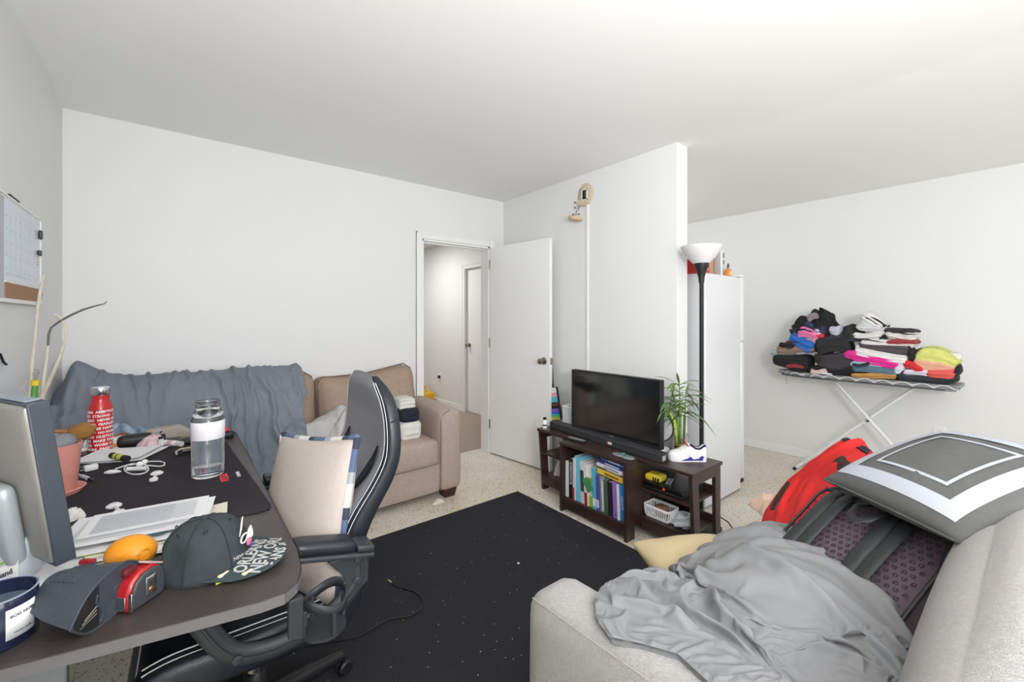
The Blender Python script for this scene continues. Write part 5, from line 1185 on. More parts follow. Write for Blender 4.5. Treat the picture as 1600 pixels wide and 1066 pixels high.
leaf(cane, lf, 2.4, .5, .05, .016, .3, mat('stub_green', (96, 150, 76), .5))
# ------------------------------------------------------------------ small things on the desk
def P2(u, v, z=None): return pz(u, v, MZ if z is None else z)
PAPER = mat('paper_white', (232, 232, 234), .7); INK = mat('ink_print', (150, 156, 170), .8)
def sheet(c, ang, a, b, z, curl, label, name='paper_sheet', m=None, lines=0, seed=0, grp='loose papers on the desk', lift=.0):
    n = 14; r = np.random.default_rng(seed); ph = r.uniform(0, 6, 3)
    def f(u, v):
        x = (u - .5) * a; y = (v - .5) * b
        zz = z + curl * ((abs(u - .5) * 2) ** 3) * (1 if u > .5 else .3) + lift * v
        return (c[0] + x * math.cos(ang) - y * math.sin(ang), c[1] + x * math.sin(ang) + y * math.cos(ang), zz)
    g = grid(f, n, n)
    top = (g[0] + np.array([0, 0, .0006]), g[1]); nn = len(g[0])
    side = []
    bl = [i * n for i in range(n)] + [(n - 1) * n + j for j in range(1, n)] + [i * n + n - 1 for i in reversed(range(n - 1))] + [j for j in reversed(range(1, n - 1))]
    V = np.vstack([g[0], top[0]]); Fs = [tuple(reversed(q)) for q in g[1]] + [tuple(i + nn for i in q) for q in g[1]] + [(bl[k], bl[(k + 1) % len(bl)], bl[(k + 1) % len(bl)] + nn, bl[k] + nn) for k in range(len(bl))]
    if not lines: return obj(name, (V, Fs), m or PAPER, label, 'paper', grp, ang=60)
    t = thing(name, label, 'paper', (c[0], c[1], z), 0, grp)
    part('sheet', (V, Fs), m or PAPER, t, ang=60)
    LN = []
    for k in range(lines):
        v0 = .12 + .76 * k / lines
        q = [f(u_, v0 + w_) for u_ in (.08, .3, .55, .9 if k % 3 else .7) for w_ in (0, .012)]
        q = np.array(q) + np.array([0, 0, .0012]); LN.append((q, [(2 * i, 2 * i + 2, 2 * i + 3, 2 * i + 1) for i in range(3)]))
    part('print_lines', join(*LN), INK, t, smooth=False)
    return t
sa = -.16
sheet((-.05, 1.515), sa - .05, .30, .21, MZ + .001, .0, 'white sheet lowest in the paper pile before the monitor', seed=1)
sheet((-.16, 1.44), .5, .26, .19, MZ + .0035, .0, 'white sheet slipped under the foot of the monitor edge', seed=2)
sheet((-.01, 1.545), sa + .06, .29, .20, MZ + .006, .004, 'cream sheet sticking out at the right of the paper pile', m=mat('paper_cream', (222, 218, 204), .7), seed=3)
sheet((-.055, 1.56), sa, .30, .20, MZ + .012, .004, 'white sheet with a curled edge in the middle of the paper pile', seed=4)
tl = thing('leaflet', 'teal printed leaflet peeping out from the front of the paper pile', 'leaflet', (-.05, 1.455, MZ + .0235), 0)
LFA = pz(163, 842, MZ + .021); LFB = pz(256, 831, MZ + .021); lx = (LFB - LFA) / np.linalg.norm(LFB - LFA); ly = np.array([-lx[1], lx[0], 0]); lw_ = np.linalg.norm(LFB - LFA)
part('sheet', basis(box(0, lw_, -.012, .09, 0, .001), LFA, lx, ly, (0, 0, 1)), mat('leaflet_teal', (74, 136, 144), .5), tl, smooth=False)
part('print', basis(join(*[box(.04 + i * .0085, .0435 + i * .0085, -.006, .012, .001, .0013) for i in range(int((lw_ - .06) / .0085))]), LFA, lx, ly, (0, 0, 1)), mat('leaflet_print', (170, 204, 208), .6), tl, smooth=False)
sheet((-.06, 1.585), sa - .02, .32, .20, MZ + .0255, .002, 'printed sheet of ruled text lying topmost in the paper pile', lines=16, seed=5)
sheet((-.045, 1.61), sa + .03, .27, .16, MZ + .0285, .0, 'smaller tabulated sheet lying on the ruled text sheet', lines=20, seed=6)
# far papers under the highlighter
sheet((-.155, 2.50), -.5, .25, .20, MZ + .001, .004, 'white sheet under the highlighter in front of the red bottle', seed=7)
sheet((-.17, 2.51), -.42, .24, .19, MZ + .0065, .006, 'upper white sheet holding the highlighter by the red bottle', seed=8)
hl = thing('highlighter', 'stubby highlighter banded in black and lime lying on the white sheets', 'pen', (-.165, 2.47, MZ + .02))
h0, h1 = pz(176, 712, MZ + .026), pz(198, 717, MZ + .026); hd = (h1 - h0)
def hseg(a, b, m, nm): part(nm, tube([h0 + hd * a, h0 + hd * b], .0125, 14), m, hl)
LIME = mat('lime_plastic', (196, 220, 60), .4)
hseg(-.05, .22, BLACKP, 'cap'); hseg(.221, .40, LIME, 'lime_band'); hseg(.401, .47, BLACKP, 'ring'); hseg(.471, .55, mat('pink_label', (222, 170, 176), .5), 'pale_band'); hseg(.551, .78, LIME, 'lime_band'); hseg(.781, 1.05, BLACKP, 'end_cap')
WCAB = mat('white_cable', (228, 228, 230), .45)
ep = thing('earphones', 'coiled white wired earphones lying on the desk mat', 'earphones', (-.10, 2.2, MZ))
loop1 = [P2(213 + 19 * math.cos(a), 733 + 8.5 * math.sin(a), MZ + .004) for a in np.linspace(0.3, 6.4, 22)]
loop2 = [P2(*q, MZ + .005) for q in ((180, 733), (186, 731), (198, 727), (212, 726), (225, 727), (238, 728), (250, 729), (257, 727), (257, 723), (250, 721), (238, 721), (228, 722))]
part('cord', tube(loop1, .0026, 6), WCAB, ep); part('cord', tube(loop2, .0026, 6), WCAB, ep)
part('inline_remote', tube([P2(199, 733, MZ + .008), P2(228, 732, MZ + .008)], .008, 8), WCAB, ep)
part('earbud', sphere(P2(218, 726, MZ + .012), .012, n=8), WCAB, ep); part('earbud', sphere(P2(226, 722, MZ + .012), .011, n=8), WCAB, ep)
part('splitter', tube([P2(163, 739, MZ + .007), P2(170, 738, MZ + .008), P2(180, 737, MZ + .008), P2(189, 737, MZ + .006)], [.003, .008, .008, .003], 8), WCAB, ep)
def suction(uv0, uv1, label):
    a, b = P2(*uv0, MZ), P2(*uv1, MZ)
    t = thing('cable_clip', label, 'clip', tuple(a), 0, 'white round cable clips on the desk mat')
    d = (b - a); d /= np.linalg.norm(d)
    part('disc', T(lathe([(.001, 0), (.019, 0), (.020, .004), (.012, .010), (.001, .010)], 20), tuple(a)), WCAB, t)
    part('button', T(lathe([(.001, .0101), (.007, .0101), (.007, .012), (.001, .012)], 14), tuple(a)), mat('clip_grey', (206, 206, 208), .5), t)
    part('stem', tube([a + d * .018 + np.array([0, 0, .005]), b + np.array([0, 0, .006])], .005, 8), WCAB, t)
    part('foot_pad', T(lathe([(.001, 0), (.013, 0), (.013, .008), (.001, .008)], 16), tuple(b)), WCAB, t)
suction((245, 741), (240, 751), 'white round cable clip on the open part of the desk mat near the glass bottle')
suction((178, 792), (186, 802), 'white round cable clip touching the far edge of the paper pile')
pl = thing('usb_charger', 'small white charger block with metal prongs by the pink pot', 'charger', tuple(P2(140, 734)))
part('block', T(rbox(-.02, .02, -.014, .014, 0, .022, .005, 6), tuple(P2(142, 735)), rz=.3), WCAB, pl)
part('prongs', join(*[tube([P2(131, 731 + k, MZ + .011), P2(126, 730 + k * 1.1, MZ + .011)], .0022, 5) for k in (0, 5)]), CHROME, pl)
us = thing('usb_cable', 'short white cable with a metal plug lying in front of the pink pot', 'cable', tuple(P2(136, 746)))
part('cord', tube([P2(116, 738, MZ + .003), P2(122, 741, MZ + .003), P2(128, 744, MZ + .004)], .0026, 6), WCAB, us)
part('plug_body', tube([P2(128, 744, MZ + .005), P2(138, 748, MZ + .005)], .0065, 8), mat('plug_grey', (200, 202, 206), .4), us)
part('plug_tip', tube([P2(138, 748, MZ + .005), P2(146, 751, MZ + .005)], .005, 4), mat('dark_metal', (70, 72, 76), .4, .8), us)
obj('paper_clip', tube([P2(*q, MZ + .004) for q in ((262, 804), (268, 797), (274, 794), (281, 793), (279, 798), (274, 801), (272, 804))], .003, 6), WCAB, 'bent white wire clip at the far corner of the paper pile', 'clip')
obj('crumpled_tissue', heap(P2(112, 811)[0], P2(112, 811)[1], MZ, .028, .028, .025, 77, 6, fold_h=.006, n=20), WHITEC, 'small crumpled white tissue beside the monitor edge at the paper pile', 'tissue', ang=180)
# cluttered far strip of the desk
DZ1 = DZ + .0005
sc = thing('scissors', 'orange-handled scissors at the back of the desk by the red bottle', 'scissors', tuple(pz(185, 690, DZ1)))
def loop(u, v, a, b, n=16): return [pz(u + a * math.cos(2 * PI * k / n), v + b * math.sin(2 * PI * k / n), DZ1 + .016) for k in range(n)]
part('handle', tube(loop(178, 690, 9, 6), .007, 8, closed=True), mat('orange_plastic', (226, 128, 30), .4), sc)
part('handle', tube(loop(194, 683, 12, 5), .007, 8, closed=True), mat('rust_plastic', (166, 100, 66), .4), sc)
part('blade', tube([pz(186, 692, DZ1 + .012), pz(204, 694, DZ1 + .008)], .01, 6, flat=(.003, .01), up=(0, 0, 1)), CHROME, sc)
obj('white_pouch', heap(pz(186, 697, DZ1)[0], pz(186, 697, DZ1)[1], DZ1, .07, .05, .035, 61, 6, fold_h=.008, n=24), WHITEC, 'crumpled white paper bag between the scissors and the red bottle', 'paper', ang=180)
pp_ = pz(212, 696, DZ1)
obj('black_pouch', rbox(pp_[0] - .065, pp_[0] + .065, pp_[1] - .03, pp_[1] + .03, DZ1, DZ1 + .05, .018, 8, (0, 0, .004)), BLACKP, 'small black zip pouch at the back of the desk right of the scissors', 'pouch')
q = pz(238, 696, DZ1)
obj('pink_wrapper', heap(q[0], q[1], DZ1, .05, .05, .035, 62, 6, fold_h=.01, n=24), mat('wrapper_pink', (216, 186, 190), .4), 'crumpled pink and white wrapper right of the black pouch', 'wrapper', ang=180)
for i, (u, v, h, c_, lab) in enumerate(((244, 692, .03, (170, 120, 80), 'small brown dropper bottle lying by the pink wrapper'), (251, 698, .045, (208, 204, 204), 'small white vial with a black foot by the brown dropper'), (255, 688, .03, (64, 66, 74), 'dark grey small cap standing behind the white vial'))):
    q = pz(u, v, DZ1); t = thing('vial', lab, 'vial', tuple(q), 0, 'small vials at the back of the desk')
    part('body', T(lathe([(.001, 0), (.011, 0), (.011, h * .7), (.007, h * .8), (.001, h * .8)], 14), tuple(q)), mat('vial_%d' % i, c_, .3), t)
    part('cap', T(lathe([(.001, h * .801), (.008, h * .801), (.008, h), (.001, h)], 14), tuple(q)), BLACKP, t)
q0, q1 = pz(258, 692, DZ1 + .014), pz(284, 694, DZ1 + .014); qd = q1 - q0
wt = thing('white_tube', 'white lip-balm tube with pink print lying at the back of the desk', 'tube', tuple(pz(271, 694, DZ1)))
part('body', tube([q0, q0 + qd * .72], .0135, 14), WHITEP, wt); part('cap', tube([q0 + qd * .725, q1], .0125, 14), mat('clear_cap', (214, 214, 218), .3), wt); part('print', tube([q0 + qd * .2, q0 + qd * .5], .0137, 14), mat('print_pink', (214, 170, 172), .5), wt)
ky = thing('key_bunch', 'bunch of pale keys at the back edge of the desk beside the glass bottle', 'keys', tuple(pz(292, 685, DZ1)))
for k in range(5):
    a = pz(284 + 4 * k, 686 - 2 * (k % 3), DZ1 + .006 + .003 * k); d = np.array([math.cos(k * 1.3), math.sin(k * 1.3), 0])
    part('key', join(T(lathe([(.004, 0), (.011, 0), (.011, .002), (.004, .002), (.004, 0)], 12), tuple(a)), tube([a + d * .01 + np.array([0, 0, .001]), a + d * .04 + np.array([0, 0, .001])], .003, 4)), mat('key_brass', (190, 184, 150), .35, .7), ky)
sg = thing('sunglasses', 'black sunglasses with a cream rim lying left of the glass bottle', 'sunglasses', tuple(pz(298, 702, MZ)))
part('rim', tube([P2(*q, MZ + .012) for q in ((276, 710), (275, 706), (282, 702), (300, 699), (318, 697))], .004, 6), mat('rim_cream', (206, 198, 176), .4), sg)
part('lens', tube([P2(285, 706, MZ + .012), P2(300, 703, MZ + .014), P2(316, 700, MZ + .012)], [.013, .017, .012], 10, flat=(.006, .018), up=(0, 0, 1)), GLOSS, sg)
part('temple', tube([P2(276, 710, MZ + .006), P2(284, 711, MZ + .005), P2(302, 707, MZ + .005)], .0035, 6), BLACKP, sg)
obj('phone_case', rbox(pz(296, 694, DZ1)[0] - .03, pz(296, 694, DZ1)[0] + .05, pz(296, 694, DZ1)[1] - .03, pz(296, 694, DZ1)[1] + .03, DZ1, DZ1 + .03, .012, 6), BLACKP, 'small black case just behind the sunglasses', 'case')
kn_ = pz(353, 684, DZ1)
kb = thing('red_clip', 'red and black clip gadget at the far desk edge right of the glass bottle', 'gadget', tuple(kn_))
part('base', rbox(kn_[0] - .02, kn_[0] + .035, kn_[1] - .02, kn_[1] + .02, DZ1, DZ1 + .03, .01, 6), BLACKP, kb)
part('knob', sphere(kn_ + np.array([-.005, 0, .04]), .02, .02, .014), mat('clip_red', (200, 60, 66), .4), kb)
# sanitizer, candle, glasses case, orange, tape measure
sp = pz(12, 908, DZ1)
sz = thing('hand_sanitizer', 'frosted hand sanitizer bottle with a lime green pump in front of the monitor', 'bottle', (sp[0], sp[1], DZ1))
part('body', T(rbox(-.052, .052, -.034, .034, 0, .108, .02, 9), (sp[0], sp[1], DZ1), rz=-.5), mat('frosted_bottle', (222, 230, 236), .25, trans=.25), sz)
part('collar', T(lathe([(.001, .1075), (.032, .1075), (.032, .135), (.001, .135)], 28), (sp[0] + .002, sp[1], DZ1)), mat('frosted_collar', (230, 236, 240), .3), sz)
part('pump_stem', T(lathe([(.001, .1352), (.02, .1352), (.02, .145), (.001, .145)], 20), (sp[0] + .004, sp[1], DZ1)), mat('lime_pump', (206, 232, 30), .35), sz)
part('pump_head', T(rbox(-.034, .03, -.016, .016, .1455, .162, .008, 8, (0, 0, .006)), (sp[0] + .006, sp[1], DZ1), rz=-.3), mat('lime_pump', (206, 232, 30), .35), sz)
sn = np.array([math.sin(-.5), -math.cos(-.5), 0]); sx_ = np.array([math.cos(-.5), math.sin(-.5), 0])
so = np.array([sp[0], sp[1], DZ1]) + sn * .0345
part('label', basis(G([(-.012, .01, 0), (.048, .01, 0), (.048, .062, 0), (-.012, .036, 0)], [(0, 1, 2, 3)]), so, sx_, (0, 0, 1), -sn if False else sn), WHITEP, sz, smooth=False, sol=.0006)
part('label_band', basis(G([(-.012, .042, 0), (.048, .069, 0), (.048, .074, 0), (-.012, .047, 0)], [(0, 1, 2, 3)]), so + sn * .0006, sx_, (0, 0, 1), sn), mat('label_green', (140, 180, 60), .5), sz, smooth=False, sol=.0006)
part('lettering', basis((TXT['hand'][0] @ np.array([[.92, .35, 0], [-.2, 1, 0], [0, 0, 1]]), TXT['hand'][1]), so + sx_ * .024 + sn * .001 + np.array([0, 0, .034]), sx_, (0, 0, 1), sn), mat('ink_dark', (60, 64, 76), .6), sz, smooth=False)
cp = pz(-6, 1002, DZ1); CR = .054
cn = thing('candle_jar', 'dark navy glass candle jar with a white label at the near corner of the desk', 'candle', (cp[0], cp[1], DZ1))
NVG = mat('navy_glass', (28, 34, 62), .12, coat=.5)
part('jar', lathe([(.001, 0), (CR - .003, 0), (CR, .004), (CR, .088), (CR - .001, .0895), (CR - .004, .0885), (CR - .005, .06), (.001, .06)], 44, (cp[0], cp[1], DZ1)), NVG, cn)
part('wax', lathe([(.001, .0605), (CR - .0055, .0605), (CR - .0055, .064), (.001, .066)], 36, (cp[0], cp[1], DZ1)), mat('candle_wax', (84, 100, 112), .6), cn)
ca = math.atan2(-cp[1], -cp[0]) + .62
part('label', (lambda V: (V, [(2 * i, 2 * i + 2, 2 * i + 3, 2 * i + 1) for i in range(12)]))(np.array([(cp[0] + (CR + .0008) * math.cos(ca + t), cp[1] + (CR + .0008) * math.sin(ca + t), DZ1 + z) for t in np.linspace(-.42, .42, 13) for z in (.018, .072)])), WHITEP, cn, sol=.0005)
part('lettering', wrap(TXT['bois'], CR + .001, DZ1 + .058, ca, (cp[0], cp[1])), mat('ink_dark', (60, 64, 76), .6), cn, smooth=False)
part('lettering', wrap(TXT['sm'], CR + .001, DZ1 + .028, ca, (cp[0], cp[1])), mat('ink_dark', (60, 64, 76), .6), cn, smooth=False)
part('glass_rim', tube([(cp[0] + (CR - .0005) * math.cos(t), cp[1] + (CR - .0005) * math.sin(t), DZ1 + .0893) for t in np.linspace(0, 2 * PI, 44, endpoint=False)], .0016, 6, closed=True), mat('rim_shine', (150, 158, 176), .1), cn)
# glasses case: a soft almond-section clutch, closed, with a dark patch for its near opening
CSM = mat('case_leather', (58, 64, 72), .5, bump=(160, .2, 'leather'))
gc = thing('glasses_case', 'soft dark slate glasses case with an open near end and embossed oval, beside the candle', 'case', (-.11, 1.21, DZ1))
cax = np.array([.75, -.66, 0]); cac = np.array([.66, .75, 0]); cl = .115; cB = np.array([-.108, 1.178, DZ1]) - cax * (cl - .02)
if cac[0] < 0: cac = -cac
def lens_h(c_, k): return .046 * k * (1 - abs(c_) ** 3.0)
def case_p(t, th, k):            # t along the case (0 back .. 1 front), th round the almond section
    c_ = math.cos(th); y = .074 * k * c_; h = lens_h(c_, 1) * (.8 + .2 * t)
    zc = .047 + .016 * c_ * t + .004 * (1 - t)
    z = zc + h * (1 if math.sin(th) > 0 else -1) * abs(math.sin(th)) ** .25
    return cB + cax * (cl * t) + cac * y + np.array([0, 0, z])
NT, NH = 12, 48
ths = np.linspace(0, 2 * PI, NH, endpoint=False)
rows_ = [(0, .55), (.03, .66), (.10, .74), (.25, .82), (.45, .90), (.65, .95), (.85, .99), (.95, 1.0), (1.0, 1.0)]
cv_ = np.array([case_p(t, a, k) for t, k in rows_ for a in ths]); cv_[:, 2] = np.maximum(cv_[:, 2], DZ1 + .0005)
nr_ = len(rows_)
cf_ = [(r * NH + k, r * NH + (k + 1) % NH, (r + 1) * NH + (k + 1) % NH, (r + 1) * NH + k) for r in range(nr_ - 1) for k in range(NH)] + [tuple(range(NH)), tuple((nr_ - 1) * NH + k for k in reversed(range(NH)))]
part('shell', (cv_, cf_), CSM, gc, ang=50)
fr_ring = cv_[(nr_ - 1) * NH:]
part('rim', tube(list(fr_ring + cax * .0005), .0022, 6, closed=True), CSM, gc)
def inset(y0, y1, n=12, sc=.86):
    up_, dn_ = [], []
    for y in np.linspace(y0, y1, n):
        c_ = y / .074; zc = .047 + .016 * c_; h = lens_h(c_, 1) * sc
        up_.append(cB + cax * (cl + .0012) + cac * y + np.array([0, 0, zc + h])); dn_.append(cB + cax * (cl + .0012) + cac * y + np.array([0, 0, zc - h]))
    return (np.array(up_ + dn_[::-1]), [tuple(range(2 * n))])
part('dark_opening', inset(-.068, -.022), mat('case_lining', (20, 20, 23), .9), gc, smooth=False)  # dark patch painted for the shaded hollow of the opening
part('flap_edge', tube([cB + cax * (cl + .002) + cac * (-.022 + .006 * math.sin(t * 6)) + np.array([0, 0, .037 - .030 + .060 * t]) for t in np.linspace(0.05, .95, 9)], .002, 6), CSM, gc)
fo = cB + cax * (cl + .0015) + cac * .018 + np.array([0, 0, .046])
part('embossed_oval', tube([fo + cac * (.012 * math.cos(a)) + np.array([0, 0, .014 * math.sin(a)]) for a in np.linspace(0, 2 * PI, 22, endpoint=False)], .0014, 6, closed=True), CSM, gc)
part('glasses_inside', join(*[tube([cB + cax * (cl + .002) + cac * (-.058 + .004 * k) + np.array([0, 0, .020 + .005 * k]), cB + cax * (cl + .003) + cac * (-.028) + np.array([0, 0, .030 + .007 * k])], .0012, 6) for k in range(3)]), STEEL, gc)
part('ribbed_tab', join(*[tube([case_p(.18 + .075 * k, 1.95, .9) + np.array([0, 0, .001]), case_p(.18 + .075 * k, 1.25, .9) + np.array([0, 0, .001])], .0022, 5) for k in range(6)]), CSM, gc)
part('stitching', tube([case_p(t, .75, .9) + np.array([0, 0, .0012]) for t in np.linspace(.1, .96, 14)], .0012, 5), mat('dark_thread', (30, 32, 36), .8), gc)
# orange
oc = pz(205, 888, MZ)
og = thing('orange', 'large orange lying between the paper pile and the red tape measure', 'fruit', tuple(oc))
odir = np.array([math.cos(-.55), math.sin(-.55), 0])
def OB(g): return basis(g, oc + np.array([0, 0, .042]), odir, (-odir[1], odir[0], 0), (0, 0, 1))
part('rind', OB(sphere((0, 0, -.004), .052, .042, .038, 18)), mat('orange_rind', (232, 150, 34), .4, bump=(140, .15)), og)
part('navel', OB(basis(tube([(.012 * math.cos(a), .012 * math.sin(a), 0) for a in np.linspace(0, 2 * PI, 18, endpoint=False)], .002, 6, closed=True), (.043, -.022, .0), (.45, .85, 0), (0, 0, 1), (.85, -.45, 0))), mat('orange_rind', (232, 150, 34), .4), og)
# things under the papers
obj('red_lighter', T(rbox(-.007, .007, -.017, .017, 0, .014, .004, 5), tuple(pz(137, 883, MZ)), rz=.9), mat('glossy_red', (170, 30, 44), .25), 'small glossy red lighter poking out left of the orange', 'lighter')
obj('red_ribbon', T(rbox(-.03, .03, -.012, .012, 0, .006, .002, 5), tuple(pz(124, 897, DZ1)), rz=.3), mat('glossy_red', (170, 30, 44), .25), 'flat red strip lying behind the glasses case', 'strip')
obj('candy_packet', T(rbox(-.025, .025, -.012, .012, 0, .012, .005, 6), tuple(pz(152, 868, MZ) ), rz=-.1), mat('lime_wrapper', (150, 170, 60), .35), 'small lime and cream candy packet at the left of the orange', 'packet')
obj('silver_pen', tube([pz(131, 891, MZ + .008), pz(168, 880, MZ + .008)], .005, 10), CHROME, 'silver pen lying left of the orange under the papers', 'pen')
obj('black_card_holder', T(rbox(-.05, .05, -.03, .03, 0, .012, .004, 6), tuple(pz(155, 893, MZ)), rz=-.2), mat('dark_blue_vinyl', (44, 50, 62), .4), 'dark blue card holder lying left of the orange behind the glasses case', 'wallet')
obj('gold_chain', join(*[tube([P2(245 + 5 * k + 4 * math.cos(a), 836 + 2.5 * math.sin(a) + (k % 2) * 4 - k * .8, MZ + .004 + .003 * (k % 2)) for a in np.linspace(0, 2 * PI, 10, endpoint=False)], .0018, 5, closed=True) for k in range(8)]), mat('chain_gold', (196, 176, 110), .3, .8), 'pale gold chain heaped between the orange and the cap', 'chain')
# tape measure
tp = pz(224, 948, DZ1)
tm = thing('tape_measure', 'red and black tape measure with a chrome edge on the near edge of the desk', 'tape measure', tuple(tp))
td = pz(262, 928, DZ1) - pz(228, 952, DZ1); td /= np.linalg.norm(td); tn = np.array([td[1], -td[0], 0])   # td runs along the flat dark face
def TM(g): return basis(g, tp + np.array([-.012, .03, 0]), td, (-td[1], td[0], 0), (0, 0, 1))
Dp = [(-.038, 0), (.034, 0), (.040, .012), (.041, .04), (.034, .062), (.016, .072), (-.012, .070), (-.03, .056), (-.038, .036)]
TRED = mat('tape_red', (176, 30, 36), .22, coat=.5)
part('red_case', TM(prism(Dp, -.022, .034, 'y')), TRED, tm, bev=.006)
part('rubber_side', TM(prism([(x * .92, .003 + z * .92) for x, z in Dp], -.030, -.0225, 'y')), mat('rubber_grey', (62, 66, 70), .5), tm, bev=.004)
part('chrome_edge', TM(join(box(-.0385, -.034, -.031, -.023, .004, .04), box(-.041, -.0385, -.018, .03, .006, .034))), CHROME, tm, bev=.002)
part('belt_clip', TM(rbox(-.012, .012, -.036, -.0305, .02, .058, .002, 5)), CHROME, tm)
part('clip_screw', TM(basis(lathe([(.001, 0), (.005, 0), (.005, .002), (.001, .002)], 12), (0, -.0362, .03), (1, 0, 0), (0, 0, 1), (0, -1, 0))), mat('copper_screw', (190, 130, 90), .3, .9), tm)
part('thumb_lock', TM(rbox(-.03, -.004, -.008, .018, .066, .082, .005, 6)), mat('lock_dark', (96, 30, 34), .4), tm)
part('top_ribs', TM(join(*[T(box(-.012, .012, -.014, .02, 0, .003), (.018 + k * .009, 0, .0715 - k * .005), ry=.5) for k in range(3)])), mat('tape_pale', (206, 176, 170), .4), tm, smooth=False, bev=.001)
# baseball cap
CAPM = mat('cap_wool', (52, 58, 61), .9, bump=(420, .2), var=(60, .4), c2=(62, 68, 71))
cpc = np.array([.066, 1.262, DZ1]); cf = np.array([.86, -.51, 0]); cs = np.array([.51, .86, 0])
cap = thing('baseball_cap', 'dark slate baseball cap with white lettered brim at the near corner of the desk', 'cap', tuple(cpc))
def CP(g): return basis(g, cpc, cf, cs, (0, 0, 1))
def crown(i, j):
    th = 2 * PI * i; ph = PI / 2 * j
    r = math.cos(ph) ** .75
    x = .095 * r * math.cos(th); y = .088 * r * math.sin(th); z = .118 * math.sin(ph) ** .9
    if math.cos(th) > 0: x *= 1.0 - .12 * math.sin(ph); z += .012 * math.cos(th) * math.sin(2 * ph)
    dent = math.exp(-(((th - 4.35) / .35) ** 2)) * math.exp(-((ph - .45) / .35) ** 2)
    x -= .004 * dent; y += .022 * dent
    dent2 = math.exp(-(((th - 3.5) / .3) ** 2)) * math.exp(-((ph - .3) / .25) ** 2); x += .02 * dent2
    z += .0015 * math.sin(5 * th) * (1 - j)
    return (x, y, z)
part('crown', CP(grid(crown, 60, 22, wrapu=True)), CAPM, cap, ang=180, sol=.003)
part('top_button', CP(sphere((0, 0, .1185), .008, .008, .005, 8)), CAPM, cap)
for k in range(6):
    a = PI / 6 + k * PI / 3
    part('seam', CP(tube([np.array(crown(a / (2 * PI), t)) * 1.006 for t in np.linspace(.03, .97, 14)], .0016, 5)), mat('cap_seam', (40, 45, 48), .9), cap)
    part('eyelet', CP(basis(tube([(.004 * math.cos(b), .004 * math.sin(b), 0) for b in np.linspace(0, 2 * PI, 10, endpoint=False)], .0013, 5, closed=True), np.array(crown((a + PI / 6) / (2 * PI), .62)) * 1.01, (-math.sin(a + PI / 6), math.cos(a + PI / 6), 0), (0, .0, 1), (math.cos(a + PI / 6), math.sin(a + PI / 6), 0))), mat('cap_seam', (40, 45, 48), .9), cap)
def brimz(x, y): return .024 - .09 * max(0, x - .08) - 1.2 * y * y + .10 * y
def brim(i, j):
    a = (i - .5) * 2 * 1.18; xi = .095 * math.cos(a) - .004; yi = .088 * math.sin(a)
    L_ = .090 * max(0, math.cos(a * .98)) ** .42
    x = xi + L_ * j * 1.0; y = yi * (1 + .02 * j)
    return (x, y, brimz(x, y))
BR = mat('brim_cotton', (54, 66, 70), .8)
bp_ = part('brim', CP(grid(brim, 40, 10)), BR, cap, ang=180, sol=.003)
CWH = mat('cap_white', (232, 232, 228), .6); CCR = mat('cap_cream', (226, 212, 180), .6)
def brim_text(g, xo, yo):
    # letters run along y (from near to far), tops towards the crown
    v = g[0]; x = xo - v[:, 1]; y = yo + v[:, 0]
    z = np.array([brimz(a, b) for a, b in zip(x, y)]) + .0042
    ok = [all(((x[i] + .001) < .180 - 5.0 * y[i] ** 2) and abs(y[i]) < .082 for i in f) for f in g[1]]
    return (np.stack([x, y, z], 1), [f for f, k in zip(g[1], ok) if k])
for key, xo, yo in (('c1', .104, .0), ('c2', .136, .008), ('c3', .165, .004)):
    part('brim_lettering', CP(brim_text(TXT[key], xo, yo)), CWH, bp_, smooth=False)
for x0, y0 in ((.074, -.068), (.122, -.062)):
    part('brim_ornament', CP(join(tube([(x0 + .010 * t, y0 + .004 + .018 * math.sin(t * 2.6) * .5, brimz(x0 + .01 * t, y0) + .004) for t in np.linspace(-1, 1, 9)], [.001, .003, .004, .004, .003, .004, .003, .002, .001], 6))), CCR, bp_)
# embroidered emblem on the front of the crown
def fr(y, z): return np.array([.099 - .9 * y * y / .088 - .3 * max(0, z - .05), y, z])
part('emblem', CP(join(tube([fr(-.012 + .004 * math.cos(a), .070) + np.array([.002, 0, .0]) + np.array([0, .010 * math.cos(a), .010 * math.sin(a)]) for a in np.linspace(.6, 6.2, 14)], .0020, 6),
     tube([fr(-.020, .078), fr(-.010, .092), fr(.0, .105), fr(.012, .112)], [.001, .002, .0018, .001], 6))), CWH, cap)
part('emblem_wing', CP(join(*[tube([fr(.002 + .002 * k, .058 + .004 * k), fr(.016 + .002 * k, .064 + .005 * k) + np.array([.006, 0, 0]), fr(.034 - .003 * k, .066 + .006 * k) + np.array([.01, 0, 0])], [.003, .003, .001], 6) for k in range(4)])), CWH, cap)
part('emblem_patch', CP(sphere(fr(-.0, .056) + np.array([.002, 0, 0]), .003, .012, .009, 8)), mat('emblem_pink', (206, 120, 150), .6), cap)
part('emblem_patch', CP(sphere(fr(.010, .044) + np.array([.002, 0, 0]), .003, .008, .006, 8)), mat('emblem_purple', (104, 60, 140), .6), cap)
part('emblem_lettering', CP((lambda g: (np.array([fr(-.012 + p[0] * .8, .036 + p[1]) + np.array([.003, 0, 0]) for p in g[0]]), g[1]))(TXT['nol'])), CWH, cap, smooth=False)
part('lining_tag', CP(T(box(-.01, .01, -.001, .001, -.004, .004), (.072, -.074, .006), rz=.8)), mat('tag_yellow', (196, 200, 90), .6), cap, smooth=False)

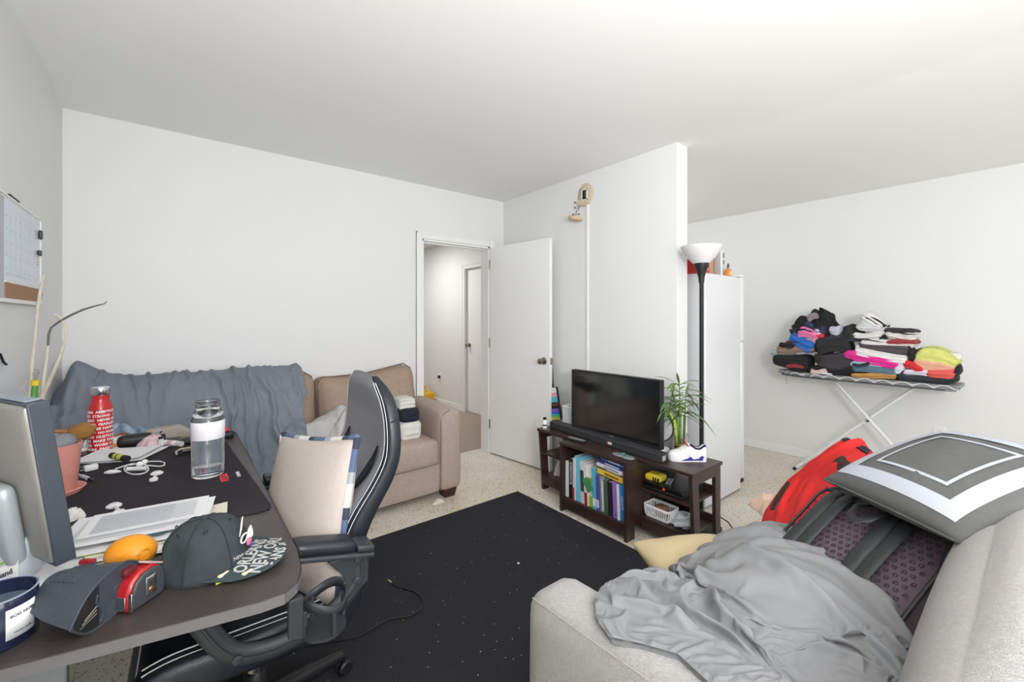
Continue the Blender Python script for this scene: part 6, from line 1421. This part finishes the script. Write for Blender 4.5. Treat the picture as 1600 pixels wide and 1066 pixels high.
# ------------------------------------------------------------------ gaming chair (local axes: faces -x)
CLO = (.215, 1.575, 0); CRZ = math.radians(-2)
gch = thing('office_chair', 'black leather office chair with white stitching reclined at the right side of the desk', 'chair', CLO, CRZ)
LEA = mat('black_leather', (34, 38, 45), .34, bump=(220, .12, 'leather')); LEAF = mat('grey_leather', (140, 141, 146), .5, bump=(220, .12, 'leather'))  # grey front leather made paler, its lit brightness put into the colour
STI = mat('white_stitch', (214, 214, 214), .7)
zb = [.44, .55, .65, .70, .75, .81, .88, .94, 1.0, 1.05, 1.09, 1.115, 1.135]
xb = [.272, .274, .282, .302, .331, .369, .394, .398, .397, .393, .386, .376, .358]
tb_ = [.088, .098, .095, .095, .094, .086, .070, .066, .064, .060, .055, .048, .022]
wb = [.235, .25, .255, .256, .256, .256, .255, .25, .238, .218, .188, .155, .115]
_zd = np.linspace(.44, 1.135, 240)
def _sm(a, w=21):
    q = np.interp(_zd, zb, a); p = np.r_[2 * q[0] - q[w // 2:0:-1], q, 2 * q[-1] - q[-2:-w // 2 - 1:-1]]; return np.convolve(p, np.ones(w) / w, 'valid')[:240]
xb, wb, tb_ = _sm(xb), _sm(wb), _sm(tb_); zb = _zd
def bsurf(z, th):
    xc = np.interp(z, zb, xb); w_ = np.interp(z, zb, wb); t = np.interp(z, zb, tb_)
    c_, s_ = math.cos(th), math.sin(th)
    y = w_ * math.copysign(abs(c_) ** .35, c_); x = xc - t / 2 + t / 2 * math.copysign(abs(s_) ** .5, s_)
    if s_ < 0: x += .022 * (1 - (y / w_) ** 2) ** 1.0 * np.clip((1.1 - z) / .1, 0, 1) * (-s_) ** .3
    return (x, y, z)
zs = np.interp(np.linspace(0, 1, 46), np.linspace(0, 1, 46), np.linspace(.44, 1.137, 46))
bk = [bsurf(z, 2 * PI * k / 48) for k in range(48) for z in zs]
nz_ = len(zs)
fcs = [(k * nz_ + j, ((k + 1) % 48) * nz_ + j, ((k + 1) % 48) * nz_ + j + 1, k * nz_ + j + 1) for k in range(48) for j in range(nz_ - 1)]
fcs += [tuple(k * nz_ + nz_ - 1 for k in range(48)), tuple(k * nz_ for k in reversed(range(48)))]
mi = []
for f in fcs:
    ks = [i // nz_ for i in f[:4]]; kk = np.mean(ks) if max(ks) - min(ks) < 40 else 0
    a = (kk / 48) * 2 * PI
    yy = np.mean([abs(bk[i][1]) for i in f]); zz_ = np.mean([bk[i][2] for i in f])
    mi.append(1 if (PI < a < 2 * PI and yy < .86 * np.interp(zz_, zb, wb)) else 0)
part('backrest', (np.array(bk), fcs, mi), [LEA, LEAF], gch, local=True, ang=60)
for off, yy in ((.87, -1), (.955, -1), (.87, 1), (.955, 1)):
    pts = []
    for z in np.linspace(.46, 1.118, 40):
        w_ = np.interp(z, zb, wb); y = yy * off * w_; xc = np.interp(z, zb, xb); t = np.interp(z, zb, tb_)
        cc_ = off ** (1 / .35); ss = math.sqrt(max(0, 1 - cc_ * cc_)); x = xc - t / 2 - t / 2 * ss ** .5 + .022 * (1 - off ** 2) * np.clip((1.1 - z) / .1, 0, 1)
        pts.append((x - .0015, y, z))
    part('stitching', tube(pts, .0013, 5), STI, gch, local=True)
part('side_seam', tube([(np.interp(1.0, zb, xb) - .052 + .047 * t, -np.interp(1.0, zb, wb) * 1.0 - .0005, 1.0 + .008 * t) for t in np.linspace(.08, .92, 8)], .0016, 5), mat('seam_dark', (18, 20, 24), .6), gch, local=True)
for s in (-1, 1):
    q = []
    for t in np.linspace(0, 1, 16):
        z = .755 + .155 * t; y = s * (.118 + .042 * t + .012 * math.sin(PI * t))
        hw_ = .004 + .026 * math.sin(PI * t)
        for e in (-1, 0, 1):
            ye = y + e * hw_; q.append((np.interp(z, zb, xb) - np.interp(z, zb, tb_) + .022 * (1 - (ye / .256) ** 2) - .006 + .005 * (e == 0), ye, z))
    part('slot_insert', G(q, [(3 * i + k, 3 * i + k + 1, 3 * i + k + 4, 3 * i + k + 3) for i in range(15) for k in (0, 1)]), mat('slot_black', (20, 24, 32), .25), gch, local=True, sol=.002)
# creases on the lower bolster
for k in range(4):
    0 and part('crease', tube([(.205 + .018 * k + .07 * t, -.2565 - .001 * math.sin(PI * t), .66 + .022 * k + .012 * t) for t in np.linspace(0, 1, 6)], [.001, .003, .004, .004, .003, .001], 6), LEA, gch, local=True)
# seat
def seat_v():
    g = rbox(-.295, .235, -.262, .262, .385, .485, .045, 16, (0, 0, .012)); v = g[0]
    v[:, 2] -= .03 * np.clip((-.18 - v[:, 0]) / .12, 0, 1) ** 2
    v[:, 2] += .016 * np.clip((np.abs(v[:, 1]) - .17) / .08, 0, 1) * (v[:, 2] > .44)
    return g
part('seat', seat_v(), LEA, gch, local=True, ang=180)
for yy in (-.235, -.222):
    part('stitching', tube([(x, yy, .4985 + (.003 if yy > -.23 else -.004) - .03 * max(0, min(1, (-.18 - x) / .12)) ** 2) for x in np.linspace(-.26, .20, 24)] , .0018, 5), STI, gch, local=True)
part('stitching', tube([(-.272, y, .468) for y in np.linspace(-.22, .22, 10)], .0018, 5), STI, gch, local=True)
# armrests
AR = mat('arm_plastic', (52, 55, 59), .42, bump=(500, .1))
for s in (-1, 1):
    y = s * .305
    def ap(p): return (p[0], y, p[1])
    loop_ = [(.228, .650), (.236, .60), (.224, .56), (.17, .512), (.09, .476), (0, .470), (-.075, .488), (-.118, .545), (-.155, .62), (-.185, .68)]
    L2 = []
    P_ = np.array(loop_); 
    for i in range(len(P_) - 1):
        for t in (0, .34, .67): L2.append(P_[i] * (1 - t) + P_[i + 1] * t)
    L2.append(P_[-1]); L2 = np.array(L2)
    for _ in range(2): L2[1:-1] = (L2[:-2] + L2[1:-1] * 2 + L2[2:]) / 4
    a_ = part('arm_frame', tube([ap(p) for p in L2], 1, 12, flat=(.030, .019), up=(0, 1, 0)) if False else tube([ap(p) for p in L2], 1, 12, flat=(.015, .026), up=(0, 1, 0)), AR, gch, local=True, ang=60)
    part('frame_ridge', tube([(p[0], y + s * .017, p[1]) for p in L2[2:-3]], .004, 6), AR, a_, local=True)
    part('arm_gusset', prism([(.252, .65), (.256, .565), (.20, .525), (.19, .555), (.185, .60), (.14, .655)], y - .012, y + .012, 'y'), AR, a_, local=True, bev=.004)
    for bx_, bz_ in ((.225, .635), (.222, .578), (.09, .476), (-.072, .490)):
        part('bolt', basis(lathe([(.001, 0), (.012, 0), (.012, .004), (.007, .006), (.001, .006)], 14), (bx_, y + s * (.019 if bx_ < .2 else .013), bz_), (1, 0, 0), (0, 0, 1), (0, s, 0)), AR, a_, local=True)
    part('arm_pad', (lambda g: (np.stack([g[0][:, 0], g[0][:, 1], g[0][:, 2] + .24 * (.26 - g[0][:, 0])], 1), g[1]))(rbox(.055, .215, y - .036, y + .036, .655, .690, .015, 10, (0, 0, .003))), LEA, gch, local=True)
    part('pad_tray', (lambda g: (np.stack([g[0][:, 0], g[0][:, 1], g[0][:, 2] + .24 * (.26 - g[0][:, 0])], 1), g[1]))(join(rbox(.05, .265, y - .038, y + .038, .640, .656, .006, 6), rbox(.2155, .266, y - .037, y + .037, .6565, .678, .008, 6))), AR, gch, local=True)
part('mechanism', join(box(-.12, .12, -.10, .10, .345, .384), box(.10, .262, -.03, .03, .36, .40), box(.225, .262, -.04, .04, .36, .60)), BLACKP, gch, local=True, bev=.006)
part('gas_lift', lathe([(.001, .10), (.026, .10), (.026, .24), (.014, .242), (.014, .345), (.001, .345)], 20), CHROME, gch, local=True)
part('lift_cover', lathe([(.001, .075), (.05, .075), (.05, .12), (.034, .14), (.034, .215), (.03, .22), (.001, .22)], 24), BLACKP, gch, local=True)
for k in range(5):
    a = .25 + k * 2 * PI / 5; d = np.array([math.cos(a), math.sin(a), 0])
    l_ = part('base_leg', tube([d * .03 + np.array([0, 0, .105]), d * .15 + np.array([0, 0, .10]), d * .29 + np.array([0, 0, .083])], [.03, .026, .019], 10), BLACKP, gch, local=True)
    t_ = np.array([-d[1], d[0], 0])
    part('caster', join(*[basis(lathe([(.001, -.009), (.02, -.009), (.026, -.004), (.026, .004), (.02, .009), (.001, .009)], 18), d * .30 + np.array([0, 0, .0385]) + t_ * o, d, (0, 0, 1), t_) for o in (-.014, .014)], tube([d * .30 + np.array([0, 0, .03]), d * .30 + np.array([0, 0, .08])], .007, 8)), BLACKP, l_, local=True)
# cushion on the chair
e1 = np.array([-.126, .43, -.06]); e1 /= np.linalg.norm(e1); e2 = np.array([-.10, -.05, -.47]); e2 -= e1 * (e2 @ e1); e2 /= np.linalg.norm(e2); e3 = np.cross(e1, e2)
pc = np.array([.470, 1.383, .945]) + e1 * .235 + e2 * .235
if e3[0] > 0: e3 = -e3
chc = thing('throw_pillow', 'beige throw pillow with a blue plaid border propped on the office chair', 'pillow', (.40, 1.57, .49))
CT = mat('beige_linen', (203, 192, 184), .9, bump=(330, .35, 'weave'), var=(60, .3), c2=(190, 178, 168))
def CB(g): return basis(g, pc, e1, e2, e3)
pw = pillow(.47, .49, .15, 18, .06, .001, 3)
part('cover', CB(pw), CT, chc, ang=180)
PLM = [mat('plaid_blue', (92, 108, 140), .9), mat('plaid_grey', (166, 172, 178), .9), mat('plaid_cream', (222, 218, 210), .9), mat('plaid_slate', (62, 68, 86), .9)]
def edgep(t, a=.47, b=.49, pin=.06):
    t = t % 4; s = int(t); f = (t - s) * 2 - 1
    u, v = ((f, -1), (1, f), (-f, 1), (-1, -f))[s]
    return np.array([a / 2 * u * (1 - pin * (1 - v * v)), b / 2 * v * (1 - pin * (1 - u * u)), 0])
for k in range(56):
    t0, t1 = k * 4 / 56, (k + 1) * 4 / 56
    part('plaid_segment', CB(tube([edgep(t0), edgep((t0 + t1) / 2), edgep(t1)], 1, 8, flat=(.0105, .010)) if False else tube([edgep(t0), edgep((t0 + t1) / 2), edgep(t1)], .011, 8)), PLM[(k * 7 + k // 3) % 4], chc)

# ------------------------------------------------------------------ near loveseat
LV = mat('greige_weave', (208, 204, 202), .92, bump=(170, .9, 'weave'), var=(130, .6), c2=(192, 187, 184))
lv = thing('loveseat', 'greige woven loveseat in the near right corner heaped with a blanket and bags', 'sofa', (1.37, .35, 0))
def larm():
    g = rbox(.695, .862, -.18, .832, .05, .648, .05, 14); v = g[0]; k = np.clip((v[:, 2] - .05) / .6, 0, 1)
    v[:, 2] += k * .05 * np.clip(.832 - v[:, 1], 0, 1); v[:, 0] += .006 * k
    return g
la = part('arm', larm(), LV, lv, ang=180)
part('seam', tube([(.708 - .004 * math.sin(t * 3), .80 - .9 * t, .640 + .045 * t) for t in np.linspace(0, 1, 14)], .0018, 6), mat('seam_grey', (160, 154, 150), .9), la)
part('seat_base', rbox(.863, 2.06, -.10, .80, .05, .27, .02, 6), LV, lv)
for x0, x1 in ((.865, 1.46), (1.465, 2.06)): part('seat_cushion', rbox(x0, x1, .08, .825, .272, .44, .035, 10, (0, .008, .014)), LV, lv, ang=180)
part('back', rbox(.70, 2.08, -.30, -.08, .05, .80, .05, 10), LV, lv, ang=180)
def lback(x0, x1):
    g = rbox(x0, x1, -.23, .13, .42, .885, .11, 16, (0, .03, .02)); v = g[0]; t = np.clip((v[:, 2] - .42) / .45, 0, 1)
    v[:, 1] += -.10 * (t - .5) + .02; v[:, 2] += .004 * wob(v, 9, 4)
    return g
part('back_cushion', lback(.705, 2.05), LV, lv, ang=180)
for x, y in ((.76, .76), (2.0, .76), (.76, -.22), (2.0, -.22)): part('leg', bx(x, y, .031, .06, .06, .036), LEGM, lv, smooth=False, bev=.004)

# grey blanket heap
BLK = mat('grey_jersey_blanket', (130, 131, 134), .88, bump=(600, .08), var=(3, .5), c2=(121, 120, 120))
def pxy(l, z=.61): return [tuple(pz(u, v, z)[:2]) for u, v in l]
bnd_uvz = [(928, 940, .668), (945, 912, .672), (985, 893, .645), (1030, 902, .60), (1075, 878, .56), (1120, 852, .53), (1152, 838, .52), (1215, 824, .53), (1290, 846, .55), (1350, 868, .58), (1384, 890, .59), (1396, 925, .585), (1413, 975, .58), (1420, 1040, .60), (1400, 1110, .62), (1230, 1130, .62), (1120, 1110, .65), (1060, 1036, .665), (1000, 1010, .672), (952, 998, .672), (934, 972, .670)]
def blanket():
    B = [(*pz(u, v, z)[:2], z) for u, v, z in bnd_uvz]; B = np.array(B + [B[0]])
    cen = np.array([*pz(1190, 955, .66)[:2], .655])
    sg = np.r_[0, np.cumsum(np.linalg.norm(np.diff(B, axis=0), axis=1))]; ss = np.linspace(0, sg[-1], 600)
    bb = np.stack([np.interp(ss, sg, B[:, k]) for k in range(3)], 1)
    ang = np.unwrap(np.arctan2(bb[:, 1] - cen[1], bb[:, 0] - cen[0]))
    if ang[-1] < ang[0]: ang, bb = ang[::-1], bb[::-1]
    n = 104; q = np.linspace(-1, 1, n); UU, VV = np.meshgrid(q, q, indexing='ij')
    dx = UU * np.sqrt(1 - VV * VV / 2); dy = VV * np.sqrt(1 - UU * UU / 2); R = np.clip(np.hypot(dx, dy), 0, 1); A = np.arctan2(dy, dx)
    A = (A - ang[0]) % (2 * PI) + ang[0]
    ex_ = [np.interp(A, ang, bb[:, k], period=None) for k in range(3)]
    X = cen[0] + (ex_[0] - cen[0]) * R; Y = cen[1] + (ex_[1] - cen[1]) * R; Z = ex_[2] + (cen[2] - ex_[2]) * (1 - R ** 2.2)
    m0 = pz(1250, 915, .66); Z = Z + .045 * np.exp(-(((X - m0[0]) / .20) ** 2 + ((Y - m0[1]) / .15) ** 2)) * (1 - R ** 4)
    m1 = pz(1150, 895, .62); Z = Z + .03 * np.exp(-(((X - m1[0]) / .12) ** 2 + ((Y - m1[1]) / .09) ** 2)) * (1 - R ** 4)
    armz = np.where(X < .87, .648 + .05 * (.832 - Y) + .014, 0); Z = np.maximum(Z, armz)
    under = gridv(np.stack([X, Y, Z - .012], -1))
    inner = np.clip((1 - R) * 9, 0, 1)
    F = folds(X, Y, [(pxy(a), w_, h) for a, w_, h in BLFOLDS]); PP = np.stack([X, Y], -1)
    g = gridv(np.stack([X, Y, Z + inner * (.9 * F + .006 * wob(PP, 22, 21) + .003 * wob(PP, 50, 23))], -1))
    pins = [(i * n + j, 1.0) for i in range(n) for j in range(n) if i in (0, n - 1) or j in (0, n - 1)]
    g = cloth_relax(g, pins, under, frames=22, grow=.19, bend=3.0, gravity=.8)
    V = g[0]; edge = [j for j in range(n)] + [i * n + n - 1 for i in range(1, n)] + [(n - 1) * n + j for j in reversed(range(n - 1))] + [i * n for i in reversed(range(1, n - 1))]
    low = V[edge].copy(); low[:, 2] = np.where(low[:, 0] < .87, low[:, 2] - .016, .455); low[:, :2] = cen[:2] + (low[:, :2] - cen[:2]) * .985
    n0 = len(V); m_ = len(edge)
    return (np.vstack([V, low]), g[1] + [(edge[k], n0 + k, n0 + (k + 1) % m_, edge[(k + 1) % m_]) for k in range(m_)])
BLFOLDS = [([(1188, 852), (1148, 880), (1120, 908), (1110, 950), (1128, 990), (1160, 1018), (1205, 1040)], .016, .034), ([(1172, 886), (1196, 915), (1232, 945), (1280, 976), (1310, 998), (1298, 1024), (1250, 1030)], .017, .036),
    ([(1184, 872), (1240, 862), (1310, 872), (1362, 896), (1382, 930)], .012, .020), ([(1176, 912), (1230, 932), (1300, 955), (1360, 985), (1400, 1020)], .014, .014), ([(1200, 890), (1280, 900), (1350, 930), (1400, 972)], .012, .012), ([(1250, 950), (1330, 985), (1390, 1040)], .012, .012),
    ([(932, 955), (945, 920), (982, 900), (1022, 910), (1072, 920)], .014, .022), ([(980, 938), (1010, 930), (1045, 930), (1085, 908), (1122, 880)], .011, .022), ([(990, 950), (1020, 975), (1045, 1000), (1066, 1046)], .014, .028),
    ([(1058, 968), (1080, 996), (1120, 1018), (1150, 1040)], .012, .028), ([(1110, 915), (1085, 935), (1068, 960)], .011, .018), ([(1100, 890), (1060, 905), (1020, 915)], .010, .014), ([(950, 960), (975, 985), (1030, 1005), (1075, 1020)], .012, .016),
    ([(1185, 1010), (1180, 1035), (1190, 1060)], .012, .024), ([(1260, 1050), (1300, 1040), (1350, 1060)], .014, .022), ([(1330, 1000), (1360, 1025), (1385, 1060)], .012, .022), ([(1098, 880), (1140, 862), (1180, 858)], .010, .018)]
bl = thing('grey_blanket', 'crumpled light grey blanket heaped over the loveseat arm and seat', 'blanket', (1.25, .5, .45))
part('cloth', blanket(), BLK, bl, ang=180, sub=1)
part('drawstring', tube([pz(*q) for q in ((1374, 898, .63), (1386, 905, .62), (1392, 915, .615), (1388, 924, .62), (1394, 935, .61), (1404, 955, .60))], .0028, 6), WHITEP, bl)

# backpack lying back to front
BTL, BTR, BBL = np.array([1.80, .47, .735]), np.array([1.655, .165, .76]), np.array([1.50, .60, .50])
bu = (BTR - BTL); bw_ = np.linalg.norm(bu); bu /= bw_; bd = np.array([-.70, -.02, -.42]); bd -= bu * (bd @ bu); bd /= np.linalg.norm(bd); bn = np.cross(bd, bu); bn = bn if bn[2] > 0 else -bn
bp = thing('backpack', 'black and mauve monogram backpack lying on the loveseat under the striped cushion', 'backpack', (1.6, .35, .45))
def BPK(g): return basis(g, BTL, bu, bd, bn)    # x across, y down the pack, z outwards
BPM = mat('mauve_canvas', (92, 80, 88), .8, bump=(300, .3), var=(40, .4), c2=(78, 68, 76)); BPL = mat('bag_black', (38, 40, 42), .5, bump=(200, .2, 'leather'))
bl_h = .44
part('body', BPK(rbox(-.03, bw_ + .05, -.03, bl_h, -.11, 0, .05, 14, (0, 0, .015))), BPM, bp, ang=180)
part('edge_piping', BPK(tube([(x, y, .002) for x, y in rrect(-.022, bw_ + .042, -.022, bl_h - .01, .06, 8)], .005, 6, closed=True)), BPL, bp)
gl = []
for j in range(27):
    for i in range(18):
        x = -.01 + i * .021 + (.0105 if j % 2 else 0); y = .02 + j * .0195
        if x > bw_ + .03: continue
        xx = (x + .03) / (bw_ + .08) * 2 - 1; yy = (y + .03) / (bl_h + .03) * 2 - 1
        zz_ = .0155 * (1 - xx * xx) * (1 - yy * yy) - .0005
        g = TXT['G'] if (i + j) % 2 == 0 else (TXT['G'][0] * np.array([-1, -1, 1]), TXT['G'][1])
        gl.append((np.stack([x + g[0][:, 1] * .56, y + g[0][:, 0] * .56, zz_ + g[0][:, 2] + .0012], 1), g[1]))
part('monogram_letters', BPK(join(*gl)), mat('monogram_dark', (44, 38, 44), .8), bp, smooth=False, stuff=True)
for x in (.065, bw_ - .085):
    for k in (0, 1):
        xs = x + k * .042 - .02
        part('shoulder_strap', BPK(tube([(xs, .0, .012), (xs + .002, .05, .030), (xs, .2, .036), (xs - .006, .38, .030), (xs - .010, .5, .018)], 1, 10, flat=(.020, .007), up=(1, 0, 0))), BPL, bp)
    part('strap_zip', BPK(tube([(x, .03, .026), (x + .001, .2, .034), (x - .01, .48, .02)], .004, 6)), mat('zip_black', (16, 16, 18), .4), bp)
part('top_handle', BPK(tube([(.155, .015, .02), (.150, .05, .045), (.160, .095, .058), (.185, .11, .06), (.21, .095, .058), (.222, .05, .045), (.218, .015, .02)], 1, 8, flat=(.004, .012), up=(0, 0, 1))), BPL, bp)
part('top_bar', BPK(tube([(-.0, .004, .012), (.12, .0, .018), (.26, .0, .018), (bw_, .004, .012)], .007, 8)), BPL, bp)
obj('black_fur_glove', heap(1.55, .12, .70, .07, .05, .075, 88, 8, fold_h=.015, n=30), mat('black_fleece', (44, 46, 52), .95, bump=(250, .8)), 'small dark fleecy bundle under the near corner of the striped cushion', 'clothing', ang=180)

# striped cushion
qL, qN, qF = np.array([1.745, .465, .80]), np.array([1.485, .145, .815]), np.array([2.01, .185, .945])
c1 = (qN - qL); c2_ = (qF - qL); w1, w2 = np.linalg.norm(c1), np.linalg.norm(c2_); c1 /= w1; c2_ -= c1 * (c2_ @ c1); c2_ /= np.linalg.norm(c2_); c3 = np.cross(c1, c2_); c3 = c3 if c3[2] > 0 else -c3
cc0 = (qN + qF) / 2
cu = thing('striped_cushion', 'large charcoal cushion with pale square stripes resting on the backpack', 'cushion', (1.75, .17, .76))
CHR = mat('charcoal_linen', (98, 98, 97), .92, bump=(330, .4, 'weave'), var=(60, .4), c2=(88, 88, 87)); PAL = mat('pale_stripe', (176, 179, 188), .85)
cpw = pillow(w1 + .03, w2 + .03, .15, 30, .02, .0015, 8)
V0 = cpw[0]; mi = []
for f in cpw[1]:
    m_ = V0[list(f)].mean(0); r_ = max(abs(m_[0]) / (w1 + .03), abs(m_[1]) / (w2 + .03)) * 2; up_ = m_[2] > 0
    mi.append(0)
part('cover', basis(cpw, cc0, c1, c2_, c3) + (mi,), [CHR, PAL], cu, ang=180)
def pz_(u, v, t=.15):
    e = max(0, (1 - u * u) * (1 - v * v)); return t / 2 * e ** .42 + .0022
def stripe(r0, r1):
    gs = []
    for q in range(4):
        V = []
        for k in range(33):
            for w_ in np.linspace(0, 1, 5):
                r = r0 + (r1 - r0) * w_; f = (-1 + 2 * k / 32) * r
                u, v = ((f, -r), (r, f), (-f, r), (-r, -f))[q]
                V.append(((w1 + .03) / 2 * u * (1 - .02 * (1 - v * v)), (w2 + .03) / 2 * v * (1 - .02 * (1 - u * u)), pz_(u, v)))
        gs.append(G(V, [(5 * k + j, 5 * k + j + 1, 5 * k + j + 6, 5 * k + j + 5) for k in range(32) for j in range(4)]))
    return basis(join(*gs), cc0, c1, c2_, c3)
part('wide_stripe', stripe(.66, .86), PAL, cu, ang=180)
part('narrow_stripe', stripe(.46, .505), PAL, cu, ang=180)
ep_ = lambda t: edgep(t, w1 + .03, w2 + .03, .02)
part('seam', basis(tube([ep_(t) for t in np.linspace(0, 4, 80, endpoint=False)], .004, 6, closed=True), cc0, c1, c2_, c3), CHR, cu)
tg = np.array([ep_(0.5)])[0]
part('care_label', basis(T(bx(0, 0, 0, .024, .010, .002), tuple(edgep(3.58, w1 + .03, w2 + .03, .02) + np.array([0, 0, -.010]))), cc0, c1, c2_, c3), WHITEP, cu, smooth=False)
part('loose_thread', tube([cc0 + c1 * w1 * .27 - c2_ * w2 * .27 + c3 * .052, cc0 + c1 * w1 * .285 - c2_ * w2 * .285 + c3 * .050, cc0 + c1 * w1 * .30 - c2_ * w2 * .28 + c3 * .046], .0016, 5), WHITEP, cu)

# red jacket over the far end of the seat
RED = mat('red_fleece', (216, 44, 40), .9, bump=(260, .3), var=(14, .4), c2=(196, 34, 34)); BRN = mat('brown_patch', (52, 40, 34), .8)
def jacket():
    prof_uvz = [((1190, 830, .47), (1275, 838, .60)), ((1200, 800, .50), (1290, 800, .66)), ((1225, 765, .56), (1310, 765, .72)), ((1262, 735, .66), (1330, 738, .78)), ((1300, 706, .76), (1350, 722, .80)), ((1320, 697, .78), (1362, 712, .80)), ((1330, 700, .72), (1370, 716, .74))]
    L_ = np.array([pz(*a) for a, b in prof_uvz]); R_ = np.array([pz(*b) for a, b in prof_uvz])
    nu, nv = 70, 60; U = np.linspace(0, 1, nu); s = np.linspace(0, 1, len(L_))
    Lc = np.stack([np.interp(U, s, L_[:, k]) for k in range(3)], 1); Rc = np.stack([np.interp(U, s, R_[:, k]) for k in range(3)], 1)
    Vv = np.linspace(0, 1, nv)[None, :, None]
    V = Lc[:, None] * (1 - Vv) + Rc[:, None] * Vv
    UU, WW = np.meshgrid(U, np.linspace(0, 1, nv), indexing='ij')
    V[..., 2] += .025 * np.sin(PI * WW) * (1 - .5 * UU) + folds(UU, WW, [([(0, .35), (.35, .30), (.7, .5), (1, .6)], .05, .03), ([(0, .7), (.3, .62), (.6, .8)], .06, .022), ([(.1, .1), (.5, .12), (.9, .2)], .05, .02), ([(.2, .5), (.5, .45), (.65, .62)], .04, .015)]) + .004 * wob(np.stack([UU, WW], -1), 14, 3)
    return V
JV = jacket(); jg_ = gridv(JV)
jk = thing('red_jacket', 'bright red jacket with dark brown patches thrown beside the backpack', 'jacket', (2.05, .55, .45))
def patch(u0, u1, w0, w1): # sub-block of the surface, lifted
    a = JV[int(u0 * 69):int(u1 * 69) + 1, int(w0 * 59):int(w1 * 59) + 1].copy(); a[..., 2] += .0145; return gridv(a)
part('cloth', jg_, RED, jk, ang=180, sol=.012)
for q in ((.12, .32, .08, .20), (.40, .56, .74, .95), (.74, .90, .02, .5), (.76, .88, .62, .95)): part('dark_patch', patch(*q), BRN if q[0] < .6 else NAVYC, jk, ang=180, sol=.003)
pkc = obj('pink_cloth', (lambda a: gridv(a))(np.stack(np.broadcast_arrays(*[np.array([[pz(u + 26 * w_, v + 6 * w_, z)[k] for w_ in np.linspace(0, 1, 10)] for u, v, z in ((1206, 800, .47), (1214, 776, .52), (1240, 748, .60), (1262, 730, .66), (1290, 708, .73))]) for k in range(3)]), -1)), mat('pale_pink_cloth', (222, 150, 146), .9), 'pale pink cloth peeping out behind the red jacket', 'clothing', ang=180, sol=.01)
pe = obj('peach_cloth', heap(pz(1206, 800, .45)[0] + .03, pz(1206, 800, .45)[1], .443, .10, .09, .06, 72, 6, fold_h=.012, n=26), mat('peach_cloth', (226, 196, 176), .9), 'pale peach cloth on the far front corner of the loveseat seat', 'clothing', ang=180)
# tan cushion with a black remote at the seat front
tnp = pz(1066, 893, .45)
tnb = obj('tan_pillow', T(pillow(.34, .30, .11, 14, .05, .002, 4), (tnp[0] - .02, tnp[1] - .07, .508), rz=-.5, rx=.10), mat('khaki_cotton', (188, 170, 134), .9, bump=(300, .2)), 'khaki pillow sticking out past the front of the loveseat seat', 'pillow', ang=180)
rq = pz(1046, 903, .56)
rm3 = thing('game_controller', 'small black keypad remote lying on the khaki pillow', 'remote', (rq[0], rq[1], .55))
remote(rm3, lambda g: T(g, (rq[0], rq[1], .545), rz=-.5), .12, .045, .016, 6)

# cord and litter on the rug
RZ = .0125
cl_ = [(612, 911), (620, 917), (634, 921), (648, 925), (658, 933), (662, 943), (656, 955), (640, 964), (620, 966), (604, 970), (584, 982), (562, 995), (540, 1000), (512, 1004), (470, 1012)]
ck = thing('charging_cord', 'thin black charging cord lying in a loop on the rug beside the chair', 'cable', tuple(pz(640, 960, RZ)))
part('cord', tube([pz(u, v, RZ + .004) for u, v in cl_], .0036, 6), mat('cord_black', (24, 24, 26), .5), ck)
part('plug', tube([pz(612, 911, RZ + .005), pz(607, 907, RZ + .005)], .0055, 6), mat('plug_metal', (190, 180, 150), .3, .8), ck)
obj('lint_scrap', T(bx(0, 0, .002, .012, .01, .004), tuple(pz(810, 881, RZ)), rz=.4), WHITEP, 'tiny white scrap lying on the middle of the rug', 'litter', smooth=False)
obj('cellophane', heap(pz(684, 786, 0)[0], pz(684, 786, 0)[1], .0005, .05, .02, .018, 91, 5, fold_h=.006, n=16), mat('clear_film', (214, 208, 196), .15), 'crumpled clear film on the terrazzo by the right front sofa leg', 'litter', ang=180)
